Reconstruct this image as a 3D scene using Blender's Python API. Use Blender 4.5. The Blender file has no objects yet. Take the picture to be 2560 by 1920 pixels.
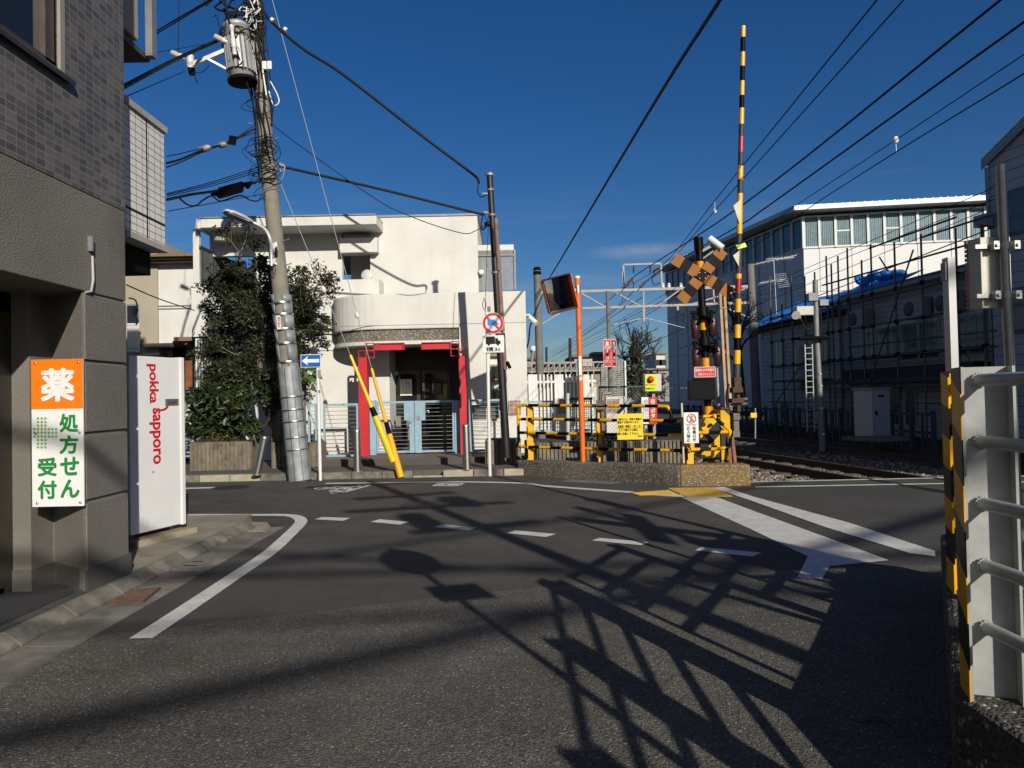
import bpy, bmesh, math, random
from mathutils import Vector, Matrix
random.seed(7)
S = bpy.context.scene
C = S.collection
V = Vector
# ---------------------------------------------------------------- camera
FPX = 1774.0; PITCH = math.radians(1.03); ROLL = 0.021; CAMZ = 1.55
_R0 = V((1, 0, 0)); _F = V((0, math.cos(PITCH), math.sin(PITCH))); _U0 = V((0, -math.sin(PITCH), math.cos(PITCH)))
_r = _R0 * math.cos(ROLL) - _U0 * math.sin(ROLL)
_u = _U0 * math.cos(ROLL) + _R0 * math.sin(ROLL)
cd = bpy.data.cameras.new('camera'); cam = bpy.data.objects.new('camera', cd); C.objects.link(cam)
cam.matrix_world = Matrix(((_r.x, _u.x, -_F.x, 0), (_r.y, _u.y, -_F.y, 0), (_r.z, _u.z, -_F.z, CAMZ), (0, 0, 0, 1)))
cd.sensor_width = 36; cd.lens = FPX / 2560 * 36; cd.clip_start = 0.05; cd.clip_end = 3000
S.camera = cam
# ---------------------------------------------------------------- sun and sky
SUN = V((0.410, -0.912, 0.0)).normalized(); EL = math.radians(24)
w = bpy.data.worlds.new('World'); S.world = w; w.use_nodes = True
nt = w.node_tree; nt.nodes.clear()
sky = nt.nodes.new('ShaderNodeTexSky'); sky.sky_type = 'NISHITA'; sky.sun_disc = False
sky.sun_elevation = EL; sky.sun_rotation = math.atan2(SUN.x, SUN.y)
sky.air_density = 1.0; sky.dust_density = 1.1; sky.ozone_density = 5.0; sky.altitude = 100
bg = nt.nodes.new('ShaderNodeBackground'); bg.inputs[1].default_value = 0.057
out = nt.nodes.new('ShaderNodeOutputWorld')
# thin cirrus low over the horizon
tc = nt.nodes.new('ShaderNodeTexCoord'); mp = nt.nodes.new('ShaderNodeMapping'); mp.inputs['Scale'].default_value = (1.6, 1.6, 14)
nz = nt.nodes.new('ShaderNodeTexNoise'); nz.inputs['Scale'].default_value = 3.1; nz.inputs['Detail'].default_value = 6
rp = nt.nodes.new('ShaderNodeValToRGB'); rp.color_ramp.elements[0].position = 0.52; rp.color_ramp.elements[1].position = 0.8
sp = nt.nodes.new('ShaderNodeSeparateXYZ'); bd = nt.nodes.new('ShaderNodeMapRange')
bd.inputs['From Min'].default_value = 0.30; bd.inputs['From Max'].default_value = 0.10; bd.inputs['To Max'].default_value = 0.32
mu = nt.nodes.new('ShaderNodeMath'); mu.operation = 'MULTIPLY'
mx = nt.nodes.new('ShaderNodeMix'); mx.data_type = 'RGBA'; mx.inputs[7].default_value = (6.0, 6.5, 7.2, 1)
L = nt.links.new
L(tc.outputs['Generated'], mp.inputs[0]); L(mp.outputs[0], nz.inputs['Vector']); L(nz.outputs[0], rp.inputs[0])
L(tc.outputs['Generated'], sp.inputs[0]); L(sp.outputs[2], bd.inputs[0]); L(rp.outputs[0], mu.inputs[0]); L(bd.outputs[0], mu.inputs[1])
hs_ = nt.nodes.new('ShaderNodeHueSaturation'); hs_.inputs['Saturation'].default_value = 1.24; hs_.inputs['Hue'].default_value = .508; hs_.inputs['Value'].default_value = 1.04; L(sky.outputs[0], hs_.inputs['Color'])
_d = (_F + _r * ((1612 - 1280) / FPX) - _u * ((627 - 960) / FPX)).normalized()   # one small wisp low in the north
m2_ = nt.nodes.new('ShaderNodeMapping'); m2_.inputs['Location'].default_value = (-_d.x * 13, -_d.y * 13, -_d.z * 95); m2_.inputs['Scale'].default_value = (13, 13, 95)
ln_ = nt.nodes.new('ShaderNodeVectorMath'); ln_.operation = 'LENGTH'; mr_ = nt.nodes.new('ShaderNodeMapRange'); mr_.inputs['From Min'].default_value = 1.15; mr_.inputs['From Max'].default_value = 0.1; mr_.inputs['To Max'].default_value = .75
n2_ = nt.nodes.new('ShaderNodeTexNoise'); n2_.inputs['Scale'].default_value = 30; n2_.inputs['Detail'].default_value = 6
m3_ = nt.nodes.new('ShaderNodeMath'); m3_.operation = 'MULTIPLY'; ad_ = nt.nodes.new('ShaderNodeMath'); ad_.operation = 'ADD'; ad_.use_clamp = True
L(tc.outputs['Generated'], m2_.inputs[0]); L(m2_.outputs[0], ln_.inputs[0]); L(ln_.outputs['Value'], mr_.inputs[0]); L(tc.outputs['Generated'], n2_.inputs['Vector']); L(mr_.outputs[0], m3_.inputs[0]); L(n2_.outputs[0], m3_.inputs[1]); L(mu.outputs[0], ad_.inputs[0]); L(m3_.outputs[0], ad_.inputs[1])
L(ad_.outputs[0], mx.inputs[0]); L(hs_.outputs[0], mx.inputs[6]); L(mx.outputs[2], bg.inputs[0]); L(bg.outputs[0], out.inputs[0])
sd = bpy.data.lights.new('sun', 'SUN'); sd.energy = 5.0; sd.angle = math.radians(0.53); sd.color = (1.0, 0.925, 0.80)
so = bpy.data.objects.new('sun', sd); C.objects.link(so); so.location = (0, 0, 40)
so.rotation_euler = (V((-SUN.x * math.cos(EL), -SUN.y * math.cos(EL), -math.sin(EL)))).to_track_quat('-Z', 'Y').to_euler()
S.view_settings.view_transform = 'Standard'; S.view_settings.look = 'None'; S.view_settings.gamma = 1
S.view_settings.exposure = 0.22; S.view_settings.use_curve_mapping = False
S.render.engine = 'CYCLES'; S.cycles.max_bounces = 5; S.cycles.diffuse_bounces = 2; S.cycles.use_denoising = True
# ---------------------------------------------------------------- pixel helpers (2560x1920 photo pixels -> place in the world)
def ray(px, py):
    return (_F + _r * ((px - 1280) / FPX) - _u * ((py - 960) / FPX))
def P(px, py, Y):
    d = ray(px, py); return V((0, 0, CAMZ)) + d * (Y / d.y)
def G(px, py, z=0.0):
    d = ray(px, py); return V((0, 0, CAMZ)) + d * ((z - CAMZ) / d.z)
def PX(px, py, X):
    d = ray(px, py); return V((0, 0, CAMZ)) + d * (X / d.x)
# ---------------------------------------------------------------- mesh builder
class MB:
    def __init__(s): s.v = []; s.f = []; s.m = []; s.s = []; s.parts = []
    def add(s, vs, fs, mi=0, sm=False):
        b = len(s.v); s.v += [tuple(x) for x in vs]
        f_ = len(s.f)
        for f in fs: s.f.append([b + i for i in f]); s.m.append(mi); s.s.append(sm)
        s.parts.append((s.v[b:], (b, len(s.v), f_, len(s.f))))
        return s
    def box(s, a, b, mi=0):
        (x0, y0, z0), (x1, y1, z1) = a, b
        x0, x1 = min(x0, x1), max(x0, x1); y0, y1 = min(y0, y1), max(y0, y1); z0, z1 = min(z0, z1), max(z0, z1)
        return s.add([(x0, y0, z0), (x1, y0, z0), (x1, y1, z0), (x0, y1, z0), (x0, y0, z1), (x1, y0, z1), (x1, y1, z1), (x0, y1, z1)],
                     [(0, 3, 2, 1), (4, 5, 6, 7), (0, 1, 5, 4), (1, 2, 6, 5), (2, 3, 7, 6), (3, 0, 4, 7)], mi)
    def obox(s, c, ax, ay, az, mi=0):
        c = V(c); ax = V(ax); ay = V(ay); az = V(az)
        q = [c + ax * i + ay * j + az * k for k in (-.5, .5) for (i, j) in ((-.5, -.5), (.5, -.5), (.5, .5), (-.5, .5))]
        return s.add(q, [(0, 3, 2, 1), (4, 5, 6, 7), (0, 1, 5, 4), (1, 2, 6, 5), (2, 3, 7, 6), (3, 0, 4, 7)], mi)
    def bar(s, p, q, wd, ht, up=(0, 0, 1), mi=0):
        p = V(p); q = V(q); d = q - p; n = d.normalized(); up = V(up)
        if abs(n.dot(up)) > .98: up = V((0, 1, 0))
        sd_ = n.cross(up).normalized(); u2 = sd_.cross(n)
        return s.obox((p + q) / 2, d, sd_ * wd, u2 * ht, mi)
    def pb(s, x0, y0, x1, y1, Y, d, mi=0):
        ym = (y0 + y1) / 2; xm = (x0 + x1) / 2
        return s.box((P(x0, ym, Y).x, Y, P(xm, y1, Y).z), (P(x1, ym, Y).x, Y + d, P(xm, y0, Y).z), mi)
    def cyl(s, p, q, r, r2=None, n=10, mi=0, caps=True):
        p = V(p); q = V(q); r2 = r if r2 is None else r2; d = (q - p).normalized()
        a = d.orthogonal().normalized(); b = d.cross(a)
        A = [p + (a * math.cos(t) + b * math.sin(t)) * r for t in [2 * math.pi * i / n for i in range(n)]]
        B = [q + (a * math.cos(t) + b * math.sin(t)) * r2 for t in [2 * math.pi * i / n for i in range(n)]]
        s.add(A + B, [(i, (i + 1) % n, n + (i + 1) % n, n + i) for i in range(n)], mi, True)
        if caps:
            s.add(A, [tuple(reversed(range(n)))], mi); s.add(B, [tuple(range(n))], mi)
        return s
    def tube(s, pts, r, n=8, mi=0, r2=None):
        pts = [V(p) for p in pts]; m = len(pts); ref = None; vs = []
        for i, p in enumerate(pts):
            t = (pts[min(i + 1, m - 1)] - pts[max(i - 1, 0)]).normalized()
            if ref is None: ref = t.orthogonal().normalized()
            ref = (ref - t * ref.dot(t)).normalized(); b = t.cross(ref)
            rr = r if r2 is None else r + (r2 - r) * i / (m - 1)
            vs += [p + (ref * math.cos(2 * math.pi * k / n) + b * math.sin(2 * math.pi * k / n)) * rr for k in range(n)]
        fs = [(i * n + k, i * n + (k + 1) % n, (i + 1) * n + (k + 1) % n, (i + 1) * n + k) for i in range(m - 1) for k in range(n)]
        s.add(vs, fs, mi, True); s.add(vs[:n], [tuple(reversed(range(n)))], mi); s.add(vs[-n:], [tuple(range(n))], mi)
        return s
    def prism(s, pts, dv, mi=0):
        pts = [V(p) for p in pts]; dv = V(dv); n = len(pts)
        nn = V((0, 0, 0))
        for i in range(n): nn += pts[i].cross(pts[(i + 1) % n])
        if nn.dot(dv) > 0: pts = pts[::-1]
        return s.add(pts + [p + dv for p in pts], [tuple(range(n)), tuple(reversed(range(n, 2 * n)))] + [((i + 1) % n, i, n + i, n + (i + 1) % n) for i in range(n)], mi)
    def poly(s, pts, mi=0): return s.add(pts, [tuple(range(len(pts)))], mi)
    def lathe(s, c, prof, n=16, mi=0, ax=(0, 0, 1)):
        c = V(c); ax = V(ax).normalized(); a = ax.orthogonal().normalized(); b = ax.cross(a); m = len(prof)
        vs = [c + ax * z + (a * math.cos(2 * math.pi * k / n) + b * math.sin(2 * math.pi * k / n)) * r for r, z in prof for k in range(n)]
        fs = [(i * n + k, i * n + (k + 1) % n, (i + 1) * n + (k + 1) % n, (i + 1) * n + k) for i in range(m - 1) for k in range(n)]
        s.add(vs, fs, mi, True); s.add(vs[:n], [tuple(reversed(range(n)))], mi); s.add(vs[-n:], [tuple(range(n))], mi)
        return s
    def each(s, name, mats, parent=None, bevel=0):
        """the separate pieces of this mesh as parts of their own"""
        bx = []
        for vs_, sl in s.parts:
            lo = [min(v[k] for v in vs_) - .0015 for k in range(3)]; hi = [max(v[k] for v in vs_) + .0015 for k in range(3)]; bx.append([lo, hi, [sl]])
        ch = True
        while ch:
            ch = False
            for i in range(len(bx)):
                for j in range(i + 1, len(bx)):
                    if all(bx[i][0][k] <= bx[j][1][k] and bx[j][0][k] <= bx[i][1][k] for k in range(3)):
                        bx[i] = [[min(bx[i][0][k], bx[j][0][k]) for k in range(3)], [max(bx[i][1][k], bx[j][1][k]) for k in range(3)], bx[i][2] + bx[j][2]]; del bx[j]; ch = True; break
                if ch: break
        for lo, hi, sls in bx:
            m_ = MB()
            for v0, v1, f0, f1 in sls:
                o_ = len(m_.v) - v0; m_.v += s.v[v0:v1]; m_.f += [[i + o_ for i in f] for f in s.f[f0:f1]]; m_.m += s.m[f0:f1]; m_.s += s.s[f0:f1]
            m_.build(name, mats, parent, bevel)
    def build(s, name, mats, parent=None, bevel=0, **tg):
        me = bpy.data.meshes.new(name)
        if not isinstance(mats, (list, tuple)): mats = [mats]
        off = V((0, 0, 0)); p = parent
        while p is not None: off += p.location; p = p.parent
        if parent is None and s.v and tg.pop('origin', True) and tg.get('kind') is None:
            xs = [v[0] for v in s.v]; ys = [v[1] for v in s.v]; zs = [v[2] for v in s.v]
            base = V(((min(xs) + max(xs)) / 2, (min(ys) + max(ys)) / 2, min(zs))); off = base
        else: base = V((0, 0, 0)); tg.pop('origin', None)
        me.from_pydata([(v[0] - off.x, v[1] - off.y, v[2] - off.z) for v in s.v], [], s.f)
        for m_ in mats: me.materials.append(m_)
        me.polygons.foreach_set('material_index', s.m); me.polygons.foreach_set('use_smooth', s.s); me.update()
        o = bpy.data.objects.new(name, me); C.objects.link(o); o.parent = parent
        if parent is None: o.location = base
        if bevel:
            bm_ = o.modifiers.new('bevel', 'BEVEL'); bm_.width = bevel; bm_.segments = 2; bm_.limit_method = 'ANGLE'; bm_.harden_normals = False
        tag(o, **tg)
        return o
def tag(o, label=None, cat=None, group=None, kind=None):
    if label: o['label'] = label
    if cat: o['category'] = cat
    if group: o['group'] = group
    if kind: o['kind'] = kind
    return o
def thing(name, label, cat, loc=(0, 0, 0), group=None, rz=0):
    o = bpy.data.objects.new(name, None); C.objects.link(o); o.location = loc; o.rotation_euler = (0, 0, rz)
    o.empty_display_size = .2
    return tag(o, label, cat, group)
def copy_tree(o, parent=None):
    c = o.copy(); C.objects.link(c); c.parent = parent
    for ch in list(o.children): copy_tree(ch, c)
    return c
def txt(body, c, right, up, h, mat, parent, wd=None, bold=0.0, name='lettering', sp=1.0):
    """lettering as thin real mesh, centred on c"""
    cu = bpy.data.curves.new('t', 'FONT'); cu.body = body; cu.align_x = 'CENTER'; cu.space_line = sp; cu.resolution_u = 4
    ob = bpy.data.objects.new('t', cu); C.objects.link(ob); bpy.context.view_layer.update()
    me = bpy.data.meshes.new_from_object(ob.evaluated_get(bpy.context.evaluated_depsgraph_get()))
    bpy.data.objects.remove(ob); bpy.data.curves.remove(cu)
    xs = [v.co.x for v in me.vertices]; ys = [v.co.y for v in me.vertices]
    cx, cy = (min(xs) + max(xs)) / 2, (min(ys) + max(ys)) / 2
    sy = h / (max(ys) - min(ys) + 2 * bold); sx = sy if wd is None else wd / (max(xs) - min(xs) + 2 * bold)
    right = V(right).normalized(); up = V(up).normalized(); c = V(c); nn = right.cross(up)
    b = MB(); fs = [tuple(p.vertices) for p in me.polygons]
    sh = [(0, 0)] if bold < .004 else [(0, 0)] + [(bold * math.cos(k * math.pi / 4), bold * math.sin(k * math.pi / 4)) for k in range(8)]
    for i, (ox, oy) in enumerate(sh):
        b.add([c + nn * (.00025 * i) + right * (v.co.x - cx + ox) * sx + up * (v.co.y - cy + oy) * sy for v in me.vertices], fs)
    bpy.data.meshes.remove(me)
    return b.build(name, mat, parent)
# ---------------------------------------------------------------- materials
_mc = {}
KA = .76
def ka(c): return tuple(x * KA for x in c)
def M(name, col, rough=.6, metal=0.0, var=.12, vs=4.0, bump=0.0, bs=60.0, spec=.5, dirt=None, dn=.55, ds=2.0, coat=0, trans=0, streak=0):
    if name in _mc: return _mc[name]
    col = ka(col); dirt = ka(dirt) if dirt else None
    m = bpy.data.materials.new(name); m.use_nodes = True; t = m.node_tree; N = t.nodes; K = t.links.new
    b = N['Principled BSDF']; b.inputs['Roughness'].default_value = rough; b.inputs['Metallic'].default_value = metal
    b.inputs['Specular IOR Level'].default_value = spec
    if coat: b.inputs['Coat Weight'].default_value = coat
    if trans: b.inputs['Transmission Weight'].default_value = trans
    tc = N.new('ShaderNodeTexCoord')
    n = N.new('ShaderNodeTexNoise'); n.inputs['Scale'].default_value = vs; n.inputs['Detail'].default_value = 6; K(tc.outputs['Object'], n.inputs['Vector'])
    mr = N.new('ShaderNodeMapRange'); mr.inputs['From Min'].default_value = .3; mr.inputs['From Max'].default_value = .7
    mr.inputs['To Min'].default_value = 1 - var; mr.inputs['To Max'].default_value = 1 + var; K(n.outputs[0], mr.inputs[0])
    mm = N.new('ShaderNodeMix'); mm.data_type = 'RGBA'; mm.blend_type = 'MULTIPLY'; mm.inputs[0].default_value = 1
    mm.inputs[6].default_value = (*col, 1); K(mr.outputs[0], mm.inputs[7]); o = mm.outputs[2]
    if dirt:
        n2 = N.new('ShaderNodeTexNoise'); n2.inputs['Scale'].default_value = ds; n2.inputs['Detail'].default_value = 8; n2.inputs['Roughness'].default_value = .7
        K(tc.outputs['Object'], n2.inputs['Vector'])
        r2 = N.new('ShaderNodeMapRange'); r2.inputs['From Min'].default_value = dn; r2.inputs['From Max'].default_value = dn + .2; K(n2.outputs[0], r2.inputs[0])
        m2 = N.new('ShaderNodeMix'); m2.data_type = 'RGBA'; K(r2.outputs[0], m2.inputs[0]); K(o, m2.inputs[6]); m2.inputs[7].default_value = (*dirt, 1); o = m2.outputs[2]
    if streak:   # rain-wash stains running down the wall
        mpp = N.new('ShaderNodeMapping'); mpp.inputs['Scale'].default_value = (2.6, 2.6, .30); K(tc.outputs['Object'], mpp.inputs[0])
        n4 = N.new('ShaderNodeTexNoise'); n4.inputs['Scale'].default_value = 1; n4.inputs['Detail'].default_value = 7; n4.inputs['Roughness'].default_value = .6; K(mpp.outputs[0], n4.inputs['Vector'])
        r4 = N.new('ShaderNodeMapRange'); r4.inputs['From Min'].default_value = .48; r4.inputs['From Max'].default_value = .75; r4.inputs['To Min'].default_value = 1; r4.inputs['To Max'].default_value = 1 - streak; K(n4.outputs[0], r4.inputs[0])
        m4 = N.new('ShaderNodeMix'); m4.data_type = 'RGBA'; m4.blend_type = 'MULTIPLY'; m4.inputs[0].default_value = 1; K(o, m4.inputs[6]); K(r4.outputs[0], m4.inputs[7]); o = m4.outputs[2]
    K(o, b.inputs['Base Color'])
    if bump:
        n3 = N.new('ShaderNodeTexNoise'); n3.inputs['Scale'].default_value = bs; n3.inputs['Detail'].default_value = 4; K(tc.outputs['Object'], n3.inputs['Vector'])
        bp = N.new('ShaderNodeBump'); bp.inputs['Strength'].default_value = min(1, bump * 1.0); bp.inputs['Distance'].default_value = .01
        K(n3.outputs[0], bp.inputs['Height']); K(bp.outputs[0], b.inputs['Normal'])
    _mc[name] = m; return m
def mat_speck(name, base, speck, scale, amt, bump, rough=.85, base2=None, big=.35, crack=False):
    """asphalt and exposed-aggregate concrete: stones in a darker binder"""
    base2 = ka(base2 or [c * .72 for c in base]); base = ka(base); speck = ka(speck)
    m = bpy.data.materials.new(name); m.use_nodes = True; t = m.node_tree; N = t.nodes; K = t.links.new
    b = N['Principled BSDF']; b.inputs['Roughness'].default_value = rough; b.inputs['Specular IOR Level'].default_value = .3
    tc = N.new('ShaderNodeTexCoord'); geo = N.new('ShaderNodeNewGeometry')
    v = N.new('ShaderNodeTexVoronoi'); v.inputs['Scale'].default_value = scale; K(geo.outputs['Position'], v.inputs['Vector'])
    sx = N.new('ShaderNodeSeparateColor'); K(v.outputs['Color'], sx.inputs[0])
    r = N.new('ShaderNodeMapRange'); r.inputs['From Min'].default_value = 1 - amt; r.inputs['From Max'].default_value = 1.0; K(sx.outputs[0], r.inputs[0])
    n = N.new('ShaderNodeTexNoise'); n.inputs['Scale'].default_value = .7; n.inputs['Detail'].default_value = 7; K(geo.outputs['Position'], n.inputs['Vector'])
    m1 = N.new('ShaderNodeMix'); m1.data_type = 'RGBA'; m1.inputs[6].default_value = (*base, 1); m1.inputs[7].default_value = (*(base2 or [c * .72 for c in base]), 1)
    rr = N.new('ShaderNodeMapRange'); rr.inputs['From Min'].default_value = .35; rr.inputs['From Max'].default_value = .65; K(n.outputs[0], rr.inputs[0]); K(rr.outputs[0], m1.inputs[0])
    nf = N.new('ShaderNodeMath'); nf.operation = 'MULTIPLY_ADD'; K(sx.outputs[1], nf.inputs[0]); nf.inputs[1].default_value = big * 2; nf.inputs[2].default_value = 1 - big
    m3 = N.new('ShaderNodeMix'); m3.data_type = 'RGBA'; m3.blend_type = 'MULTIPLY'; m3.inputs[0].default_value = 1; K(m1.outputs[2], m3.inputs[6]); K(nf.outputs[0], m3.inputs[7])
    m2 = N.new('ShaderNodeMix'); m2.data_type = 'RGBA'; K(r.outputs[0], m2.inputs[0]); K(m3.outputs[2], m2.inputs[6]); m2.inputs[7].default_value = (*speck, 1)
    o = m2.outputs[2]
    if crack:    # fine cracks where the surface is tired, and oil-dark blotches
        dn_ = N.new('ShaderNodeTexNoise'); dn_.inputs['Scale'].default_value = 2.5; dn_.inputs['Detail'].default_value = 5; K(geo.outputs['Position'], dn_.inputs['Vector'])
        wp = N.new('ShaderNodeVectorMath'); wp.operation = 'MULTIPLY_ADD'; K(dn_.outputs['Color'], wp.inputs[0]); wp.inputs[1].default_value = (.9, .9, .9); K(geo.outputs['Position'], wp.inputs[2])
        vc = N.new('ShaderNodeTexVoronoi'); vc.feature = 'DISTANCE_TO_EDGE'; vc.inputs['Scale'].default_value = .42; K(wp.outputs[0], vc.inputs['Vector'])
        rc = N.new('ShaderNodeMapRange'); rc.inputs['From Min'].default_value = .0015; rc.inputs['From Max'].default_value = .0045; K(vc.outputs['Distance'], rc.inputs[0])
        nm_ = N.new('ShaderNodeTexNoise'); nm_.inputs['Scale'].default_value = .33; nm_.inputs['Detail'].default_value = 3; K(geo.outputs['Position'], nm_.inputs['Vector'])
        rm = N.new('ShaderNodeMapRange'); rm.inputs['From Min'].default_value = .5; rm.inputs['From Max'].default_value = .56; rm.inputs['To Min'].default_value = 1; rm.inputs['To Max'].default_value = 0; K(nm_.outputs[0], rm.inputs[0])
        mxx = N.new('ShaderNodeMath'); mxx.operation = 'MAXIMUM'; K(rc.outputs[0], mxx.inputs[0]); K(rm.outputs[0], mxx.inputs[1])
        ns_ = N.new('ShaderNodeTexNoise'); ns_.inputs['Scale'].default_value = 1.9; ns_.inputs['Detail'].default_value = 9; ns_.inputs['Roughness'].default_value = .65; K(geo.outputs['Position'], ns_.inputs['Vector'])
        rs = N.new('ShaderNodeMapRange'); rs.inputs['From Min'].default_value = .35; rs.inputs['From Max'].default_value = .68; rs.inputs['To Min'].default_value = 1.12; rs.inputs['To Max'].default_value = .76; K(ns_.outputs[0], rs.inputs[0])
        q1 = N.new('ShaderNodeMapRange'); q1.inputs['To Min'].default_value = .45; q1.inputs['To Max'].default_value = 1; K(mxx.outputs[0], q1.inputs[0])
        q2 = N.new('ShaderNodeMath'); q2.operation = 'MULTIPLY'; K(q1.outputs[0], q2.inputs[0]); K(rs.outputs[0], q2.inputs[1])
        q3 = N.new('ShaderNodeMix'); q3.data_type = 'RGBA'; q3.blend_type = 'MULTIPLY'; q3.inputs[0].default_value = 1; K(o, q3.inputs[6]); K(q2.outputs[0], q3.inputs[7]); o = q3.outputs[2]
    K(o, b.inputs['Base Color'])
    bp = N.new('ShaderNodeBump'); bp.inputs['Strength'].default_value = bump; bp.inputs['Distance'].default_value = .6 / scale; bp.invert = True
    K(v.outputs['Distance'], bp.inputs['Height']); K(bp.outputs[0], b.inputs['Normal'])
    _mc[name] = m; return m
def mat_brick(name, c1, c2, mortar, bw, bh, ms=.004, offs=0.0, axis='YZ', rough=.45, bump=.4, bias=0):
    c1, c2, mortar = ka(c1), ka(c2), ka(mortar)
    m = bpy.data.materials.new(name); m.use_nodes = True; t = m.node_tree; N = t.nodes; K = t.links.new
    b = N['Principled BSDF']; b.inputs['Roughness'].default_value = rough
    geo = N.new('ShaderNodeNewGeometry'); sp = N.new('ShaderNodeSeparateXYZ'); cb = N.new('ShaderNodeCombineXYZ'); K(geo.outputs['Position'], sp.inputs[0])
    if axis == 'A':   # horizontal run = x+y, for walls of either facing
        ad = N.new('ShaderNodeMath'); K(sp.outputs[0], ad.inputs[0]); K(sp.outputs[1], ad.inputs[1]); K(ad.outputs[0], cb.inputs[0]); K(sp.outputs[2], cb.inputs[1])
    else:
        K(sp.outputs['XYZ'.index(axis[0])], cb.inputs[0]); K(sp.outputs['XYZ'.index(axis[1])], cb.inputs[1])
    br = N.new('ShaderNodeTexBrick'); br.offset = offs; br.squash = 1; K(cb.outputs[0], br.inputs['Vector'])
    br.inputs['Scale'].default_value = 1; br.inputs['Brick Width'].default_value = bw; br.inputs['Row Height'].default_value = bh; br.inputs['Mortar Size'].default_value = ms
    br.inputs['Mortar Smooth'].default_value = .1; br.inputs['Bias'].default_value = bias
    br.inputs['Color1'].default_value = (*c1, 1); br.inputs['Color2'].default_value = (*c2, 1); br.inputs['Mortar'].default_value = (*mortar, 1)
    n = N.new('ShaderNodeTexNoise'); n.inputs['Scale'].default_value = 1.3; n.inputs['Detail'].default_value = 6; K(geo.outputs['Position'], n.inputs['Vector'])
    mr = N.new('ShaderNodeMapRange'); mr.inputs['To Min'].default_value = .8; mr.inputs['To Max'].default_value = 1.2; K(n.outputs[0], mr.inputs[0])
    mm = N.new('ShaderNodeMix'); mm.data_type = 'RGBA'; mm.blend_type = 'MULTIPLY'; mm.inputs[0].default_value = 1; K(br.outputs[0], mm.inputs[6]); K(mr.outputs[0], mm.inputs[7])
    K(mm.outputs[2], b.inputs['Base Color'])
    bp = N.new('ShaderNodeBump'); bp.inputs['Strength'].default_value = bump; bp.inputs['Distance'].default_value = .004; bp.invert = True
    K(br.outputs[1], bp.inputs['Height']); K(bp.outputs[0], b.inputs['Normal'])
    _mc[name] = m; return m
def mat_stripe(name, ca, cb_, vec, period, duty=.5, rough=.4, off=0.0):
    """two-colour tape bands; vec is the direction across the bands"""
    ca, cb_ = ka(ca), ka(cb_)
    m = bpy.data.materials.new(name); m.use_nodes = True; t = m.node_tree; N = t.nodes; K = t.links.new
    b = N['Principled BSDF']; b.inputs['Roughness'].default_value = rough; b.inputs['Specular IOR Level'].default_value = .12
    geo = N.new('ShaderNodeNewGeometry'); d = N.new('ShaderNodeVectorMath'); d.operation = 'DOT_PRODUCT'; K(geo.outputs['Position'], d.inputs[0]); d.inputs[1].default_value = vec
    a = N.new('ShaderNodeMath'); a.operation = 'MULTIPLY_ADD'; K(d.outputs['Value'], a.inputs[0]); a.inputs[1].default_value = 1 / period; a.inputs[2].default_value = off
    f = N.new('ShaderNodeMath'); f.operation = 'FRACT'; K(a.outputs[0], f.inputs[0])
    g = N.new('ShaderNodeMath'); g.operation = 'GREATER_THAN'; K(f.outputs[0], g.inputs[0]); g.inputs[1].default_value = duty
    n = N.new('ShaderNodeTexNoise'); n.inputs['Scale'].default_value = 9; n.inputs['Detail'].default_value = 8; K(geo.outputs['Position'], n.inputs['Vector'])
    mr = N.new('ShaderNodeMapRange'); mr.inputs['From Min'].default_value = .3; mr.inputs['From Max'].default_value = .7; mr.inputs['To Min'].default_value = .8; mr.inputs['To Max'].default_value = 1.1; K(n.outputs[0], mr.inputs[0])
    mx = N.new('ShaderNodeMix'); mx.data_type = 'RGBA'; K(g.outputs[0], mx.inputs[0]); mx.inputs[6].default_value = (*ca, 1); mx.inputs[7].default_value = (*cb_, 1)
    mm = N.new('ShaderNodeMix'); mm.data_type = 'RGBA'; mm.blend_type = 'MULTIPLY'; mm.inputs[0].default_value = 1; K(mx.outputs[2], mm.inputs[6]); K(mr.outputs[0], mm.inputs[7])
    K(mm.outputs[2], b.inputs['Base Color']); _mc[name] = m; return m
YEL = (.80, .42, .012); BLK = (.003, .003, .0035)
m_asph_old = mat_speck('asphalt_coarse', (.120, .112, .099), (.38, .37, .34), 110, .055, .9, big=.5, base2=(.094, .088, .078), crack=True)
m_asph_new = mat_speck('asphalt_fine', (.080, .0755, .070), (.14, .115, .105), 230, .10, .35, base2=(.064, .061, .057), big=.2, crack=True)
m_asph_x = mat_speck('asphalt_crossing', (.082, .078, .072), (.18, .17, .16), 130, .10, .6)
m_line = M('road_paint', (.66, .66, .63), .75, var=.14, vs=6, bump=.4, bs=150, dirt=(.15, .145, .14), dn=.565, ds=16)
m_conc = M('concrete', (.20, .187, .16), .9, var=.3, vs=3, bump=.6, bs=90, dirt=(.095, .088, .074), dn=.46, ds=2.2)
m_kerb = M('kerb_concrete', (.20, .185, .155), .9, var=.35, vs=5, bump=.6, bs=120, dirt=(.085, .078, .062), dn=.44, ds=3.5)
m_pave = mat_brick('pavement_blocks', (.115, .10, .088), (.088, .078, .07), (.05, .045, .04), .2, .1, .006, .5, 'XY', .9, .5)
m_steptile = mat_brick('step_tile', (.22, .17, .14), (.18, .14, .115), (.07, .06, .05), .15, .15, .008, 0, 'XY', .7, .5)
m_agg = mat_speck('aggregate_concrete', (.15, .13, .10), (.50, .48, .42), 85, .16, .7, base2=(.062, .056, .045))
m_aggy = mat_speck('aggregate_ochre', (.26, .15, .035), (.56, .52, .42), 85, .15, .7, base2=(.13, .112, .08))
m_white = M('white_render', (.69, .68, .645), .85, var=.06, vs=1.4, bump=.25, bs=40, dirt=(.58, .555, .50), dn=.56, ds=1.3, streak=.09)
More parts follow.
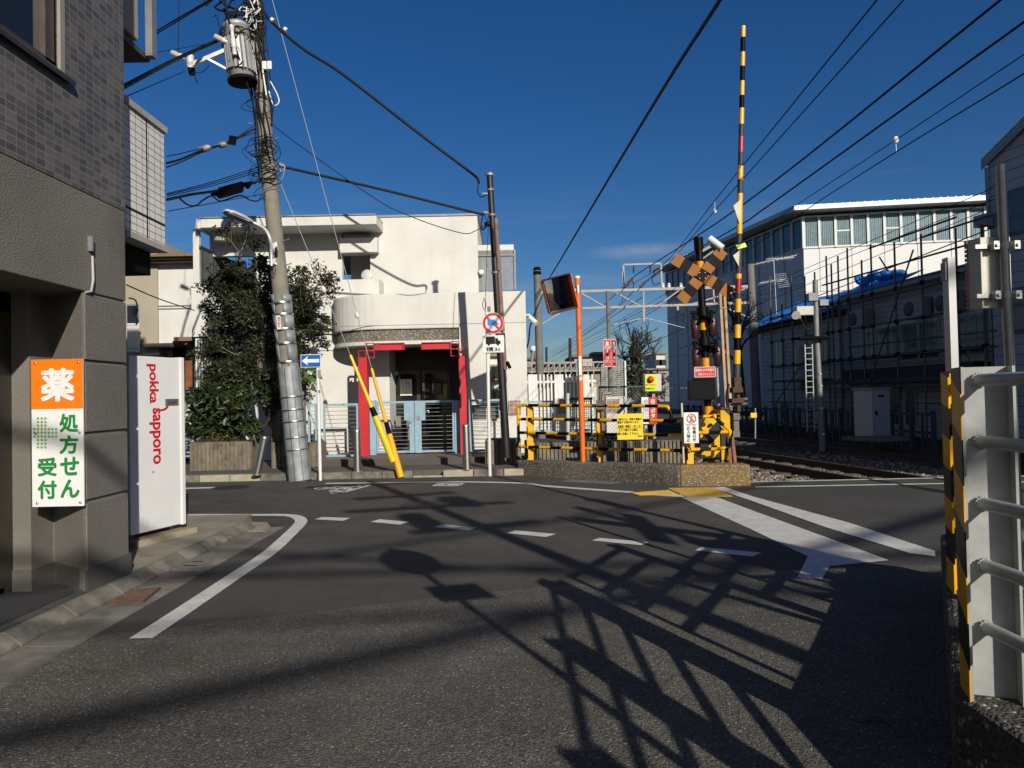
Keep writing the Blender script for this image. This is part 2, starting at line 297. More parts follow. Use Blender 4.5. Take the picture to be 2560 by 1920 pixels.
m_whiteb = M('bright_wall', (.76, .76, .75), .8, var=.04, vs=.6, dirt=(.66, .66, .65), dn=.6, ds=.4)
m_wgrey = M('grey_wall', (.5, .5, .5), .8, var=.06, vs=.8)
m_stucco = M('stucco', (.175, .163, .146), .95, var=.12, vs=1.5, bump=1.0, bs=95, dirt=(.11, .10, .088), dn=.56, ds=1.2)
m_tiled = mat_brick('dark_wall_tile', (.150, .132, .122), (.072, .064, .062), (.19, .18, .165), .1, .0555, .0036, 0, 'YZ', .38, .4)
m_tilew = mat_brick('pale_wall_tile', (.86, .84, .80), (.80, .78, .74), (.20, .19, .18), .12, .07, .004, 0, 'A', .5, .5)
m_pink = mat_brick('pink_tile', (.36, .17, .125), (.31, .14, .105), (.42, .40, .36), .1, .1, .009, 0, 'A', .6, .4)
m_black = M('black_paint', BLK, .5, var=.1, spec=.08)
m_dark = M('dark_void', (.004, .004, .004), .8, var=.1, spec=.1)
m_glassd = M('dark_glass', (.015, .017, .02), .06, var=.0, spec=.6)
m_steel = M('stainless', (.60, .59, .57), .36, 1.0, var=.05)
m_galv = M('galvanised', (.42, .43, .43), .45, .8, var=.18, vs=14)
m_galvd = M('galvanised_dull', (.30, .305, .30), .6, .5, var=.2, vs=8, dirt=(.16, .13, .10), dn=.66, ds=7)
m_gpaint = M('grey_post_paint', (.40, .41, .405), .5, .1, var=.10, vs=9, bump=.3, bs=14, dirt=(.24, .225, .20), dn=.60, ds=6)
m_polec = M('pole_concrete', (.215, .20, .165), .85, var=.15, vs=5, bump=.2, bs=60, dirt=(.33, .31, .27), dn=.64, ds=4)
m_polegr = M('catenary_concrete', (.17, .165, .15), .85, var=.1, vs=2)
m_red = M('red_paint', (.52, .014, .024), .5, var=.14, vs=2.5, dirt=(.36, .02, .025), dn=.58, ds=3)
m_blue = M('pale_blue_paint', (.26, .41, .50), .5, var=.10, vs=9, dirt=(.15, .28, .36), dn=.66, ds=9)
m_orange = M('orange_paint', (.78, .14, .012), .45, var=.06, vs=12, dirt=(.5, .10, .02), dn=.68, ds=12)
m_yel = M('yellow_paint', YEL, .4, var=.08, vs=6, dirt=(.42, .24, .03), dn=.68, ds=9)
m_yelc = M('yellow_cover', (.84, .55, .01), .35, var=.04, vs=6, dirt=(.55, .36, .04), dn=.72, ds=6)
m_signw = M('sign_white', (.78, .79, .78), .4, var=.03, vs=4)
m_signb = M('sign_blue', (.01, .12, .42), .35, var=.03)
m_signr = M('sign_red', (.58, .012, .02), .35, var=.03)
m_signk = M('sign_black', (.008, .008, .009), .5, var=.02, spec=.2)
m_signy = M('sign_yellow', (.80, .60, .02), .4, var=.06, vs=3)
m_signo = M('sign_orange', (.85, .20, .008), .35, var=.02)
m_signg = M('sign_green', (.012, .24, .05), .4, var=.03)
m_lime = M('sign_lime', (.55, .72, .01), .4, var=.03)
m_dotg = M('dot_green', (.20, .42, .12), .4, var=.03)
m_cable = M('cable_black', (.005, .005, .006), .6, var=.1, spec=.25)
m_wire = M('wire_grey', (.30, .31, .31), .6, .2, var=.05)
m_yb = mat_stripe('hazard_diag', YEL, BLK, (.55, .25, .8), .34)
m_ybx = mat_stripe('hazard_rail', BLK, YEL, (.97, .1, -.45), .36)
m_ybz = mat_stripe('hazard_bands', YEL, BLK, (0, 0, 1), .62, .5)
m_wood = M('timber', (.46, .31, .18), .8, var=.25, vs=6, dirt=(.25, .15, .08), dn=.6, ds=8)
m_brown = M('brown_pole', (.16, .115, .095), .8, var=.3, vs=5, dirt=(.08, .06, .05), dn=.5, ds=6)
m_rust = M('rusty_steel', (.075, .042, .028), .85, .1, var=.3, vs=20)
m_soil = M('soil', (.055, .045, .034), .95, var=.4, vs=3, bump=1, bs=20)
m_ballast = mat_speck('ballast_bed', (.075, .055, .043), (.24, .20, .17), 26, .25, 1.0, base2=(.05, .035, .028))
m_green = mat_speck('green_strip', (.075, .090, .055), (.10, .12, .08), 200, .1, .3)
m_tac = mat_speck('tactile_yellow', (.58, .37, .07), (.62, .42, .1), 90, .1, .3, base2=(.48, .31, .06))
m_leaf = M('leaf', (.030, .038, .013), .5, var=.5, vs=3, spec=.35)
m_leafb = M('leaf_broad', (.026, .042, .010), .45, var=.5, vs=2, spec=.3)
m_bark = M('bark', (.15, .12, .09), .95, var=.35, vs=9, bump=1, bs=30)
m_barkd = M('bark_dark', (.035, .03, .026), .95, var=.3, vs=9)
m_mesh = M('green_fence_paint', (.03, .085, .06), .6, var=.1)
m_tarp = M('blue_tarp', (.03, .26, .72), .45, var=.25, vs=3, bump=.8, bs=3)
# ================================================================ SETTING: ground, roads, tracks
def xt(Y):
    """centre line of the nearer track"""
    if Y < 24: return 6.72 - .17 * (Y - 11.8)
    d = Y - 24; return 6.72 - .17 * 12.2 - .17 * d + .0022 * d * d
def sheet(name, pts, z, mat, thick=.3, **k):
    b = MB(); b.prism([(p[0], p[1], z) for p in pts], (0, 0, -thick)); return b.build(name, mat, kind='structure', **k)
b = MB(); b.poly([(-900, -300, -.30), (900, -300, -.30), (900, 1500, -.30), (-900, 1500, -.30)]); b.build('ground', m_soil, kind='structure')
gl = lambda lst, z=0.0: [G(x, y, z) for x, y in lst]
# coarse asphalt in front, finer asphalt at the junction
e1 = [G(243, 1590), G(800, 1528), G(1200, 1481), G(1384, 1465), G(1990, 1425), G(2150, 1415)]
yl = e1[0].y
random.seed(3); ee = []
for i in range(len(e1) - 1):
    for k in range(12): q_ = e1[i].lerp(e1[i + 1], k / 12); ee.append(q_ + V((0, random.gauss(0, .012), 0)))
e1 = ee + [e1[-1]]
sheet('road', [(-2.85, -14), (2.3, -14), (8.5, -3), (9.5, 3.5), (6, 6.2)] + [(p.x, p.y) for p in reversed(e1)] + [(-2.85, yl)], 0, m_asph_old)
q = [G(1789, 1217), G(2000, 1285), G(2200, 1352), G(2360, 1405)]
sheet('road', [(-2.85, yl + .002)] + [(p.x, p.y + .002) for p in e1] + [(6, 6.202)] + [(p.x - .0, p.y) for p in reversed(q)] +
      [(3.9, 12.25), (3.9, 14.3), (-30, 14.3), (-30, 9.3), (-3.4, 9.3), (-2.95, 8.9)], 0, m_asph_new)
sheet('level_crossing_road', [(p.x, p.y, 0) for p in q] + [(6.002, 6.202), (9.5, 3.5), (26, 3.5), (26, 12.3), (3.902, 12.3)], 0.002, m_asph_x)
# pavement on the far side with its kerbstones
sheet('pavement', [(-30, 14.16), (.25, 14.16), (.25, 17.45), (-30, 17.45)], .13, m_pave)
b = MB(); x = -14.0
while x < .2:
    b.box((x + .006, 14.0, -.2), (min(x + .594, .22), 14.155, .128 - (0.10 if -2.3 < x < -2.0 else 0)), 0 if random.random() < .72 else 1); x += .6
b.build('kerb', [m_kerb, M('kerb_pale', (.36, .33, .25), .85, var=.2, vs=6, bump=.4)], kind='structure', bevel=.012)
# near-left kerb, gutter and paving
b = MB(); y = -8.0
while y < 8.7:
    y1_ = min(y + .596, 8.8); b.prism([(-3.34, y + .004, -.2), (-3.34, y + .004, .098), (-3.30, y + .004, .096), (-3.2, y + .004, .022), (-3.2, y + .004, -.2)], (0, y1_ - y - .004, 0)); y += .6
b.build('kerb', m_kerb, kind='structure', bevel=.005)
b = MB(); y = -8.0
while y < 8.6:
    b.box((-3.198, y + .003, -.2), (-2.852, y + .597, .006)); y += .6
b.build('gutter', m_conc, kind='structure')
sheet('gutter_end', [G(x_, y_) for x_, y_ in ((590, 1322), (620, 1306), (668, 1308), (676, 1318), (664, 1330), (600, 1330))], .012, M('pale_mortar', (.30, .27, .20), .9, var=.3, vs=8))
sheet('forecourt', [(-9, 5.95), (-3.34, 5.95), (-3.34, 8.8), (-3.42, 9.25), (-9, 9.25)], .095, M('forecourt_concrete', (.27, .24, .18), .85, var=.2, vs=3, dirt=(.15, .14, .11), dn=.55, ds=4))
sheet('shop_step', [(-9, -8), (-3.345, -8), (-3.345, 5.94), (-9, 5.94)], .105, mat_brick('slate_paving', (.085, .085, .082), (.07, .07, .068), (.03, .03, .03), .6, .3, .006, 0, 'XY', .7, .3))
# ---- road markings
def strip(pts, wd, z=.0045):
    n = len(pts); A = []; B = []
    for i, p in enumerate(pts):
        t = (pts[min(i + 1, n - 1)] - pts[max(i - 1, 0)]); t.z = 0; t.normalize(); nn = V((-t.y, t.x, 0)) * wd / 2
        A.append(V((p.x, p.y, z)) + nn); B.append(V((p.x, p.y, z)) - nn)
    b = MB()
    for i in range(n - 1): b.add([A[i], B[i], B[i + 1], A[i + 1]], [(0, 1, 2, 3)])
    return b
def smooth(pts, k=6):
    o = []; n = len(pts)
    for i in range(n - 1):
        p0, p1, p2, p3 = pts[max(i - 1, 0)], pts[i], pts[i + 1], pts[min(i + 2, n - 1)]
        for j in range(k):
            t = j / k; o.append(.5 * ((2 * p1) + (p2 - p0) * t + (2 * p0 - 5 * p1 + 4 * p2 - p3) * t * t + (3 * p1 - p0 - 3 * p2 + p3) * t ** 3))
    return o + [pts[-1]]
dz = lambda x, y: (440 + x / 2.572, 1160 + y / 2.572)
d2 = lambda x, y: (1200 + x / 1.843, 1160 + y / 1.843)
strip(smooth([G(*p) for p in ((352, 1597), (463, 1524), (579, 1446), (671, 1384), (720, 1340), (748, 1312), (752, 1300), (736, 1291), (700, 1288), (620, 1288), (430, 1288))]), .155).build('edge_line', m_line, kind='structure')
b = MB()
b.poly([G(*p, .0045) for p in (dz(-600, 156), dz(60, 152), dz(315, 146), dz(290, 154), dz(60, 161), dz(-600, 165))]); b.build('edge_line', m_line, kind='structure')
strip(smooth([G(*p) for p in (dz(960, 126), dz(1400, 121), dz(1800, 116), dz(2212, 124), d2(300, 102), d2(700, 131))]), .16).build('edge_line', m_line, kind='structure')
dash = [[(890, 355), (940, 340), (1122, 347), (1075, 365)], [(1248, 372), (1310, 355), (1503, 372), (1440, 389)], [(1655, 405), (1715, 388), (1935, 408), (1880, 426)]]
for qd in dash:
    MB().poly([G(*dz(*p), .0045) for p in qd]).build('dashed_line', m_line, kind='structure')
for qd in [[(120, 318), (165, 306), (350, 322), (305, 336)], [(515, 352), (550, 340), (775, 360), (745, 374)], [(990, 397), (1020, 383), (1297, 408), (1255, 426)]]:
    MB().poly([G(*d2(*p), .0045) for p in qd]).build('dashed_line', m_line, kind='structure')
MB().poly([G(*d2(*p), .0045) for p in [(930, 155), (1085, 150), (1250, 212), (1590, 335), (1885, 443), (1610, 470), (1575, 530), (1462, 522), (1510, 425), (1240, 296)]]).build('guide_band', m_line, kind='structure')
MB().poly([G(*d2(*p), .0065) for p in [(1070, 108), (1125, 105), (1260, 150), (1700, 270), (2096, 400), (2098, 424), (1980, 410), (1590, 290), (1240, 165)]]).build('stop_line', m_line, kind='structure')
MB().poly([G(*d2(*p), .0045) for p in [(800, 145), (925, 140), (950, 153)]]).build('guide_band', m_line, kind='structure')
# tactile paving: raised domes and bars
b = MB(); tq = [G(*d2(*p), .008) for p in [(863, 110), (1075, 106), (1165, 148), (955, 152)]]
b.prism(tq, (0, 0, -.006))
for i in range(24):
    for j in range(9):
        u_, v_ = (i + .5) / 24, (j + .5) / 9
        c = (tq[0] * (1 - u_) + tq[1] * u_) * (1 - v_) + (tq[3] * (1 - u_) + tq[2] * u_) * v_
        b.cyl(c, c + V((0, 0, .005)), .016, .010, 6)
tr = [G(*d2(*p), .008) for p in [(693, 132), (868, 119), (915, 140), (735, 144)]]
b.prism(tr, (0, 0, -.003))
for j in range(4):
    v_ = (j + .5) / 4
    b.bar(tr[0] * (1 - v_) + tr[3] * v_ + V((0, 0, .002)), tr[1] * (1 - v_) + tr[2] * v_ + V((0, 0, .002)), .03, .008)
b.build('tactile_paving', m_tac, kind='structure')
# green pedestrian strip over the crossing
MB().poly([(3.62, 11.72, .006), (3.95, 12.2, .006), (26, 12.2, .006), (26, 11.45, .006), (8, 11.5, .006)]).build('pedestrian_strip', m_green, kind='structure')
b = strip([V((3.75, 12.16, 0)), V((9, 12.2, 0)), V((26, 12.2, 0))], .12, .009); b.build('strip_border_line', m_line, kind='structure')
strip([V((3.9, 11.52, 0)), V((7.2, 11.45, 0)), V((26, 11.4, 0))], .13, .009).build('strip_border_line', m_line, kind='structure')
# bicycle marking and the small box painted farther along
def bike(c, ux, uy, s, b):
    def ln(a, q, wd=.035): b.bar(c + ux * a[0] * s + uy * a[1] * s, c + ux * q[0] * s + uy * q[1] * s, wd, .002)
    def ring(o, r):
        for k in range(14):
            a0, a1 = 2 * math.pi * k / 14, 2 * math.pi * (k + 1) / 14
            ln((o[0] + r * math.cos(a0), o[1] + r * math.sin(a0)), (o[0] + r * math.cos(a1), o[1] + r * math.sin(a1)))
    ring((-.55, 0), .33); ring((.55, 0), .33)
    ln((-.55, 0), (-.3, .6)); ln((-.3, .6), (.38, .62)); ln((.38, .62), (.55, 0)); ln((-.1, 0), (.38, .62)); ln((-.55, 0), (-.1, 0)); ln((-.1, 0), (-.3, .6)); ln((.38, .62), (.34, .85)); ln((.34, .85), (.55, .88)); ln((-.42, .68), (-.18, .68))
    return ln
b = MB(); o_ = G(*dz(1010, 158), .0055); ux = (G(*dz(1080, 175)) - G(*dz(950, 160))); ux.z = 0; ux.normalize(); uy = V((-ux.y, ux.x, 0))
bike(o_, V((.9, -.45, 0)).normalized(), V((.45, .9, 0)).normalized(), .42, b)
pq = [G(*dz(*p), .0055) for p in ((990, 168), (1085, 180), (1245, 136), (1110, 140))]
b.bar(pq[0], pq[1], .06, .002); b.bar(pq[1], pq[2], .06, .002)
b.build('bicycle_marking', m_line, kind='structure')
txt('とまれ', G(*dz(1120, 156), .0055), (G(*dz(1200, 140)) - G(*dz(1060, 170))), V((-.4, .9, 0)), .35, m_line, None, name='painted_word')['kind'] = 'structure'
b = MB(); pq = [G(*dz(*p), .0055) for p in ((1655, 139), (1805, 140), (1848, 125), (1690, 124))]
for i in range(4): b.bar(pq[i], pq[(i + 1) % 4], .05, .002)
b.bar((pq[0] + pq[3]) / 2, (pq[1] + pq[2]) / 2, .12, .002); b.bar(pq[0] * .6 + pq[1] * .4, pq[3] * .6 + pq[2] * .4, .06, .002); b.build('painted_box', m_line, kind='structure')
# ---- track bed, sleepers, rails
b = MB(); Ys = [12.302] + [14 + 3 * i for i in range(28)]
for i in range(len(Ys) - 1):
    y0, y1 = Ys[i], Ys[i + 1]
    l0, l1 = (3.9 if y0 < 13 else max(xt(y0) - 2.2, 1.0 if y0 > 30 else 2.4)), max(xt(y1) - 2.2, 1.0 if y1 > 30 else 2.4)
    b.prism([(l0, y0, -.16), (xt(y0) + 6.0, y0, -.16), (xt(y1) + 6.0, y1, -.16), (l1, y1, -.16)], (0, 0, -.1))
b.prism([(7.5, -16, -.16), (15, -16, -.16), (13, 3.4, -.16), (9.3, 3.4, -.16)], (0, 0, -.1))
b.build('track_bed', m_ballast, kind='structure')
GA = .56
def rail(dx, name, label):
    t = MB()
    ys = [12.3 + 1.5 * i for i in range(46)]
    for i in range(len(ys) - 1):
        a = V((xt(ys[i]) + dx, ys[i], 0)); c = V((xt(ys[i + 1]) + dx, ys[i + 1], 0))
        t.bar(a + V((0, 0, -.012)), c + V((0, 0, -.012)), .065, .036, mi=0); t.bar(a + V((0, 0, -.075)), c + V((0, 0, -.075)), .02, .10, mi=0); t.bar(a + V((0, 0, -.13)), c + V((0, 0, -.13)), .125, .02, mi=0)
    a = V((xt(3.5) + dx, 3.5, .004)); c = V((xt(12.299) + dx, 12.299, .004))
    for sx_, wd, mi in ((0, .065, 1), (-.075, .07, 2), (.075, .07, 2)):
        t.bar(a + V((sx_, 0, -.004 if mi == 2 else 0)), c + V((sx_, 0, -.004 if mi == 2 else 0)), wd, .016, mi=mi)
    a2 = V((xt(-16) + dx, -16, -.04)); t.bar(a2, V((xt(3.49) + dx, 3.49, -.04)), .065, .08, mi=0)
    return t.build('rail', [m_rust, M('rail_top', (.18, .17, .16), .35, .9, var=.1), M('flange_groove', (.018, .017, .016), .7)], label=label, cat='rail', group='steel rails of the double track', origin=True)
rail(-GA, 'rail', 'nearest rusty rail, beside the ochre concrete block wall')
rail(GA, 'rail', 'second rail from the block wall, running beside the nearest one')
rail(3.75 - GA, 'rail', 'third rail from the block wall, inner rail of the far track')
rail(3.75 + GA, 'rail', 'farthest rail, in shade beside the relay cabinet')
sl = MB().box((-1.0, -.10, -.165), (1.0, .10, -.115))
s0 = None; n_ = 0
for tr_, word in ((0, 'nearer'), (3.75, 'far')):
    for i in range(26):
        y = 12.75 + .62 * i
        if s0 is None:
            s0 = sl.build('sleeper', M('sleeper', (.075, .062, .052), .9, var=.3, vs=8), label='x', cat='sleeper', origin=True); o = s0; s0.location.z = -.165
        else: o = s0.copy(); C.objects.link(o)
        o.location = (xt(y) + tr_, y, -.165); o.rotation_euler = (0, 0, .168)
        o['label'] = 'concrete sleeper under the rails of the %s track' % word; o['group'] = 'sleepers under the %s track' % word
# loose ballast stones
def stones(name, label, n, fn, smin, smax, mats, cat='gravel'):
    b = MB()
    for _ in range(n):
        c = fn(); r = random.uniform(smin, smax)
        ph = random.random() * 6.28; vs = []
        for k in range(5): a = ph + k * 1.257; vs.append((c[0] + r * math.cos(a) * random.uniform(.7, 1.1), c[1] + r * math.sin(a) * random.uniform(.7, 1.1), c[2] - r * .1))
        for k in range(4): a = ph + .4 + k * 1.57; vs.append((c[0] + r * .6 * math.cos(a) * random.uniform(.6, 1.1), c[1] + r * .6 * math.sin(a) * random.uniform(.6, 1.1), c[2] + r * random.uniform(.5, .9)))
        b.add(vs, [(5, 6, 7, 8), (0, 1, 5), (1, 6, 5), (1, 2, 6), (2, 7, 6), (2, 3, 7), (3, 8, 7), (3, 4, 8), (4, 5, 8), (4, 0, 5)], random.randrange(len(mats)))
    return b.build(name, mats, label=label, cat=cat, kind='stuff')
mst = [M('stone_brown', (.17, .11, .078), .9, var=.2), M('stone_grey', (.20, .175, .15), .9, var=.2), M('stone_dark', (.10, .07, .055), .9, var=.2), M('stone_pale', (.34, .30, .26), .9, var=.2)]
def bpos():
    while True:
        y = 12.4 + abs(random.gauss(0, 3.2)); x = random.uniform(3.95, xt(y) + 5.6)
        if y < 24: return (x, y, -.155)
stones('ballast', 'brown crushed stone between the rails beyond the crossing', 9000, bpos, .018, .042, mst)
# trackside grass on the far side
b = MB()
for _ in range(7000):
    y = random.uniform(13.2, 40); x = xt(y) + 5.9 + abs(random.gauss(0, 1.4)); h = random.uniform(.06, .22); a = random.random() * 6.28; z0 = -.30 + .12 * (x - xt(y) - 5.5)
    dx, dy = math.cos(a) * .012, math.sin(a) * .012
    b.add([(x - dx, y - dy, z0), (x + dx, y + dy, z0), (x + random.gauss(0, .05), y + random.gauss(0, .05), z0 + h)], [(0, 1, 2)])
b.build('grass', M('dry_grass', (.10, .095, .045), .9, var=.4), label='rough dry grass on the bank beyond the tracks', cat='grass', kind='stuff')
b = MB()
for i in range(20):
    y0, y1 = 13 + i * 3, 16 + i * 3
    b.prism([(xt(y0) + 5.3, y0, -.30), (xt(y0) + 9, y0, .10), (xt(y1) + 9, y1, .10), (xt(y1) + 5.3, y1, -.30)], (0, 0, -.3))
b.build('bank', m_soil, kind='structure')
# ---- covers in the road surface
def grille(c, r, label, name='manhole_cover'):
    t = thing(name, label, 'manhole cover', (c.x, c.y, 0))
    MB().lathe((c.x, c.y, 0), [(r, -.01), (r, .006), (r - .03, .007), (r - .03, .004)], 28).build('frame', M('cast_iron', (.045, .042, .04), .55, .6, var=.2), t)
    b = MB().cyl((c.x, c.y, -.01), (c.x, c.y, .0045), r - .031, n=28)
    for i in range(-9, 10):
        for j in range(-9, 10):
            x, y = i * .033, j * .033
            if x * x + y * y < (r - .05) ** 2: b.box((c.x + x - .011, c.y + y - .011, .004), (c.x + x + .011, c.y + y + .011, .0085))
    b.build('plate', M('cast_iron', (0, 0, 0)), t)
grille(G(1062, 1262), .36, 'round dark iron manhole cover in the middle of the junction')
grille(G(578, 1219), .33, 'round dark iron manhole cover behind the white vending machine')
t = thing('drain_cover', 'rusty ribbed steel drain cover in the left gutter', 'drain cover', (-3.05, 5.35, 0))
qd = [G(248, 1512, .01), G(318, 1478, .01), G(400, 1471, .01), G(358, 1505, .01)]
b = MB(); b.prism(qd, (0, 0, -.02)); b.build('plate', M('rust_plate', (.12, .07, .05), .8, .3, var=.3, vs=15), t)
b = MB()
for k in range(11):
    f = (k + .5) / 11; b.bar(qd[0].lerp(qd[1], f) + V((0, 0, .004)), qd[3].lerp(qd[2], f) + V((0, 0, .004)), .008, .006)
for k in range(4): b.bar(qd[k] + V((0, 0, .003)), qd[(k + 1) % 4] + V((0, 0, .003)), .02, .008)
b.build('rib', M('rust_plate', (0, 0, 0)), t)
t = thing('drain_cover', 'square concrete drain cover with two slots beside the kerb', 'drain cover', (-3.02, 6.7, 0))
qd = [G(415, 1424, .012), G(492, 1393, .012), G(542, 1391, .012), G(502, 1425, .012)]
MB().prism(qd, (0, 0, -.03)).build('slab', M('concrete', (0, 0, 0)), t)
b = MB()
for f in (.3, .62): b.bar(qd[0].lerp(qd[1], f).lerp(qd[3].lerp(qd[2], f), .25) + V((0, 0, .001)), qd[0].lerp(qd[1], f).lerp(qd[3].lerp(qd[2], f), .7) + V((0, 0, .001)), .02, .003)
b.each('slot', m_dark, t)
b = MB().prism([(-4.6, 3.2, .106), (-3.42, 3.2, .106), (-3.42, 5.52, .106), (-4.6, 5.52, .106)], (0, 0, .012))
b.build('door_mat', M('mat_fibre', (.03, .03, .035), .95, var=.4, vs=80, bump=1, bs=200), label='dark bristle mat in front of the shop door', cat='door mat')

# ================================================================ LEFT CORNER BUILDING
XB = -3.34
t = thing('corner_building', 'dark tiled corner building with a rough brown stucco ground floor', 'building', (XB - 1.5, 4, .1)); cb_ = t
b = MB()   # stucco: pier with grooves, beam over the opening
zj = [.11, .80, 1.33, 1.90, 2.45]
for i in range(4): b.box((XB - .0175, 5.556, zj[i] + .012), (XB, 6.158, zj[i + 1] - .012))
nic = [(-3.98, 5.60), (-3.81, 5.60), (-3.81, 5.88), (XB - .018, 5.552), (XB - .018, 6.155), (-3.98, 6.155)]
b.prism([(x, y, .1) for x, y in nic], (0, 0, 2.36))
b.box((-9, -9, 2.452), (XB - .003, 6.16, 3.232)); b.box((-9, 6.0, .1), (-4.6, 6.16, 2.45))
b.build('stucco_wall', m_stucco, t, bevel=.012)
b = MB().prism([(-3.99, 5.588, .1), (-3.798, 5.588, .1), (-3.798, 5.855, .1), (XB + .012, 5.535, .1), (XB + .012, 6.172, .1), (-3.99, 6.172, .1)], (0, 0, .17))
b.build('plinth', M('plinth_tile', (.105, .10, .092), .55, var=.15, vs=9, dirt=(.16, .15, .13), dn=.6, ds=9), t)
b = MB()   # tiled upper wall with a window opening (Y 3.0..5.32, z 4.08..5.7)
x0, x1 = -9, XB
b.box((x0, -9, 3.236), (x1, 6.16, 4.06)); b.box((x0, 5.33, 4.06), (x1, 6.16, 5.7)); b.box((x0, -9, 4.06), (x1, 2.9, 5.7)); b.box((x0, -9, 5.7), (x1, 6.16, 9.5))
b.build('tiled_wall', m_tiled, t)
MB().box((XB - .02, 5.28, 4.06), (XB + .004, 5.335, 5.7)).build('pale_tile_edge', M('pale_edge', (.30, .28, .25), .6), t)
wf = MB()
for a_, c_ in (((XB - .10, 5.16, 4.06), (XB - .03, 5.26, 5.7)), ((XB - .1, 2.9, 4.06), (XB - .03, 5.26, 4.12)), ((XB - .1, 3.9, 4.06), (XB - .04, 3.96, 5.7)), ((XB - .1, 2.9, 5.62), (XB - .03, 5.26, 5.7))): wf.box(a_, c_)
wf = wf.build('window', M('window_bronze', (.10, .085, .07), .4, .5), t)
MB().box((XB - .085, 2.95, 4.12), (XB - .075, 5.18, 5.62)).build('pane', m_glassd, wf)
b = MB()
for k in range(20): b.cyl((XB - .3 - .03 * (k % 2), 3.1 + .11 * k, 4.06), (XB - .3 - .03 * (k % 2), 3.1 + .11 * k, 5.7), .06, n=6)
b.build('curtain', M('curtain_green', (.035, .045, .04), .9, var=.2), wf)
MB().prism([(XB, 2.85, 4.075), (XB + .045, 2.85, 4.03), (XB + .045, 5.40, 4.03), (XB, 5.40, 4.075)], (0, 0, -.035)).build('sill', M('sill_dark', (.03, .028, .027), .5), wf)
# shop front recess
b = MB().box((-4.02, 5.44, .1), (-3.95, 5.60, 2.45)); b.box((-4.02, 4.4, .1), (-3.95, 4.46, 2.45)); b.box((-4.02, 2.0, 2.3), (-3.95, 5.6, 2.45)); b.box((-4.02, -5, .1), (-3.95, 5.5, .16))
dr = b.build('shop_door', M('door_frame', (.12, .115, .10), .35, .7), t)
MB().box((-4.0, -5, .16), (-3.985, 5.45, 2.3)).build('pane', m_glassd, dr)
MB().box((-9, -5, .09), (-4.03, 5.4, 2.45)).build('interior', m_dark, t)
# second, paler tiled bay projecting farther along the same wall
b = MB().box((-7, 6.64, 3.196), (-3.6, 7.40, 4.395)); bay = b.build('tiled_bay', m_tilew, t)
b = MB().box((-7, 6.61, 4.397), (-3.575, 7.43, 4.462)); b.box((-7, 6.61, 3.135), (-3.575, 7.43, 3.194)); b.box((-3.7, 6.625, 3.196), (-3.605, 6.638, 4.395)); b.build('bay_trim', M('bay_trim', (.42, .40, .37), .6), bay)
MB().box((-3.599, 7.03, 3.196), (-3.594, 7.042, 4.395)).box((-3.599, 6.64, 3.41), (-3.593, 7.40, 3.422)).build('joint', m_dark, bay)
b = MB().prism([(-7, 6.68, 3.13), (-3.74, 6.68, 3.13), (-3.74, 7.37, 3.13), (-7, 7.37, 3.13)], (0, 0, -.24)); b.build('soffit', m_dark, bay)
MB().box((-9, 6.17, .1), (-5.2, 8.6, 9.0)).build('rear_wall', M('rear_wall', (.10, .095, .085), .9, var=.2), t)
# balcony with an outdoor unit, high on the corner
bl = MB()
bl.box((-5.2, 6.6, 5.30), (-3.90, 7.72, 5.36)); bl.box((-5.2, 6.58, 6.5), (-3.6, 8.2, 6.65)); bl.box((-5.2, 6.3, 5.36), (-4.5, 7.72, 6.5))
bl = bl.build('balcony', M('balcony_dark', (.05, .048, .045), .7), t)
MB().box((-3.885, 7.60, 5.32), (-3.81, 7.70, 6.5)).build('rail_post', M('grey_alu', (.36, .37, .38), .4, .5), bl)
ac = MB().box((-4.45, 7.15, 5.42), (-3.90, 7.50, 5.92)).build('outdoor_unit', M('ac_beige', (.34, .32, .27), .6, var=.08), bl, bevel=.02)
MB().lathe((-4.28, 7.15, 5.66), [(.20, 0), (.20, .012), (.18, .014)], 20, ax=(0, -1, 0)).build('fan_grille', m_dark, ac)

# pharmacy sign hung across the niche
sx0, sx1 = P(80, 1080, 5.5).x, P(209, 1080, 5.5).x; sz1 = P(145, 898, 5.5).z; sz0 = P(145, 1266, 5.5).z; zm = P(145, 1022, 5.5).z
t = thing('pharmacy_sign', 'orange and white pharmacy sign with green writing across the niche', 'sign', ((sx0 + sx1) / 2, 5.5, sz0))
MB().box((sx0, 5.497, sz0), (sx1, 5.51, sz1)).build('board', m_signw, t)
MB().box((sx0, 5.4945, zm), (sx1, 5.4966, sz1)).build('orange_panel', m_signo, t)
rt = V((1, 0, 0)); up = V((0, 0, 1))
def at(px, py, Y=5.492): return P(px, py, Y)
txt('薬', at(144, 962), rt, up, (at(144, 920) - at(144, 1004)).z, m_signw, t, wd=(at(186, 960) - at(101, 960)).x, bold=.035)
for ch, px, py in (('処', 172, 1057), ('方', 172, 1111), ('せ', 174, 1165), ('ん', 175, 1221), ('受', 118, 1167), ('付', 118, 1224)):
    txt(ch, at(px, py), rt, up, .143, m_signg, t, wd=.148, bold=.03)
b = MB()
for i in range(9):
    for j in range(7):
        if (2 <= i <= 6 and 2 <= j <= 4) or (3 <= i <= 5) or (3 <= j <= 5 and False): pass
        ok = (i in (2, 3, 4)) if j in (0, 1, 2, 6, 7, 8) else True
cxs = [86, 95, 104.5, 113.5, 122.5, 131.5, 140.5]; cys = [1046, 1055, 1063.5, 1072.5, 1081.5, 1091, 1100, 1109, 1118]
for i, cx_ in enumerate(cxs):
    for j, cy_ in enumerate(cys):
        if (1 <= i <= 3) or (3 <= j <= 5):
            c = at(cx_, cy_, 5.4955); b.cyl(c, c + V((0, -.002, 0)), .0098, n=8)
b.build('dot_cross', m_dotg, t)
b = MB()
